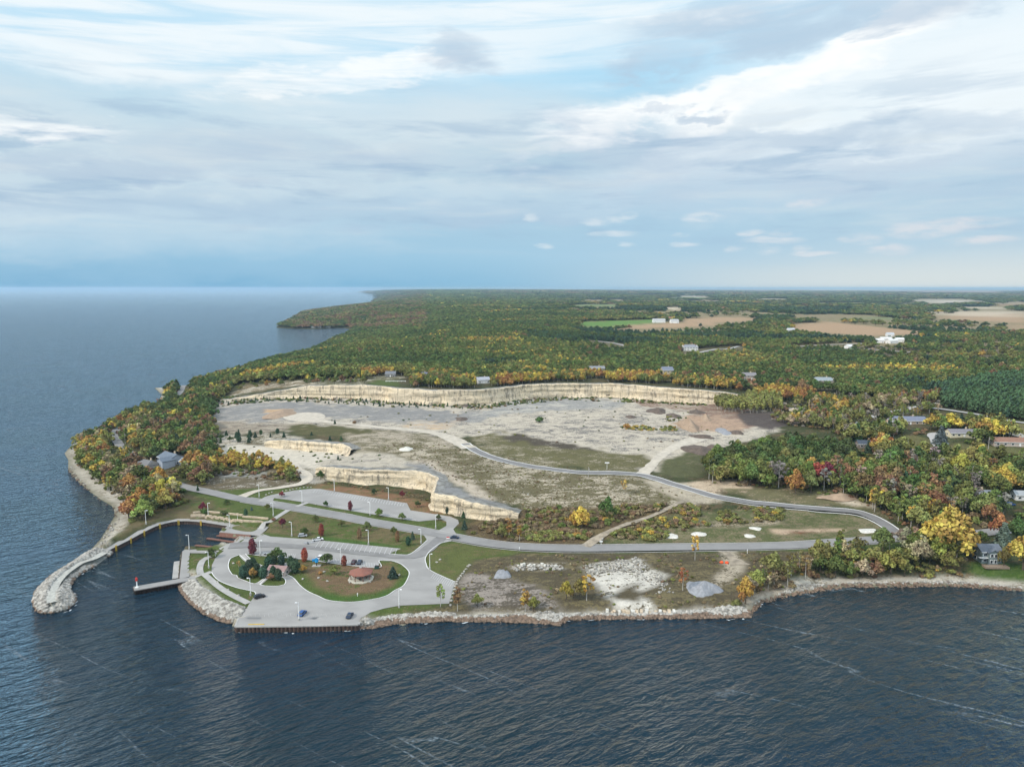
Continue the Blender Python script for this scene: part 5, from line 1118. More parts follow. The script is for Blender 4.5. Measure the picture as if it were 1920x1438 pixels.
mound('soil_heap', 1335, 838, 6, 6, 1.8, 'browndirt', 'small dark soil heap in front of the long bank')
mound('soil_heap', 1356, 809, 6, 12, 3.0, 'greygravel', 'grey brown heap right of the tallest sand heap')
mound('spoil_heap', 874, 761, 5, 8, 1.6, 'browndirt', 'low brush heap on the left of the bare quarry floor')
mound('spoil_heap', 865, 786, 7, 9, 1.8, 'browndirt', 'rust brown brush heap on the pale quarry floor')
mound('rubble_heap', 761, 842, 5, 7, 1.8, 'whiteslab', 'white rubble heap on the shelf above the parking lot')
mound('rubble_heap', 1576, 933, 12, 6, 3.0, 'tansand', 'buff sand bank above the bend of the quarry road')
# ---------------------------------------------------------------- lamps
LAMPS = [(274,984,'white lamp post beside the harbour quay on the brown verge'),(390.5,968,'white lamp post beside the maroon tree above the promenade'),(430.8,992.7,'white lamp post on the corner of the plaza'),(355,1033,'white lamp post at the head of the landing quay'),
 (391.6,1065,'white lamp post on the narrow lawn of the round drive'),(470,1117.5,'white lamp post at the end of the verge near the dark car'),(486,932,'white lamp post where the gravel track meets the main road'),(512.5,967.8,'white lamp post beside the footpath to the plaza'),
 (488,1042.3,'white lamp post right of the big red and green maple'),(566.6,943.5,'white lamp post at the left of the upper lot on its road side'),(627,921.9,'white lamp post behind the upper lot, the left one'),(728.6,938,'white lamp post behind the upper lot, the right one'),
 (694,967,'white lamp post on the strip between main road and upper lot'),(817,991.5,'white lamp post on the rounded right tip of the strip'),(547.3,1006.3,'white lamp post above the boat ramp lane'),(691,1021,'white lamp post on the green bank above the trailer lot'),
 (789.5,1019.5,'white lamp post at the junction lawn tip'),(639,1059.2,'white lamp post beside the small red tree'),(806,1068.8,'white lamp post on the right hand lawn'),(748.3,1139,'white lamp post on the shore verge'),(560.8,1166,'white lamp post on the seawall lot')]
def make_lamp():
    t = empty('street_lamp', cat='street lamp', group='white lamp posts round the harbour park')
    b = MB(); b.cone((0, 0, -.2), (0, 0, 1.1), 0.42, 0.40, 10); b.build('base', M['walk'], t)
    b = MB(); b.cone((0, 0, 1.0), (0, 0, 7.9), 0.155, 0.12, 8); b.build('pole', M['white'], t)
    b = MB(); b.cone((0, 0, 7.7), (-0.9, 0, 7.9), 0.09, 0.08, 6); b.build('arm', M['white'], t)
    b = MB(); b.box((-0.9, 0, 7.72), (0.8, 0.5, 0.26), 0, 0.85); b.build('lamp_head', M['white'], t); return t
lamp0 = make_lamp(); lk = kidtree(lamp0)
for i, (px_, py_, l) in enumerate(LAMPS):
    o = lamp0 if i == 0 else copy_tree(lamp0, lk); x, y = G(px_, py_); o.location = (x, y, max(float(HT(x, y)), 2.2 if i in (2, 3, 20) else 0)+.1); o.rotation_euler = (0, 0, random.choice([0, math.pi, .4, -.3])); o['label'] = l
# short path light
x, y = G(445.5,977); t = empty('path_light', (x, y, float(HT(x, y))), label='short white path light between the block walls', cat='path light')
b = MB(); b.cone((0, 0, -.2), (0, 0, 4.2), .10, .08); b.build('pole', M['white'], t); b = MB(); b.cone((0, 0, 4.2), (0, 0, 4.5), .9, .5, 10); b.build('shade', M['lime'], t)
# ---------------------------------------------------------------- cars
def paint(name, c): return mat(name, c, 0.35, 0.05, 1.0, spec=0.5)
PA = {'black': paint('black_car_paint', (.02, .02, .024)), 'blue': paint('blue_car_paint', (.03, .09, .26)), 'white': paint('white_car_paint', (.75, .75, .75)), 'silver': paint('silver_car_paint', (.42, .44, .47)), 'maroon': paint('dark_red_car_paint', (.06, .015, .02)), 'navy': paint('navy_car_paint', (.02, .035, .07))}
TY = mat('tyre_rubber', (.02, .02, .02), .9, .2, 2)
def prof(b, pts, w_, inset=0.0):
    n = len(pts); b.raw([(x, -w_/2+inset*(z > .95), z) for x, z in pts]+[(x, w_/2-inset*(z > .95), z) for x, z in pts], [(i, (i+1) % n, n+(i+1) % n, n+i) for i in range(n)]+[tuple(range(n)), tuple(range(2*n-1, n-1, -1))])
def car(px, py, ang, col, label, kind='suv', z=None):
    x, y = G(px, py); t = empty('parked_car' if kind != 'pickup' else 'pickup_truck', (x, y, (float(HT(x, y)) if z is None else z)+.16), R(ang), label=label, cat='pickup truck' if kind == 'pickup' else 'car')
    L = 5.6 if kind == 'pickup' else 4.7; h = L/2
    b = MB(); prof(b, [(-h, .35), (h, .35), (h+.02, .75), (h-.25, .95), (h-1.3, 1.06), (-h+.15, 1.08), (-h, .85)], 1.9); b.build('body', PA[col], t)
    roofx = (-h+.25, h-1.35) if kind == 'suv' else ((-0.55, 1.35) if kind == 'pickup' else (-h+.9, h-1.5))
    b = MB(); prof(b, [(roofx[0]-.12, 1.07), (roofx[1]+.45, 1.05), (roofx[1]-.25, 1.58), (roofx[0]+.2, 1.60)], 1.8, .10); b.build('window', M['glass'], t)
    b = MB(); b.box(((roofx[0]+roofx[1])/2-.02, 0, 1.585), (roofx[1]-roofx[0]-.5, 1.5, .10), 0, .95); b.build('roof', PA[col], t)
    if kind == 'pickup':
        b = MB(); b.box((-1.75, 0, 1.085), (1.9, 1.5, .02)); b.build('cargo_bed', TY, t)
    for sx in (-h+.9, h-.95):
        for sy in (-.88, .88): b = MB(); b.cone((sx, sy-.12, .34), (sx, sy+.12, .34), .36, .36, 12); b.build('wheel', TY, t)
    for sy in (-.65, .65): b = MB(); b.box((h-.02, sy, .66), (.08, .35, .16)); b.build('headlight', M['white'], t)
    PAVED.append([(x-3, y-3), (x+3, y-3), (x+3, y+3), (x-3, y+3)]); return t
car(487,1121.5,36,'black','dark car driving across the launch lot near the verge')
car(567,1153.5,80,'blue','blue car parked facing the lake beside the lot lamp','suv')
car(656,1158,84,'navy','dark sedan parked at the right end of the seawall','sedan')
car(663.5,1057,88,'maroon','dark red car parked left of the navy one below the trailer lane')
car(674.5,1056.5,88,'navy','navy car parked right of the dark red one')
car(601,1047.5,84,'white','white van parked behind the round green tree')
tr0 = car(596,1014.5,22,'white','white pickup towing a trailer on the trailer lot','pickup')
x, y = G(579,1020); t = empty('boat_trailer', (x, y, float(HT(x, y))+.16), R(22), label='low empty boat trailer behind the white pickup', cat='trailer')
b = MB(); b.box((0, -.8, .5), (5, .15, .18)); b.box((0, .8, .5), (5, .15, .18)); b.box((1.5, 0, .5), (.15, 1.6, .15)); b.box((-1.5, 0, .5), (.15, 1.6, .15)); b.box((3.6, 0, .5), (2.4, .15, .15)); b.build('frame', PA['silver'], t)
for sy in (-1, 1): b = MB(); b.cone((-.4, sy-.1, .34), (-.4, sy+.1, .34), .34, .34, 10); b.build('wheel', TY, t)
car(567.5,1007,10,'silver','pale car at the edge of the lawn behind the green tree')
car(853,1011,-6,'navy','dark car driving along the main road past the junction','sedan')
car(1895,948,0,'blue','blue car parked beside the white house at the right edge')
t = empty('road_barrier', (*G(840,1011.5), 0), label='small red and white road barrier behind the dark car', cat='barrier'); t.location.z = float(HT(*t.location[:2]))+.15
b = MB(); b.box((0, 0, .1), (1.8, .5, .5)); b.build('foot', M['white'], t); b = MB(); b.box((0, 0, .6), (1.6, .2, .5)); b.build('board', red, t)
x, y = G(706.6,1066.5); t = empty('waste_container', (x, y, float(HT(x, y))+.1), label='dark green waste container at the end of the parking row', cat='container')
b = MB(); b.box((0, 0, 0), (2.0, 1.4, 1.2)); b.build('bin', mat('dark_green_paint', (.02, .07, .06), .6, .1, 1), t); b = MB(); b.box((0, .05, 1.2), (2.1, 1.5, .12), 0, .95); b.build('lid', TY, t)
for a_, l in ((497,'left'), (501,'right')):
    x, y = G(a_, 1041.5); t = empty('litter_bin', (x, y, float(HT(x, y))+.1), label='black litter bin right of the lamp, the %s of two' % l, cat='bin'); b = MB(); b.cone((0, 0, 0), (0, 0, 1), .38, .42, 10); b.build('barrel', TY, t); b = MB(); b.cone((0, 0, 1), (0, 0, 1.15), .45, .3, 10); b.build('lid', PA['silver'], t)
# blue sculpture on a pad
x, y = G(593.7,1061); t = empty('blue_sculpture', (x, y, float(HT(x, y))), label='bright blue sculpture on a pale pad beside the parking row', cat='sculpture')
b = MB(); b.box((0, 0, -.1), (4, 2.6, .3)); b.build('pad', M['walk'], t); b = MB(); b.cone((0, 0, .1), (0, 0, 2.0), .25, .2); b.build('post', TY, t)
bl = mat('bright_blue_paint', (.02, .26, .55), .4, .1, 1); b = MB(); b.cone((0, -.2, 2.9), (0, .2, 2.9), 1.1, 1.0, 12); b.cone((-1.8, 0, 2.7), (-.7, 0, 2.9), .9, .2, 4); b.cone((0, 0, 1.9), (.2, 0, 3.9), .9, .3, 5); b.build('figure', bl, t)
# safety fence rolls
x, y = G(1358,1056); t = empty('orange_bags', (x, y, float(HT(x, y))), label='bright orange sacks lying on the scrub beside the sandy track', cat='sacks')
og = mat('orange_plastic', (.75, .09, .02), .6, .1, 1)
for dx, dy in ((-1.3, 0), (1.1, -.4)): b = MB(); b.rock((dx, dy, .4), 1.1, .6); b.build('sack', og, t)
# small white signs, posts and poles
def post(px, py, h, label, cat='post', board=None, m='white'):
    x, y = G(px, py); t = empty('marker_post' if board is None else 'notice_board', (x, y, float(HT(x, y))), label=label, cat=cat)
    b = MB(); b.cone((0, 0, -.2), (0, 0, h), .12, .10, 6); b.build('post', M[m], t)
    b = MB(); b.box((0, -.12, h-.9), (board or .35, .12, .8)); b.build('panel', M['white'], t)
post(1138,880,5.0,'white sign board on posts beside the quarry road','sign',3.0); post(404,1043,2.2,'round white sign by the top of the drive','sign',1.2); post(1401,1038,2.2,'white marker post by the dirt driveway'); post(974,1032,1.6,'thin marker post at the road edge by the scrub')
post(670.5,1118.5,1.6,'white post on the green edge of the oval lawn'); post(1127,1021,2.2,'grey utility cabinet post beside the diagonal track','cabinet',1.6)
post(902,858,1.5,'white marker by the start of the quarry road'); post(990,931,2,'pale marker post in the brown slope')
def upole(px, py, h, label):
    x, y = G(px, py); t = empty('utility_pole', (x, y, float(HT(x, y))), label=label, cat='utility pole'); b = MB(); b.cone((0, 0, -.3), (0, 0, h), .2, .14, 6); b.build('pole', M['birch'], t)
    b = MB(); b.box((0, 0, h-.8), (2.2, .14, .14)); b.build('crossarm', M['bark'], t); b = MB(); b.cone((.5, 0, h-2), (.5, 0, h-1.1), .28, .28); b.build('transformer', M['walk'], t)
upole(1611,787,11,'tall utility pole beside the curving lane'); upole(1866,985,10,'utility pole above the lane behind the lake house'); upole(1853,842,9,'utility pole on the lawn left of the long red roofed house')
upole(235,832,9,'pale utility pole beside the coast road'); upole(1103,895,7,'slim pole just below the quarry road')
# dead trunks kept as goal frame on cliff top
x, y = G(742,716); t = empty('white_rail_fence', (x, y, float(HT(x, y))), label='white rail fence on the grassy cliff top', cat='fence'); b = MB()
for i in range(6): b.box((-11+i*4.4, 0, 0), (.3, .3, 1.5))
b.build('post', M['white'], t); b = MB(); b.box((0, -.2, 1.1), (23, .15, .3)); b.box((0, -.2, .5), (23, .15, .25)); b.build('rail', M['white'], t)
# limestone slabs standing on the old shore wharf
b0 = [(1137+i*8.3+random.uniform(-2, 2), 1150+random.uniform(-1.5, 1)) for i in range(16)]
for i, (a_, b_) in enumerate(b0):
    x, y = G(a_, b_); b = MB(); b.box((0, 0, -.6), (random.uniform(1.0, 2.2), random.uniform(1.5, 3.5), random.uniform(1.1, 1.9)), 0, .85)
    o = b.build('limestone_block', M['lime'] if i % 3 else M['whiteslab']); o.location = (x, y, float(HT(x, y))); o.rotation_euler = (random.uniform(-.25, .25), random.uniform(-.2, .2), random.uniform(-.4, .4)); setp(o, label='leaning limestone block on the old wharf edge', cat='stone block', group='limestone blocks on the old wharf')
b1 = [(970+i*6.5+random.uniform(-2, 2), 1062+random.uniform(-1.5, 1)) for i in range(12)]
for i, (a_, b_) in enumerate(b1):
    x, y = G(a_, b_); b = MB(); b.box((0, 0, -.3), (random.uniform(.8, 1.6), 1.2, random.uniform(.9, 1.7)), 0, .9); o = b.build('limestone_block', M['whiteslab']); o.location = (x, y, float(HT(x, y))); o.rotation_euler = (0, 0, random.uniform(-.5, .5)); setp(o, label='white upright block in the row near the grey heap', cat='stone block', group='white blocks near the grey heap')
# ---------------------------------------------------------------- pavilion and restroom
x, y = G(677,1085); zg = float(HT(x, y)); t = empty('pavilion', (x, y, zg), label='open eight sided pavilion with a reddish brown roof on the oval lawn', cat='pavilion')
rb = mat('reddish_shingle', (.24, .095, .07), .85, .25, 1.2, col2=(.20, .10, .075)); octa = lambda r: [(r*math.cos(math.pi/8+i*math.pi/4), r*math.sin(math.pi/8+i*math.pi/4)) for i in range(8)]
b = MB(); b.prism(octa(6.0), -.3, .35); b.build('floor_slab', mat('pavilion_slab', (.50, .48, .40), .9, .1, 1), t)
for px_, py_ in octa(4.6): b = MB(); b.box((px_, py_, .35), (.32, .32, 2.9)); b.build('post', M['wood'], t)
b = MB(); r1, r2 = octa(5.6), octa(.7); V = [(*p, 3.15) for p in r1]+[(*p, 3.4) for p in r1]+[(*p, 5.35) for p in r2]; n_ = 8
b.raw(V, [(i, (i+1) % 8, 8+(i+1) % 8, 8+i) for i in range(8)]+[(8+i, 8+(i+1) % 8, 16+(i+1) % 8, 16+i) for i in range(8)]+[tuple(range(7, -1, -1)), tuple(range(16, 24))]); rf = b.build('roof', rb, t)
b = MB(); b.prism(octa(.65), 5.36, 5.8); b.build('cupola', M['walk'], rf)
for i in (0, 2, 4, 6):
    a_ = i*math.pi/4; b = MB(); b.box((2.6*math.cos(a_), 2.6*math.sin(a_), 1.0), (1.9, .9, .1), a_); b.box((2.6*math.cos(a_), 2.6*math.sin(a_), .35), (.3, .3, .65), a_); b.build('picnic_table', M['wood'], t)
PAVED.append([(x+p[0]*1.3, y+p[1]*1.3) for p in octa(6)])
def house(px, py, w_, d, h, rz, roofc, wallc, label, name='house', pitch=.45, win=3, storeys=1, wing=None, chimney=True, z=None, hip=0.0, door=True, garage=False, garc=None):
    x, y = G(px, py); z = float(HT(x, y)) if z is None else z; t = empty(name, (x, y, z), R(rz), label=label, cat='house' if name == 'house' else name.replace('_', ' '))
    wm_ = mat('wall_siding', wallc, .9, .12, 1.5); rm_ = mat('roof_shingle', roofc, .9, .2, 1.5); tm_ = M['white']
    def block(cx, cy_, w1, d1, h1, ax, front=True):
        b = MB(); b.box((cx, cy_, -1.5), (w1, d1, h1+1.5)); 
        rh = (d1 if ax == 'x' else w1)/2*pitch*2*.5+.3; hw, hd = w1/2, d1/2
        if ax == 'x': b.raw([(cx-hw+.02, cy_-hd, h1), (cx-hw+.02, cy_+hd, h1), (cx-hw+.02, cy_, h1+rh-.1), (cx+hw-.02, cy_-hd, h1), (cx+hw-.02, cy_+hd, h1), (cx+hw-.02, cy_, h1+rh-.1)], [(0, 2, 1), (3, 4, 5)])
        else: b.raw([(cx-hw, cy_-hd+.02, h1), (cx+hw, cy_-hd+.02, h1), (cx, cy_-hd+.02, h1+rh-.1), (cx-hw, cy_+hd-.02, h1), (cx+hw, cy_+hd-.02, h1), (cx, cy_+hd-.02, h1+rh-.1)], [(0, 1, 2), (3, 5, 4)])
        b.build('wall', wm_, t)
        b = MB(); e = .5; hp = hip
        if ax == 'x':
            for s in (-1, 1):
                top0, top1 = (cx-hw-e+hp*hw, cx+hw+e-hp*hw); y0 = cy_+s*(hd+e); zz = h1-.12
                vs = [(cx-hw-e, y0, zz), (cx+hw+e, y0, zz), (top1, cy_, h1+rh), (top0, cy_, h1+rh)]; b.raw(vs+[(q[0], q[1], q[2]+.22) for q in vs], [(3, 2, 1, 0), (4, 5, 6, 7), (0, 1, 5, 4), (1, 2, 6, 5), (3, 0, 4, 7)])
            if hp: 
                for s in (-1, 1): b.raw([(cx+s*(hw+e), cy_-hd-e, h1+.1), (cx+s*(hw+e), cy_+hd+e, h1+.1), (cx+s*(hw+e-hp*hw), cy_, h1+rh+.22)], [(0, 1, 2)])
        else:
            for s in (-1, 1):
                x0 = cx+s*(hw+e); zz = h1-.12; vs = [(x0, cy_-hd-e, zz), (x0, cy_+hd+e, zz), (cx, cy_+hd+e, h1+rh), (cx, cy_-hd-e, h1+rh)]
                b.raw(vs+[(q[0], q[1], q[2]+.22) for q in vs], [(3, 2, 1, 0), (4, 5, 6, 7), (0, 1, 5, 4), (1, 2, 6, 5), (3, 0, 4, 7)])
        return b.build('roof', rm_, t)
    rf = block(0, 0, w_, d, h, 'x')
    if wing: block(*wing)
    b0_ = MB(); b0_.box((0, -d/2-.53, h-.22), (w_+1.0, .08, .30)); b0_.build('gutter', tm_, t)
    if chimney: b = MB(); b.box((w_*.18, d*.1, h+.5), (.9, .9, d*pitch*.5+1.2)); b.build('chimney', M['lime'], rf)
    sh_ = h/storeys
    for s in range(storeys):
        for i in range(win):
            wx_ = -w_/2+w_*(i+.5)/win
            if door and s == 0 and i == win//2: continue
            f = MB(); f.box((wx_, -d/2-.05, s*sh_+.8), (1.9, .12, 1.35)); fo = f.build('window', tm_, t); g = MB(); g.box((wx_, -d/2-.125, s*sh_+.92), (1.5, .06, 1.1)); g.build('pane', M['glass'], fo)
        for sx in (-1, 1): f = MB(); f.box((sx*(w_/2+.05), 0, s*sh_+.8), (.12, 1.6, 1.3)); fo = f.build('window', tm_, t); g = MB(); g.box((sx*(w_/2+.125), 0, s*sh_+.9), (.06, 1.3, 1.1)); g.build('pane', M['glass'], fo)
    if door:
        wx_ = -w_/2+w_*(win//2+.5)/win; f = MB(); f.box((wx_, -d/2-.06, 0), (1.3, .12, 2.2)); do = f.build('door', garc or tm_, t); g = MB(); g.box((wx_+.4, -d/2-.16, 1.0), (.12, .08, .12)); g.build('handle', TY, do)
    cs, sn = math.cos(R(rz)), math.sin(R(rz)); PAVED.append([(x+(a_*cs-b_*sn), y+(a_*sn+b_*cs)) for a_, b_ in ((-w_/2-3, -d/2-5), (w_/2+3, -d/2-5), (w_/2+3, d/2+3), (-w_/2-3, d/2+3))]); return t
# restroom
x, y = G(523,1078); t = house(523,1076,8.2,5.5,2.6,-12,(.30,.20,.19),(.50,.42,.38),'small restroom building with pinkish brown roof and white doors', 'restroom_building', .42, 3, 1, None, False, door=False)
for c in list(t.children):
    if c.name.startswith('window') and abs(c.data.vertices[0].co.y+2.75) < .4 and abs(c.data.vertices[0].co.x) < 4.05:
        for g in list(c.children): bpy.data.objects.remove(g)
        bpy.data.objects.remove(c)
for wx_ in (-3.1, 0, 3.1): b = MB(); b.box((wx_, -2.85, 0), (1.1, .16, 2.2)); do = b.build('door', M['white'], t); g = MB(); g.box((wx_+.38, -2.97, 1.0), (.1, .08, .14)); g.build('handle', TY, do)
# houses of the neighbourhood
house(322,868,17,12,4.5,-38,(.14,.17,.21),(.32,.36,.42),'large house with slate blue gabled roof in the left wood', wing=(6, -7, 8, 9, 4.5, 'y'), storeys=1)
house(352,872,9,6,3.0,-20,(.33,.36,.40),(.30,.33,.36),'low annexe with pale roof beside the large left wood house', chimney=False, win=2)
house(278,880,13,11,4,-30,(.17,.17,.175),(.28,.26,.24),'grey hipped roof house hidden in the trees near the left beach', hip=.5)
lh = house(1848,1050,9.5,9,5.6,-3,(.13,.15,.18),(.17,.21,.21),'two storey grey green lake house with white trim', storeys=2, win=3, wing=(0, -4.6, 4.6, 2.4, 5.6, 'y'), chimney=False)
b = MB(); b.box((0, -7.8, -.8), (11, 3.4, .95)); b.build('deck', mat('deck_boards', (.26, .20, .15), .9, .3, 1.5), lh)
b = MB(); b.box((-1, -5.0, 2.85), (10.4, 1.4, .22)); b.build('porch_roof', M['white'], lh)
for wx_ in (-.9, .9):
    for zz in (.5, 3.4): f = MB(); f.box((wx_, -5.85, zz), (1.3, .12, 1.7)); fo = f.build('window', M['white'], lh); g = MB(); g.box((wx_, -5.93, zz+.12), (.95, .06, 1.45)); g.build('pane', M['glass'], fo)
house(1832,935,13,9,3.2,-12,(.17,.19,.21),(.70,.70,.68),'white house with a dark roof behind the front birches')
house(1913,935,8,7,3,-10,(.33,.36,.38),(.7,.7,.7),'pale roofed shed at the right edge of the picture', 'shed', chimney=False, win=2)
house(1701,794,26,11,3,-3,(.17,.19,.25),(.40,.32,.24),'long house with a dark blue roof beyond the curving lane', win=5)
house(1680,797,14,9,2.8,-3,(.26,.25,.25),(.55,.42,.3),'low wing house with a brown grey roof left of the long one', win=3, chimney=False)
house(1802,817,20,9,2.8,-4,(.20,.19,.21),(.62,.57,.42),'cream ranch house on the open lawn', win=5)
house(1898,834,30,10,2.8,-6,(.25,.14,.10),(.46,.39,.34),'long house with an orange brown roof at the right edge', win=6)
house(1623,838,12,8,2.8,-8,(.06,.075,.10),(.2,.17,.15),'small dark roofed cabin among the trees behind the green clump')
house(1403,711,16,11,5,4,(.22,.21,.22),(.52,.42,.34),'brick and cream two storey house above the right of the cliff', storeys=2, win=4)
house(1543,719,22,12,4,-6,(.26,.30,.32),(.42,.36,.30),'wide grey roofed house above the orange trees', win=5, hip=.3)
house(1250,703,13,14,6.5,2,(.17,.19,.24),(.50,.42,.28),'tall cream gabled house with blue grey roof above the cliff', storeys=2, win=3)
house(1118,696,20,10,4,6,(.24,.25,.26),(.30,.27,.24),'grey roofed house half hidden behind the cliff top trees', win=4)
house(1293,657,24,14,6,4,(.24,.25,.28),(.72,.70,.66),'large white house with a grey hipped roof in the mid distance', win=5, storeys=2, hip=.4)
house(905,718,14,10,4,20,(.34,.36,.40),(.72,.70,.68),'white gabled house on the left of the cliff top row', win=3)
house(793,708,13,9,4,0,(.15,.17,.22),(.12,.12,.12),'dark house with a slate roof behind the cliff edge birches', win=3)
house(733,706,12,9,4,0,(.16,.17,.19),(.20,.20,.20),'dark shed like house behind the white rail fence', win=3, chimney=False)
for a_, b_, w_, l in ((1235,605,34,'long red and white farm barn beside the green field'),(1264,606,22,'white farm shed at the edge of the tan field'),(1253,601,26,'brown farm barn behind the white shed')):
    house(a_, b_, w_, 16, 7, 3, (.42,.42,.42) if 'white f' in l else (.30,.14,.12), (.75,.75,.74) if 'white' in l else (.3,.12,.1), l, 'farm_barn', chimney=False, win=3)
for a_, b_, w_, l in ((1647,643,16,'leftmost small white building of the white farmyard'),(1660,640,20,'white farmhouse left of centre in the farmyard'),(1672,644,18,'white barn in the middle of the farmyard'),(1686,641,14,'rightmost white building of the farmyard'),(1668,631,14,'grey blue roofed house behind the white farmyard'),(1591,655,9,'tiny white cottage on the open slope'),(1482,622,16,'pale blue roofed shed left of the tan field')):
    house(a_, b_, w_, 12, 5, random.uniform(-15, 15), (.45,.47,.50) if 'blue' in l else (.62,.62,.6), (.75,.74,.72), l, chimney=False, win=3)
for a_, b_, w_, l in ((588,614.5,14,'blue grey house on the far point, leftmost'),(598,614.7,15,'white cottage on the far point, middle'),(613,614.6,24,'long low white building on the far point'),(1235,557,60,'long grey greenhouse roof in the far woods'),(1333,556,30,'white far barn at the end of the greenhouse strip')):
    house(a_, b_, w_, 10, 5, 0, (.35,.36,.38), (.55,.54,.52), l, chimney=False, win=3)
for a_, b_, w_, h_, l in ((1500,542.6,260,70,'white grain tower complex on the horizon'),(1385,543.4,160,30,'low pale sheds left of the grain tower'),(1460,543.2,220,22,'long low white hall beside the grain tower'),(1895,545,60,30,'small white tower near the horizon at the right')):
    x, y = U(a_, b_, 38); t = empty('grain_elevator', (x, y, 38), label=l, cat='grain elevator'); b = MB(); b.box((0, 0, -5), (w_, 40, h_*.55+5)); b.build('hall', M['white'], t); b = MB()
    for i in range(3): b.cone((-w_*.1+i*w_*.09, -25, -5), (-w_*.1+i*w_*.09, -25, h_), w_*.04, w_*.04, 10)
    b.box((0, 10, h_*.5), (w_*.12, 20, h_*.6)); b.build('silo', M['walk'], t)
# ---------------------------------------------------------------- parking stall paint
def stalls(A0, A1, depth_dir, n, name='stall_marking', ln=5.0):
    a_, b_ = np.array(G(*A0)), np.array(G(*A1)); d = np.array(G(*depth_dir))-a_; d = d/np.linalg.norm(d)*ln; u = (b_-a_)/np.linalg.norm(b_-a_); V = []; F = []
    for i in range(n+1):
        p = a_+(b_-a_)*i/n
        for k in range(2):
            q0 = p+d*k/2; q1 = p+d*(k+1)/2; o = len(V)
            for q, s in ((q0, -.1), (q0, .1), (q1, .1), (q1, -.1)): v = q+u*s; V.append((v[0], v[1], max(float(HT(v[0], v[1])), -9)+.215))
            F.append((o, o+1, o+2, o+3))
    V = np.array(V); o = npmesh(name, V, np.array(F), M['paint']); 
    me = o.data
    if len(me.polygons) and me.polygons[0].normal.z < 0: me.flip_normals()
    setp(o, kind='structure'); return o
stalls((590,1051.5),(708,1065), (592,1044), 40); stalls((492,1042.5),(552,1047.5), (494,1037), 18)
stalls((600,1014.5),(745,1029), (596,1020), 16, ln=9); stalls((592,918.5),(758,944.5), (588,923), 34, ln=6); stalls((620,951),(780,977), (616,947), 34, ln=6)
o = stalls((470,1153),(668,1152), (472,1160), 24, ln=3.5); o.data.materials[0] = M['walk']; stalls((815,1075),(850,1091), (811,1080), 10, ln=6)
# ---------------------------------------------------------------- trees
HT_ = HT
mgx = np.arange(CX0, CX1, 2.0); mgy = np.arange(CY0, CY1, 2.0); pm = np.zeros((len(mgy), len(mgx)), bool); mxx, myy = np.meshgrid(mgx, mgy)
for poly in PAVED: pm |= pip(mxx, myy, poly)
inlot = pip(mxx, myy, LOTW)
for h in HOLW: inlot &= ~pip(mxx, myy, h)
pm |= inlot
p2 = pm.copy()
for dy, dx in ((0, 1), (1, 0), (0, -1), (-1, 0)): p2 |= np.roll(pm, (dy, dx), (0, 1))
def free(x, y):
    i = np.clip(((x-CX0)/2).astype(int), 0, len(mgx)-1); j = np.clip(((y-CY0)/2).astype(int), 0, len(mgy)-1)
    return np.where((x < CX0) | (x > CX1-4) | (y > CY1-4), True, ~p2[j, i])
NOTREE = [[(x[0], x[1]) for x in f[0]] for f in FIELDS]
LAWNS = [[(1690,812),(1745,818),(1830,835),(1835,870),(1740,860),(1700,850)], [(1830,835),(1960,845),(1960,882),(1850,872)], [(1895,790),(1960,792),(1960,830),(1905,825)], [(1812,1062),(1960,1050),(1960,1110),(1820,1090)], [(690,725),(690,712),(700,706),(765,706),(770,725)]]
# windows kept open so that houses, lanes and the coast road stay in view (ground between camera and subject)
OPENG = [[(196,836),(206,812),(222,798),(232,800),(232,832),(222,846)], [(325,748),(338,712),(356,705),(360,722),(345,745)], [(296,868),(300,892),(362,896),(368,874),(350,866)], [(262,876),(264,896),(292,898),(296,880)],
 [(1588,800),(1600,812),(1606,826),(1592,822),(1584,806)], [(1615,775),(1700,764),(1760,754),(1765,762),(1700,775),(1625,788)], [(1668,792),(1728,792),(1730,812),(1670,812)], [(1600,836),(1642,836),(1642,852),(1602,850)], [(1810,932),(1848,932),(1858,956),(1812,952)], [(1878,930),(1930,930),(1930,972),(1880,965)],
 [(1815,1000),(1870,995),(1880,1006),(1835,1014)], [(1386,710),(1420,710),(1420,726),(1388,726)], [(1522,718),(1566,718),(1568,732),(1522,732)], [(1236,702),(1264,702),(1266,716),(1236,716)], [(1098,696),(1138,696),(1140,706),(1098,706)], [(1276,656),(1312,656),(1312,668),(1276,668)], [(890,717),(922,717),(922,728),(890,728)], [(785,708),(802,708),(802,716),(785,716)],
 [(1640,640),(1700,638),(1702,652),(1640,652)], [(1225,603),(1275,603),(1278,611),(1225,611)], [(1580,654),(1600,654),(1600,662),(1580,662)], [(1472,620),(1492,620),(1492,628),(1472,628)], [(1100,638),(1180,646),(1180,656),(1110,648)], [(1300,655),(1390,648),(1395,658),(1310,672)], [(1480,648),(1625,642),(1625,652),(1485,658)], [(1615,652),(1725,660),(1725,668),(1615,662)], [(1335,1018),(1548,1014),(1548,1032),(1335,1034)], [(1622,1004),(1712,998),(1712,1018),(1622,1020)]]
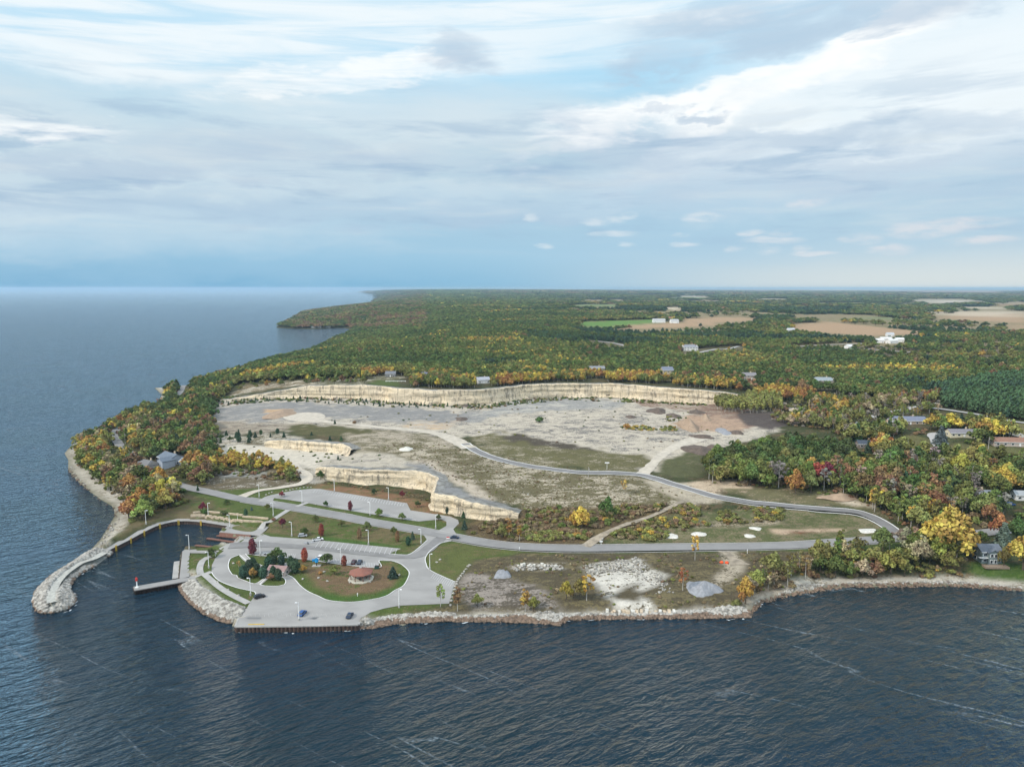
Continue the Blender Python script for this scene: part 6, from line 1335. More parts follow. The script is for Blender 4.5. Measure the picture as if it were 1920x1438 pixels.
PALS = {
 'leftfront': dict(orange=.05, gold=.08, yellow=.08, lime=.10, olive=.24, green=.22, dgreen=.06, tan=.08, rust=.07, brown=.02),
 'leftmid': dict(orange=.03, yellow=.05, lime=.08, olive=.26, green=.28, dgreen=.16, rust=.09, brown=.05),
 'leftback': dict(dgreen=.34, green=.34, olive=.18, rust=.06, lime=.05, yellow=.03),
 'strip': dict(orange=.04, gold=.10, yellow=.14, lime=.10, olive=.28, green=.22, brown=.12),
 'clump': dict(dgreen=.45, green=.40, olive=.08, gold=.03, orange=.02, rust=.02),
 'clumpfront': dict(red=.005, orange=.03, lime=.10, olive=.36, green=.34, grey=.10, rust=.06, maroon=.005),
 'village': dict(orange=.02, gold=.03, yellow=.06, lime=.16, olive=.27, green=.27, dgreen=.10, grey=.06, rust=.03),
 'birchband': dict(lime=.55, olive=.20, yellow=.15, green=.10),
 'shore': dict(gold=.04, yellow=.06, lime=.24, olive=.34, green=.10, tan=.18, rust=.04),
 'plant': dict(pinegr=.8, conifer=.2), 'limerow': dict(lime=.45, olive=.45, green=.1), 'orangeband': dict(gold=.42, orange=.28, yellow=.18, olive=.12),
 'mixed': dict(olive=.30, grey=.14, tan=.14, rust=.04, green=.18, gold=.06, orange=.04, lime=.08),
 'edge': dict(orange=.05, gold=.13, yellow=.13, lime=.08, olive=.30, green=.25, rust=.06), 'ridge': dict(lime=.03, olive=.17, green=.56, dgreen=.24),
 'autumn': dict(orange=.03, gold=.12, yellow=.14, lime=.12, olive=.26, green=.33), 'dark': dict(conifer=.55, pinegr=.3, dgreen=.15), 'farmix': dict(rust=.02, olive=.18, green=.38, dgreen=.27, conifer=.15),
 'rusty': dict(rust=.26, brown=.14, olive=.28, orange=.01, green=.19, dgreen=.12), 'open': dict(conifer=.35, olive=.2, green=.2, tan=.1, grey=.15), 'east': dict(gold=.015, lime=.05, olive=.275, green=.38, dgreen=.23, rust=.05)}
PHR = {'leftfront': 'in the autumn wood behind the left beach', 'leftmid': 'in the middle of the left hand wood', 'leftback': 'in the upper left hand wood by the coast road', 'strip': 'in the strip between rocky pit and pale quarry floor', 'clump': 'in the dense green clump right of the quarry',
 'clumpfront': 'along the front of the wood above the quarry road', 'village': 'among the houses on the right', 'birchband': 'in the birch band above the road bend', 'shore': 'in the shore wood of the right hand bay', 'limerow': 'in the row at the right end of the quarry', 'mixed': 'in the thin wood behind the green clump', 'edge': 'on the edge of the back cliff', 'orangeband': 'in the orange band right of the back cliff'}
# region: (pixel polygon, spacing, heights, palette, kinds)
RG = [
 ([(137,840),(150,814),(185,794),(222,776),(262,764),(285,790),(300,850),(290,900),(255,960),(245,985),(232,978),(226,955),(213,935),(188,915),(163,895),(143,872)], 6.3, (8, 13), 'leftfront', ('round',)*5+('wispy',)),
 ([(285,860),(330,875),(400,880),(404,896),(392,908),(352,912),(338,928),(346,946),(328,952),(296,962),(255,982),(240,975),(255,930),(280,890)], 6.3, (9, 15), 'leftfront', ('round',)*4+('wispy', 'tall')),
 ([(222,776),(262,762),(300,742),(300,770),(330,800),(400,800),(402,850),(398,885),(330,880),(290,865),(285,800)], 6.2, (8, 13), 'leftmid', ('round',)*5+('spruce', 'wispy')),
 ([(262,762),(302,742),(335,714),(402,694),(440,690),(470,700),(446,720),(424,742),(405,752),(398,768),(400,805),(330,802),(300,780)], 6.5, (8, 13), 'leftback', ('round',)*5+('pine',)),
 ([(393,850),(440,856),(500,862),(543,878),(562,900),(545,903),(530,893),(500,884),(440,878),(405,886)], 5.5, (5, 8), 'strip', ('tall', 'round', 'round')),
 ([(395,808),(440,812),(480,820),(400,835)], 11, (4, 8), 'leftmid', ('spruce', 'spruce', 'round')),
 ([(430,812),(560,812),(660,826),(660,838),(560,834),(440,832)], 15, (3, 6), 'dark', ('spruce', 'cedar')),
 ([(418,746),(500,744),(640,745),(760,752),(900,760),(1060,745),(1060,750),(900,768),(780,766),(640,758),(500,752),(430,760),(400,766),(395,758)], 8, (2.5, 5), 'open', ('shrub', 'spruce', 'shrub')),
 ([(1330,893),(1322,886),(1345,872),(1400,856),(1450,846),(1520,842),(1560,848),(1600,855),(1580,880),(1540,905),(1480,905),(1400,898)], 7.2, (11, 16), 'clump', ('round',)*6),
 ([(1325,895),(1400,900),(1480,906),(1545,905),(1600,880),(1640,870),(1680,900),(1665,948),(1600,938),(1540,924),(1500,920),(1420,914),(1335,906)], 6.8, (11, 17), 'clumpfront', ('round', 'round', 'wispy')),
 ([(1600,938),(1665,948),(1700,955),(1790,985),(1760,1002),(1712,1003),(1690,985),(1640,962)], 5.6, (11, 16), 'birchband', ('tall', 'tall', 'round')),
 ([(1560,808),(1640,806),(1960,800),(1960,985),(1780,1000),(1760,985),(1665,940),(1680,895),(1620,850)], 7.6, (10, 17), 'village', ('round',)*6+('spruce', 'wispy')),
 ([(1372,1136),(1392,1104),(1440,1080),(1500,1058),(1560,1036),(1700,1024),(1812,1030),(1816,1072),(1700,1083),(1560,1088),(1480,1100),(1430,1118)], 6.6, (7, 13), 'shore', ('wispy', 'tall', 'round', 'round')),
 ([(1762,728),(1850,712),(1960,702),(1960,796),(1900,788),(1800,770),(1765,764)], 5.6, (9, 11), 'plant', ('pine',)),
 ([(1338,750),(1390,744),(1462,752),(1470,772),(1400,776),(1345,772)], 5.4, (9, 13), 'limerow', ('tall',)),
 ([(1385,734),(1480,736),(1560,744),(1565,758),(1470,752),(1392,744)], 6.2, (8, 12), 'orangeband', ('round', 'tall', 'round')),
 ([(1465,750),(1560,752),(1640,750),(1762,745),(1762,775),(1640,795),(1560,806),(1480,800),(1450,790),(1520,772)], 7.6, (7, 12), 'mixed', ('round', 'round', 'wispy')),
 ([(430,737),(500,725),(560,721),(560,712),(440,722)], 16, (5, 8), 'edge', ('round',)),
 ([(565,719),(690,720),(690,712),(565,712)], 10, (5, 9), 'edge', ('round', 'tall')),
 ([(770,727),(885,729),(950,724),(1040,716),(1190,718),(1280,725),(1370,732),(1385,722),(1190,706),(1040,706),(900,716),(770,714)], 4.8, (7, 12), 'edge', ('tall', 'tall', 'round')),
]
pts = []   # x,y,h,kind,pal,col
done = []
def pick(d, n=None):
    r = random.random() if n is None else min(.999, .5+.5*math.erf((((n-.5)/.13)*.72+random.gauss(0, .70))*.7071)); s = 0
    for k, v in d.items():
        s += v
        if r <= s: return k
    return list(d)[0]
for poly, sp, hr, pal, kinds in RG:
    a = np.arange(CX0-120, CX1+80, sp); b_ = np.arange(CY0, CY1, sp*.9); gx, gy = np.meshgrid(a, b_); gx = gx+np.where(np.arange(len(b_))[:, None] % 2, sp/2, 0); gx = (gx+rng.uniform(-.36, .36, gx.shape)*sp).ravel(); gy = (gy+rng.uniform(-.36, .36, gy.shape)*sp).ravel()
    z = HT(gx, gy); px, py = proj(gx, gy, z); k = pip(px, py, poly) & free(gx, gy) & (z > 1.0)
    for q in LAWNS+OPENG: k &= ~pip(px, py, q)
    tpx, tpy = proj(gx, gy, z+hr[1]*.75)
    for q in OPENG: k &= ~pip(tpx, tpy, q)
    for q in done: k &= ~pip(px, py, q)
    done.append(poly)
    cn = fbm(gx/38, gy/38, 3, 61)
    for x, y, zz, n_ in zip(gx[k], gy[k], z[k], cn[k]):
        c = pick(PALS[pal], n_); kd = random.choice(kinds)
        if c in ('conifer', 'blue') and kd not in ('spruce', 'pine', 'cedar'): kd = 'spruce'
        if kd in ('spruce', 'cedar') : c = random.choice(('conifer', 'conifer', 'pinegr'))
        if c == 'grey': kd = 'wispy'
        h = random.uniform(*hr)*(1.0 if kd != 'shrub' else .6); pts.append((x, y, zz, h, kd, pal, c))
near_n = len(pts)
# far woods, ring by ring with growing spacing
FARP = [(-700,540),(2700,540),(2700,800),(1962,800),(1962,702),(1850,710),(1762,724),(1762,744),(1640,748),(1560,742),(1480,734),(1385,732),(1385,722),(1190,705),(1040,705),(900,715),(770,713),(690,711),(565,711),(440,721),(470,700),(440,689),(400,693),(330,713),(200,760),(-700,700)]
def lim(r): return np.maximum(6.8, r*0.0062)
rr_ = 700.0; FX = []; FY = []; FS = []
while rr_ < 21000:
    s = float(lim(rr_)) if rr_ < 6000 else float(0.0062*6000*(rr_/6000)**1.6); n = int(rr_*R(92)/s); a = R(-46)+R(92)*(np.arange(n)+rng.uniform(-.45, .45, n)+.5)/n; q = rr_+rng.uniform(-.4, .4, n)*s
    FX.append(q*np.sin(a)); FY.append(q*np.cos(a)); FS.append(np.full(n, s)); rr_ += s*.92
FX = np.concatenate(FX); FY = np.concatenate(FY); FS = np.concatenate(FS); fz = HT(FX, FY); px, py = proj(FX, FY, fz)
k = pip(px, py, FARP) & pip(FX, FY, coast_poly) & free(FX, FY) & (fz > 1.2)
tpx, tpy = proj(FX, FY, fz+9)
for q in NOTREE+LAWNS[-1:]: k &= ~pip(px, py, q) & ~pip(tpx, tpy, q)
for q in OPENG: k &= ~pip(px, py, q) & ~(pip(tpx, tpy, q) & (rng.random(len(FX)) < .55))
SPARSE = [[(1560,655),(1700,650),(1960,632),(1960,700),(1850,712),(1780,700),(1640,678)], [(1040,640),(1150,640),(1180,660),(1080,662)], [(1240,660),(1420,648),(1440,662),(1260,676)], [(1160,606),(1300,612),(1460,602),(1480,625),(1200,628)], [(1500,596),(1740,596),(1760,622),(1560,603)], [(1740,605),(1960,612),(1960,640),(1780,628)]]
dn = fbm(FX/260, FY/260, 3, 91)
for q in SPARSE: k &= ~(pip(px, py, q) & (rng.random(len(FX)) < 0.72))
dn2 = fbm(FX/700, FY/420, 4, 47); k &= ~((px > 1000+dn*60) & (py > 560) & (py < 642) & (dn < 0.38) & (rng.random(len(FX)) < .85)); k &= ~((px > 980+dn*200) & (py > 541) & (py < 612) & (dn2 < 0.44) & (rng.random(len(FX)) < .95))
FX, FY, FS, fz, px, py = (v[k] for v in (FX, FY, FS, fz, px, py)); nz1 = fbm(FX/170, FY/110, 3, 55); nz2 = fbm(FX/500, FY/350, 3, 77); nz3 = fbm(FX/60, FY/60, 2, 13); nz4 = fbm(FX/110, FY/80, 4, 29)
AUT = [[(850,640),(960,636),(1020,655),(960,670),(860,660)], [(950,650),(1060,652),(1080,668),(980,672)], [(1280,652),(1400,650),(1390,668),(1290,670)], [(1000,676),(1080,672),(1100,690),(1020,692)]]
DRK = [[(985,622),(1140,634),(1260,640),(1240,652),(1100,648),(990,638)], [(1060,617),(1160,618),(1300,622),(1440,628),(1420,640),(1240,636),(1100,630)], [(1340,600),(1480,588),(1640,590),(1520,600),(1400,606)], [(1560,626),(1760,636),(1760,650),(1600,640)], [(1640,612),(1800,616),(1900,626),(1700,628)], [(1420,575),(1600,577),(1590,588),(1430,588)]]
aut = np.zeros(len(FX), bool); drk = np.zeros(len(FX), bool)
for q in AUT: aut |= pip(px+(nz3-.5)*30, py+(nz1-.5)*12, q)
for q in DRK: drk |= pip(px+(nz3-.5)*30, py+(nz1-.5)*8, q)
RGE = [(690,660),(640,620),(760,598),(960,590),(1000,610),(980,660),(1000,690),(700,700),(560,690),(500,690),(560,655)]
rg_ = pip(px, py, RGE) | (px < 900)
for i in range(len(FX)):
    r = math.hypot(FX[i], FY[i])
    if r > 5200 and px[i] > 900: pal = 'rusty' if (nz2[i] > .50 and py[i] < 552) or (r > 9000 and nz2[i] > .38) else ('farmix' if nz1[i] > .4 else 'dark')
    elif px[i] < 800 and r > 1900 and py[i] < 618: pal = 'rusty' if nz1[i] > .42 else 'ridge'
    elif aut[i] or nz1[i] > .76: pal = 'autumn'
    elif drk[i] or (nz2[i] < .36 and px[i] > 900): pal = 'dark'
    elif rg_[i]: pal = 'ridge' if nz1[i] > .33 else 'leftback'
    else: pal = 'east' if nz1[i] > .48 else 'farmix'
    c = pick(PALS[pal], nz4[i]); kd = ('spruce', 'pine')[i % 2] if c in ('conifer', 'pinegr') else ('tall' if pal == 'autumn' and i % 2 else 'round')
    h = random.uniform(9, 13)*(0.8 if kd in ('spruce', 'pine') else 1)*max(1, FS[i]/9.5)**0.35; pts.append((FX[i], FY[i], fz[i], h, kd, pal, c))
print('TREES near', near_n, 'total', len(pts))
# individuals: the largest in view
HEROES = [(380.5,958,8,'round','maroon',.8,'maroon tree beside the lamp at the left of the lawn'),(425,946,5,'round','dgreen',1,'round dark green tree below the main road at the left'),(382,963,4.5,'shrub','dgreen',1.1,'dark bush behind the upper block wall at its left end'),(420,965,4.5,'shrub','dgreen',1.1,'dark bush in the middle behind the upper block wall'),
 (461,969,7,'cedar','conifer',.7,'dark upright evergreen pair above the plaza'),(472,957,4,'spruce','blue',1,'small blue green spruce left of the footpath lamp'),(501,956,5.5,'round','green',.9,'green tree with mulch ring beside the main road'),(512.8,977,3.2,'shrub','rust',1,'rust coloured bush at the bend of the plaza footpath'),
 (528.5,932.5,5.5,'round','maroon',.9,'maroon tree at the left tip of the upper lot island'),(611,950.5,5.5,'round','dgreen',.8,'small green tree on the strip left of the maroon one'),(656.8,957.5,8.5,'cedar','maroon',.65,'maroon tree on the strip beside the upper lot'),(529.5,989.5,8,'round','maroon',.75,'maroon tree on the bank right of the plaza'),
 (592,979,6.5,'round','green',.9,'green tree above the two paved pads'),(571,1003,6.5,'round','dgreen',1,'round dark green tree beside the pale parked car'),(603,1005,10,'cedar','red',.62,'tall red maple right of the paved pads'),(640.5,988,6,'round','green',.85,'green tree right of the tall red maple'),(673.5,1010,8,'cedar','rust',.7,'rust red tree on the bank left of the bank lamp'),
 (701,927.5,5.8,'round','dgreen',.9,'green tree behind the upper lot'),(754.5,934,7,'round','maroon',.75,'maroon tree behind the upper lot'),(783,951.5,6,'round','dgreen',1,'dark green tree near the right corner of the upper lot'),(838,962,6,'spruce','conifer',1.2,'dark evergreen at the foot of the cliff corner'),(869,971,6,'spruce','conifer',1.2,'dark evergreen under the cliff end, the upper one'),
 (871,993,8,'spruce','conifer',1.1,'dark evergreen right of the lot exit'),(711,969,7.5,'round','green',.95,'green tree on the strip beside the middle lamp'),(753.7,976,6.8,'round','green',1,'green tree on the strip near its right end'),(822,976,5,'round','dgreen',1,'dark green tree on the rounded strip tip'),(688.5,995,7.5,'round','green',.95,'green tree on the bank above its lamp'),
 (738.6,1003,6.5,'round','green',.8,'narrow green tree at the road edge beside the orange one'),(745.3,1016,8.5,'cedar','rust',.6,'rust orange tree near the tip of the bank'),(773.7,1012,7,'spruce','conifer',1,'dark evergreen at the bank tip, the upper one'),(765.3,1023.5,7,'cedar','conifer',.8,'dark evergreen at the bank tip, the lower one'),
 (473.5,1040,12,'cedar','maroon',.68,'big red and green maple at the top of the round drive'),(518.6,1054,11,'round','dgreen',1.05,'large dark green tree behind the restroom'),(571,1052.5,10,'cedar','red',.7,'red maple beside the parking row behind the restroom'),(612,1058.5,8,'round','dgreen',1.15,'round dark green tree beside the white van'),
 (645.5,1060.5,7.5,'cedar','red',.75,'small bright red tree right of the lamp'),(568.7,1074,5.5,'round','yellow',1,'yellow bush like tree right of the cedars'),(627,1078,6.5,'round','olive',1.1,'olive brown tree left of the pavilion'),(447.6,1064,4.5,'wispy','orange',1.3,'thin orange sapling on the left lawn'),(737,1084,8.5,'spruce','conifer',1.5,'dark spruce on the right of the oval lawn'),
 (396,1046,7,'round','dgreen',1,'dark green tree beside the round white sign'),(474,1086,8,'round','orange',.75,'orange tree in front of the cedar clump'),(508.6,1089,5,'round','rust',1.1,'rust orange bush before the small cedar pair'),(600.5,1076,2.5,'shrub','orange',1,'low orange shrub left of the pavilion'),
 (456.5,1084,9,'cedar','conifer',.95,'leftmost dark cedar of the clump'),(466,1076,9.5,'cedar','conifer',.85,'rear left dark cedar of the clump'),(475,1072,10,'cedar','conifer',.85,'tallest dark cedar at the back of the clump'),(482,1080,9,'cedar','conifer',.85,'dark cedar right of the orange tree'),(494,1084,8.5,'cedar','conifer',1,'rightmost dark cedar of the clump'),(465,1084,7,'cedar','conifer',.8,'short dark cedar tucked in the clump'),
 (513,1083,8,'cedar','conifer',.85,'left cedar of the small pair'),(522,1088.5,8,'cedar','conifer',.9,'right cedar of the small pair'),(546,1066,9,'cedar','conifer',.85,'rear cedar right of the restroom'),(554,1074.5,10,'cedar','conifer',1,'front cedar right of the restroom'),(503,1067,9,'cedar','conifer',.9,'cedar left behind the restroom'),(513,1062,8,'cedar','conifer',.85,'cedar in the row behind the restroom, second from left'),(528,1062,8,'cedar','conifer',.9,'cedar in the row behind the restroom, third from left'),
 (826,1138,10,'wispy','lime',1.1,'thin yellow green birch on the shore verge'),(858,1146,11,'tall','rust',1.1,'narrow rust birch at the end of the boulder row'),(985,1147,10,'tall','gold',1.3,'golden birch clump on the shore below the grey heap'),(1000,1148,7,'round','olive',1,'small olive tree beside the golden birch clump'),(895,1140,6,'round','olive',1,'olive bush on the shore before the scrub lot'),
 (1062,1124,9,'round','gold',.85,'golden tree in the scrub left of the white rubble'),(1087,1124,10,'round','olive',.8,'olive tree in the scrub left of the birches'),(1100,1126,12,'wispy','gold',1.2,'golden birch with white trunks by the white rubble'),(1280,1108,11,'wispy','orange',1,'orange birch left of the big grey heap'),(1303,1050,13,'wispy','yellow',.8,'tall bare yellow birch beside the main road'),
 (1398,1132,13,'round','gold',.75,'golden tree on the headland beside the bay'),(1090,991,13,'round','yellow',.9,'bright yellow tree on the brown slope above the road'),(1077,990,10,'round','gold',.8,'golden tree left behind the bright yellow one'),(1138,975,14,'round','dgreen',.8,'dark green tree on the brown slope'),(1170,926,9,'wispy','gold',1.2,'lone golden tree below the quarry road'),
 (955,1010,11,'tall','orange',1,'narrow orange birch below the cliff end'),(974,1014,9,'tall','gold',1.1,'narrow golden birch below the cliff end'),(942,1008,8,'round','olive',1,'olive tree below the cliff end'),(1535,1062,14,'round','olive',.9,'big olive tree of the shore wood'),
 (1782,1048,27,'round','yellow',1.0,'huge golden cottonwood left of the lake house'),(1765,1050,15,'round','lime',.9,'yellow green tree below the huge golden one'),(1755,1030,19,'round','gold',.9,'golden tree behind the huge cottonwood'),(1818,1040,12,'round','gold',.8,'small golden tree against the lake house'),(1918,1068,18,'round','gold',1,'golden tree at the right edge of the lawn'),(1880,1028,15,'spruce','blue',1.4,'blue spruce behind the lake house'),(1882,1062,10,'round','olive',.7,'leaning olive tree right of the lake house'),(1905,1020,15,'round','dgreen',.9,'dark green tree behind the golden one at the edge'),(1838,1022,8,'round','dgreen',1.1,'dark green shrub tree behind the lake house'),(1873,1008,13,'round','orange',.9,'orange tree behind the blue spruce'),
 (1491,926,16,'round','orange',.85,'brilliant orange maple above the quarry road'),(1530,912,16,'round','red',.9,'crimson tree behind the orange maple'),(1552,905,14,'round','maroon',.9,'dark red tree right of the crimson one'),(1520,924,15,'round','olive',.9,'olive tree right of the orange maple'),(1623,930,12,'tall','orange',1.2,'slim orange tree between grey trunks'),
 (1896,820,13,'round','red',.9,'crimson round tree beside the driveway at the right'),(1763,834,16,'spruce','blue',1.5,'big grey blue spruce on the open lawn'),(243,928,15,'round','orange',1,'big orange maple behind the left beach'),(300,912,14,'round','gold',.9,'golden tree in the left wood near the main road'),(260,945,13,'round','green',1,'green tree below the big orange maple'),(375,896,13,'tall','yellow',1.2,'yellow birch beside the pit'),(325,945,15,'wispy','tan',1.3,'tall tan tree with pale limbs at the wood corner'),(355,880,14,'round','gold',.9,'golden tree beside the large left wood house'),
 (679,892,4.5,'spruce','pinegr',1.2,'small green spruce on top of the front cliff'),(1012,792,7,'shrub','dgreen',1,'dark bush on the bare quarry floor'),(628,795,4.5,'spruce','conifer',1.2,'small dark spruce beside the round gravel pad'),(665,795,3.5,'shrub','rust',1,'rust bush right of the gravel pad spruce'),(634,862,4,'spruce','conifer',1,'small spruce on the ramp above the pale floor'),(371,921,4.5,'spruce','conifer',1,'small spruce at the main road beside the wood'),
 (1175,804,6,'shrub','orange',1,'orange bush at the left of the pond reeds'),(818,953,9,'round','olive',.6,'olive tree in the recess of the front cliff'),(601,900,7,'round','dgreen',.9,'dark green tree at the left end of the front cliff'),(677,716,0.1,'round','green',1,'')]
nb = nc = 0
for px_, py_, h, kd, c, ws, l in HEROES:
    if not l: continue
    if px_ < 880 and 925 < py_ < 1100 and not (px_ < 380 and py_ < 950): h *= .72; ws /= .84
    x, y = G(px_, py_); cone_ = kd in ('spruce', 'pine') or (kd == 'cedar' and c in ('conifer', 'pinegr')); nm = ('spruce_tree' if kd == 'spruce' else 'cedar_tree') if cone_ else ('shrub' if kd == 'shrub' else ('birch_tree' if kd in ('tall', 'wispy') else 'broadleaf_tree'))
    hero_tree(x, y, h, kd, c, l, 'conifer' if cone_ else ('shrub' if kd == 'shrub' else 'tree'), None, ws, nm)
    if cone_: nc += 1
    else: nb += 1
hx = np.array([G(h[0], h[1]) for h in HEROES])
W = [p for p in pts[:near_n]]
clear = lambda p: np.min((hx[:, 0]-p[0])**2+(hx[:, 1]-p[1])**2) > 9
pts = [p for i, p in enumerate(pts) if i >= near_n or clear(p)]
LM = [(322,868,'the slate blue roofed house'),(278,880,'the hipped roof house'),(243,928,'the big orange maple'),(375,896,'the yellow birch at the pit'),(212,830,'the bend of the coast road'),(345,725,'the upper stretch of coast road'),(1491,926,'the brilliant orange maple'),(1530,912,'the crimson tree'),(1335,885,'the left end of the green clump'),(1450,870,'the middle of the green clump'),(1623,838,'the small dark roofed cabin'),(1701,794,'the long blue roofed house'),(1802,817,'the cream ranch house'),(1898,834,'the orange brown roofed house'),(1832,935,'the white house with dark roof'),(1913,935,'the pale roofed shed'),(1848,1050,'the lake house'),(1782,1048,'the huge golden cottonwood'),(1535,1062,'the big olive shore tree'),(1398,1132,'the golden headland tree'),(1650,1062,'the middle of the bay shore'),(1460,1088,'the left end of the shore wood'),(1650,970,'the bend of the quarry road'),(1711,1008,'the meeting of the two roads'),(1700,905,'the core of the right hand wood'),(1763,834,'the grey blue spruce'),(1896,820,'the crimson round tree'),(430,880,'the rocky pit'),(300,945,'the harbour side of the left wood'),(1590,1055,'the olive part of the shore wood'),(1580,900,'the right end of the green clump'),(1760,990,'the lane behind the lake house')]
def inview(p): a, b__ = proj(p[0], p[1], p[2]+p[3]*.6); return -10 < a < 1930
order = sorted([i for i, p in enumerate(pts) if math.hypot(p[0], p[1]) < 900 and p[5] in PHR and inview(p)], key=lambda i: -pts[i][3]/math.hypot(pts[i][0], pts[i][1])); used = set()
for i in order:
    x, y, z, h, kd, pal, c = pts[i]; con = kd in ('spruce', 'pine', 'cedar')
    if kd == 'shrub': continue
    if con:
        if nc >= 90: continue
        nc += 1
    else:
        if nb >= 296: continue
        nb += 1
    sz = 'tall' if h > 12 else ('short' if h < 8.5 else 'middling')
    nm = {'spruce': 'spruce_tree', 'pine': 'pine_tree', 'cedar': 'cedar_tree', 'tall': 'birch_tree', 'wispy': 'birch_tree', 'round': 'broadleaf_tree'}[kd]; kw = {'spruce': 'spruce', 'pine': 'pine', 'cedar': 'cedar', 'tall': 'birch', 'wispy': 'thin tree', 'round': 'broadleaf tree'}[kd]
    lx, ly = proj(x, y, z); q = min(LM, key=lambda t_: ((t_[0]-lx)/1.0)**2+((t_[1]-ly)*2.2)**2); ex, ey = lx-q[0], (ly-q[1])*2.2
    side = ('right of' if ex > 0 else 'left of') if abs(ex) > abs(ey) else ('in front of' if ey > 0 else 'behind'); far_ = math.hypot(ex, ey) > 34
    l = f"{sz} {CN[c]} {kw} {'farther ' if far_ else 'close '}{side} {q[2]}"
    hero_tree(x, y, h, kd, c, l, 'conifer' if con else 'tree', l, 1.05 if kd == 'round' else 1.15, nm, z); used.add(i)
# everything else: the uncountable woods, instanced
PK = [('round', 520, .052, 0), ('round', 520, .052, 1), ('round', 460, .055, 2), ('tall', 300, .040, 0), ('tall', 300, .040, 1), ('wispy', 230, .032, 0), ('pine', 380, .050, 0), ('spruce', 420, .048, 0), ('cedar', 420, .058, 0), ('shrub', 260, .11, 0), ('shrub', 260, .11, 1)]
pcoll = bpy.data.collections.new('foliage_sources')
for i, (kd, nq, s, e_) in enumerate(PK):
    me = proto_single(kd, nq, s, 900+i, M['birch'] if kd in ('tall', 'wispy') else M['bark'], 'source_%02d_%s' % (i, kd)); o = bpy.data.objects.new('source_%02d' % i, me); pcoll.objects.link(o)
IDX = {'round': (0, 1, 2), 'tall': (3, 4), 'wispy': (5,), 'pine': (6,), 'spruce': (7,), 'cedar': (8,), 'shrub': (9, 10)}
def scatter_object(name, P, leafm=None):
    """P rows: x,y,z,h,widthscale,index,r,g,b"""
    P = np.array(P, np.float32); me = bpy.data.meshes.new(name); me.vertices.add(len(P)); me.vertices.foreach_set('co', P[:, :3].ravel())
    def at(n, ty, key, v): a = me.attributes.new(n, ty, 'POINT'); a.data.foreach_set(key, np.ascontiguousarray(v, v.dtype).ravel())
    at('scl', 'FLOAT_VECTOR', 'vector', np.stack([P[:, 3]*P[:, 4], P[:, 3]*P[:, 4], P[:, 3]], 1)); at('pidx', 'INT', 'value', P[:, 5].astype(np.int32))
    at('tint', 'FLOAT_COLOR', 'color', np.concatenate([P[:, 6:9], np.ones((len(P), 1), np.float32)], 1)); at('isinst', 'FLOAT', 'value', np.ones(len(P), np.float32)); at('rz', 'FLOAT', 'value', rng.uniform(0, 6.28, len(P)).astype(np.float32))
    o = bpy.data.objects.new(name, me); COL.objects.link(o)
    g = bpy.data.node_groups.new(name, 'GeometryNodeTree'); g.interface.new_socket('Geometry', in_out='INPUT', socket_type='NodeSocketGeometry'); g.interface.new_socket('Geometry', in_out='OUTPUT', socket_type='NodeSocketGeometry')
    k = NT(g); gi = k.add('NodeGroupInput'); go = k.add('NodeGroupOutput'); ci = k.add('GeometryNodeCollectionInfo'); ci.inputs['Collection'].default_value = pcoll; ci.inputs['Separate Children'].default_value = True; ci.inputs['Reset Children'].default_value = True
    def na(n, ty): a = k.add('GeometryNodeInputNamedAttribute', data_type=ty); a.inputs['Name'].default_value = n; return a.outputs[0]
    ip = k.add('GeometryNodeInstanceOnPoints'); k.l.new(gi.outputs[0], ip.inputs['Points']); k.l.new(ci.outputs[0], ip.inputs['Instance']); ip.inputs['Pick Instance'].default_value = True
    k.l.new(na('pidx', 'INT'), ip.inputs['Instance Index']); k.l.new(na('scl', 'FLOAT_VECTOR'), ip.inputs['Scale'])
    cx_ = k.add('ShaderNodeCombineXYZ'); k.l.new(na('rz', 'FLOAT'), cx_.inputs[2]); k.l.new(cx_.outputs[0], ip.inputs['Rotation']); k.l.new(ip.outputs[0], go.inputs[0])
    md = o.modifiers.new('scatter', 'NODES'); md.node_group = g; setp(o, kind='stuff'); return o
rows_b = []; rows_c = []
for i, (x, y, z, h, kd, pal, c) in enumerate(pts):
    if i in used: continue
    r = math.hypot(x, y); sp = max(6.8, r*.0062) if r < 6000 else 37.2*(r/6000)**1.6; ws = 1.05 if kd in ('round', 'shrub') else 1.15
    if r > 1200: ws *= max(1.0, sp/8.2)*(1 if kd == 'round' else 1.35)
    elif i >= near_n and kd == 'round': ws = 1.12
    (rows_c if kd in ('spruce', 'pine', 'cedar') else rows_b).append((x, y, z-.2, h, ws*random.uniform(.82, 1.25), random.choice(IDX[kd]), *jitter(C[c], .20, .05)))
scatter_object('broadleaf_forest', rows_b); scatter_object('conifer_forest', rows_c)
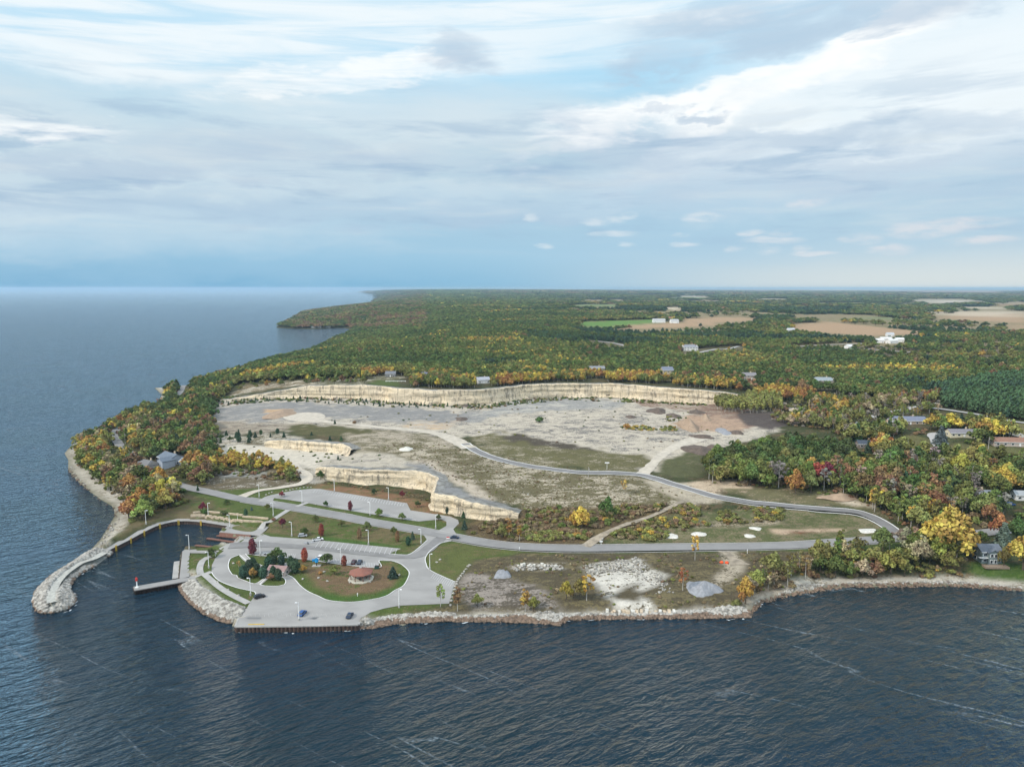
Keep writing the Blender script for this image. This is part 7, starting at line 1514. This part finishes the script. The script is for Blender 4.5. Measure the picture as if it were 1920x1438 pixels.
# scrub and undergrowth
SC = [([(895,955),(1290,945),(1300,955),(1200,985),(1110,1020),(985,1020),(875,1006),(880,985),(960,975)], 2.6, (1.0, 3.2), dict(rust=.12, brown=.44, olive=.34, green=.08, gold=.02)),
 ([(1130,1018),(1170,990),(1240,965),(1300,945),(1480,955),(1465,975),(1300,988),(1240,1012),(1140,1022)], 2.4, (1.0, 3.2), dict(olive=.50, lime=.14, rust=.06, brown=.24, gold=.03, yellow=.03)),
 ([(985,1000),(1060,1000),(1060,1018),(990,1016)], 2.2, (1.5, 3), dict(lime=.5, olive=.5)),
 ([(860,1096),(885,1062),(1000,1042),(1380,1036),(1560,1036),(1440,1100),(1400,1138),(1060,1142),(990,1146),(860,1140)], 3.4, (.5, 1.5), dict(brown=.52, olive=.38, green=.04, tan=.06)),
 ([(1370,1138),(1385,1100),(1440,1080),(1560,1034),(1815,1028),(1820,1078),(1560,1096),(1430,1124)], 3.0, (1.2, 3.0), dict(olive=.4, lime=.2, brown=.2, rust=.1, gold=.1)),
 ([(596,905),(740,925),(818,946),(812,935),(760,922),(600,902)], 3.2, (.6, 1.6), dict(rust=.4, brown=.4, olive=.2)),
 ([(418,744),(560,742),(700,744),(850,758),(1000,748),(1060,742),(1330,754),(1330,762),(1060,750),(900,768),(700,756),(520,752),(410,762)], 4.0, (1, 2.6), dict(dgreen=.3, olive=.3, green=.2, rust=.1, brown=.1)),
 ([(1165,798),(1215,800),(1270,800),(1272,808),(1200,808),(1165,804)], 3.0, (1, 2.4), dict(lime=.35, gold=.2, olive=.25, dgreen=.2)),
 ([(1245,782),(1285,780),(1290,792),(1250,790)], 5, (1, 2.5), dict(dgreen=.5, olive=.5)),
 ([(393,845),(560,880),(565,905),(545,906),(400,888)], 3.2, (1, 3), dict(brown=.35, olive=.35, rust=.15, green=.15)),
 ([(1330,905),(1600,935),(1690,985),(1712,1003),(1760,1002),(1790,985),(1700,930),(1600,895),(1400,895)], 3.6, (1, 3), dict(brown=.30, olive=.35, rust=.2, green=.15)),
 ([(700,835),(800,828),(900,850),(1180,895),(1300,930),(1100,950),(940,950),(860,905),(790,872)], 4.6, (.4, 1.1), dict(brown=.6, olive=.4)),
 ([(1560,650),(1960,636),(1960,712),(1780,706),(1640,682)], 9, (1.5, 4), dict(olive=.4, tan=.2, green=.2, conifer=.2)),
 ([(140,845),(190,800),(300,745),(400,700),(400,900),(345,945),(250,985),(215,940),(150,880)], 5.0, (1.5, 4), dict(olive=.4, brown=.25, green=.25, rust=.1)),
 ([(1560,808),(1960,800),(1960,990),(1780,1000),(1640,900)], 5.5, (1.5, 4), dict(olive=.4, brown=.25, green=.25, rust=.1)),
 ([(1440,750),(1560,752),(1762,745),(1762,775),(1560,806),(1480,800),(1450,790)], 5, (1.5, 4), dict(olive=.35, brown=.3, grey=.15, rust=.2))]
SC.append(([(1110,1060),(1200,1050),(1250,1085),(1230,1135),(1150,1142),(1100,1080)], 7, (.4, 1.0), dict(olive=.6, brown=.4)))
SC.append(([(870,1080),(900,1075),(1010,1100),(1060,1140),(900,1145),(860,1120)], 7, (.4, 1.2), dict(olive=.5, brown=.5)))
SC.append(([(405,790),(1000,760),(1300,760),(1380,800),(1200,850),(1000,830),(700,800)], 19, (.5, 1.6), dict(dgreen=.4, olive=.3, brown=.3)))
SC.append(([(395,832),(660,838),(690,850),(760,860),(590,870),(400,850)], 9, (.5, 1.8), dict(dgreen=.4, olive=.3, green=.3)))
rows = []
for poly, sp, hr, pal in SC:
    a = np.arange(CX0, CX1, sp); b_ = np.arange(CY0, CY1, sp); gx, gy = np.meshgrid(a, b_); gx = (gx+rng.uniform(-.5, .5, gx.shape)*sp).ravel(); gy = (gy+rng.uniform(-.5, .5, gy.shape)*sp).ravel()
    z = HT(gx, gy); px, py = proj(gx, gy, z); k = pip(px, py, poly) & free(gx, gy) & (z > 1.0) & (fbm(gx/11, gy/11, 3, 5) > .42)
    for q in (LAWNS if sp >= 7 and pal.get('olive', 0) in (.6, .5) else LAWNS+[[(1098,1080),(1095,1062),(1135,1052),(1195,1043),(1245,1078),(1235,1100),(1230,1132),(1160,1140),(1130,1112)], [(1352,1028),(1400,1055),(1400,1075),(1340,1110),(1300,1118),(1350,1070)], [(870,1080),(900,1075),(1010,1100),(1040,1140),(900,1145)], [(1300,1092),(1345,1092),(1345,1112),(1300,1112)], [(925,1066),(965,1066),(965,1082),(925,1082)]]): k &= ~pip(px, py, q)
    for x, y, zz in zip(gx[k], gy[k], z[k]): c = pick(pal); rows.append((x, y, zz-.1, random.uniform(*hr), random.uniform(1, 1.5), random.choice((9, 10)), *jitter(C[c], .25, .06)))
print('SCRUB', len(rows)); scatter_object('undergrowth', rows)

# ---------------------------------------------------------------- air
hm = bpy.data.materials.new('haze'); hm.use_nodes = True; k = NT(hm.node_tree); k.n.clear()
pv = k.add('ShaderNodeVolumePrincipled'); pv.inputs['Color'].default_value = (.48, .68, .86, 1); pv.inputs['Density'].default_value = HAZE; pv.inputs['Anisotropy'].default_value = 0.1
ho = k.add('ShaderNodeOutputMaterial'); k.l.new(pv.outputs[0], ho.inputs['Volume'])
b = MB(); b.box((0, FAR/2-2500, -5), (FAR*3.3, FAR+12000, 165)); o = b.build('haze', hm); setp(o, kind='stuff')
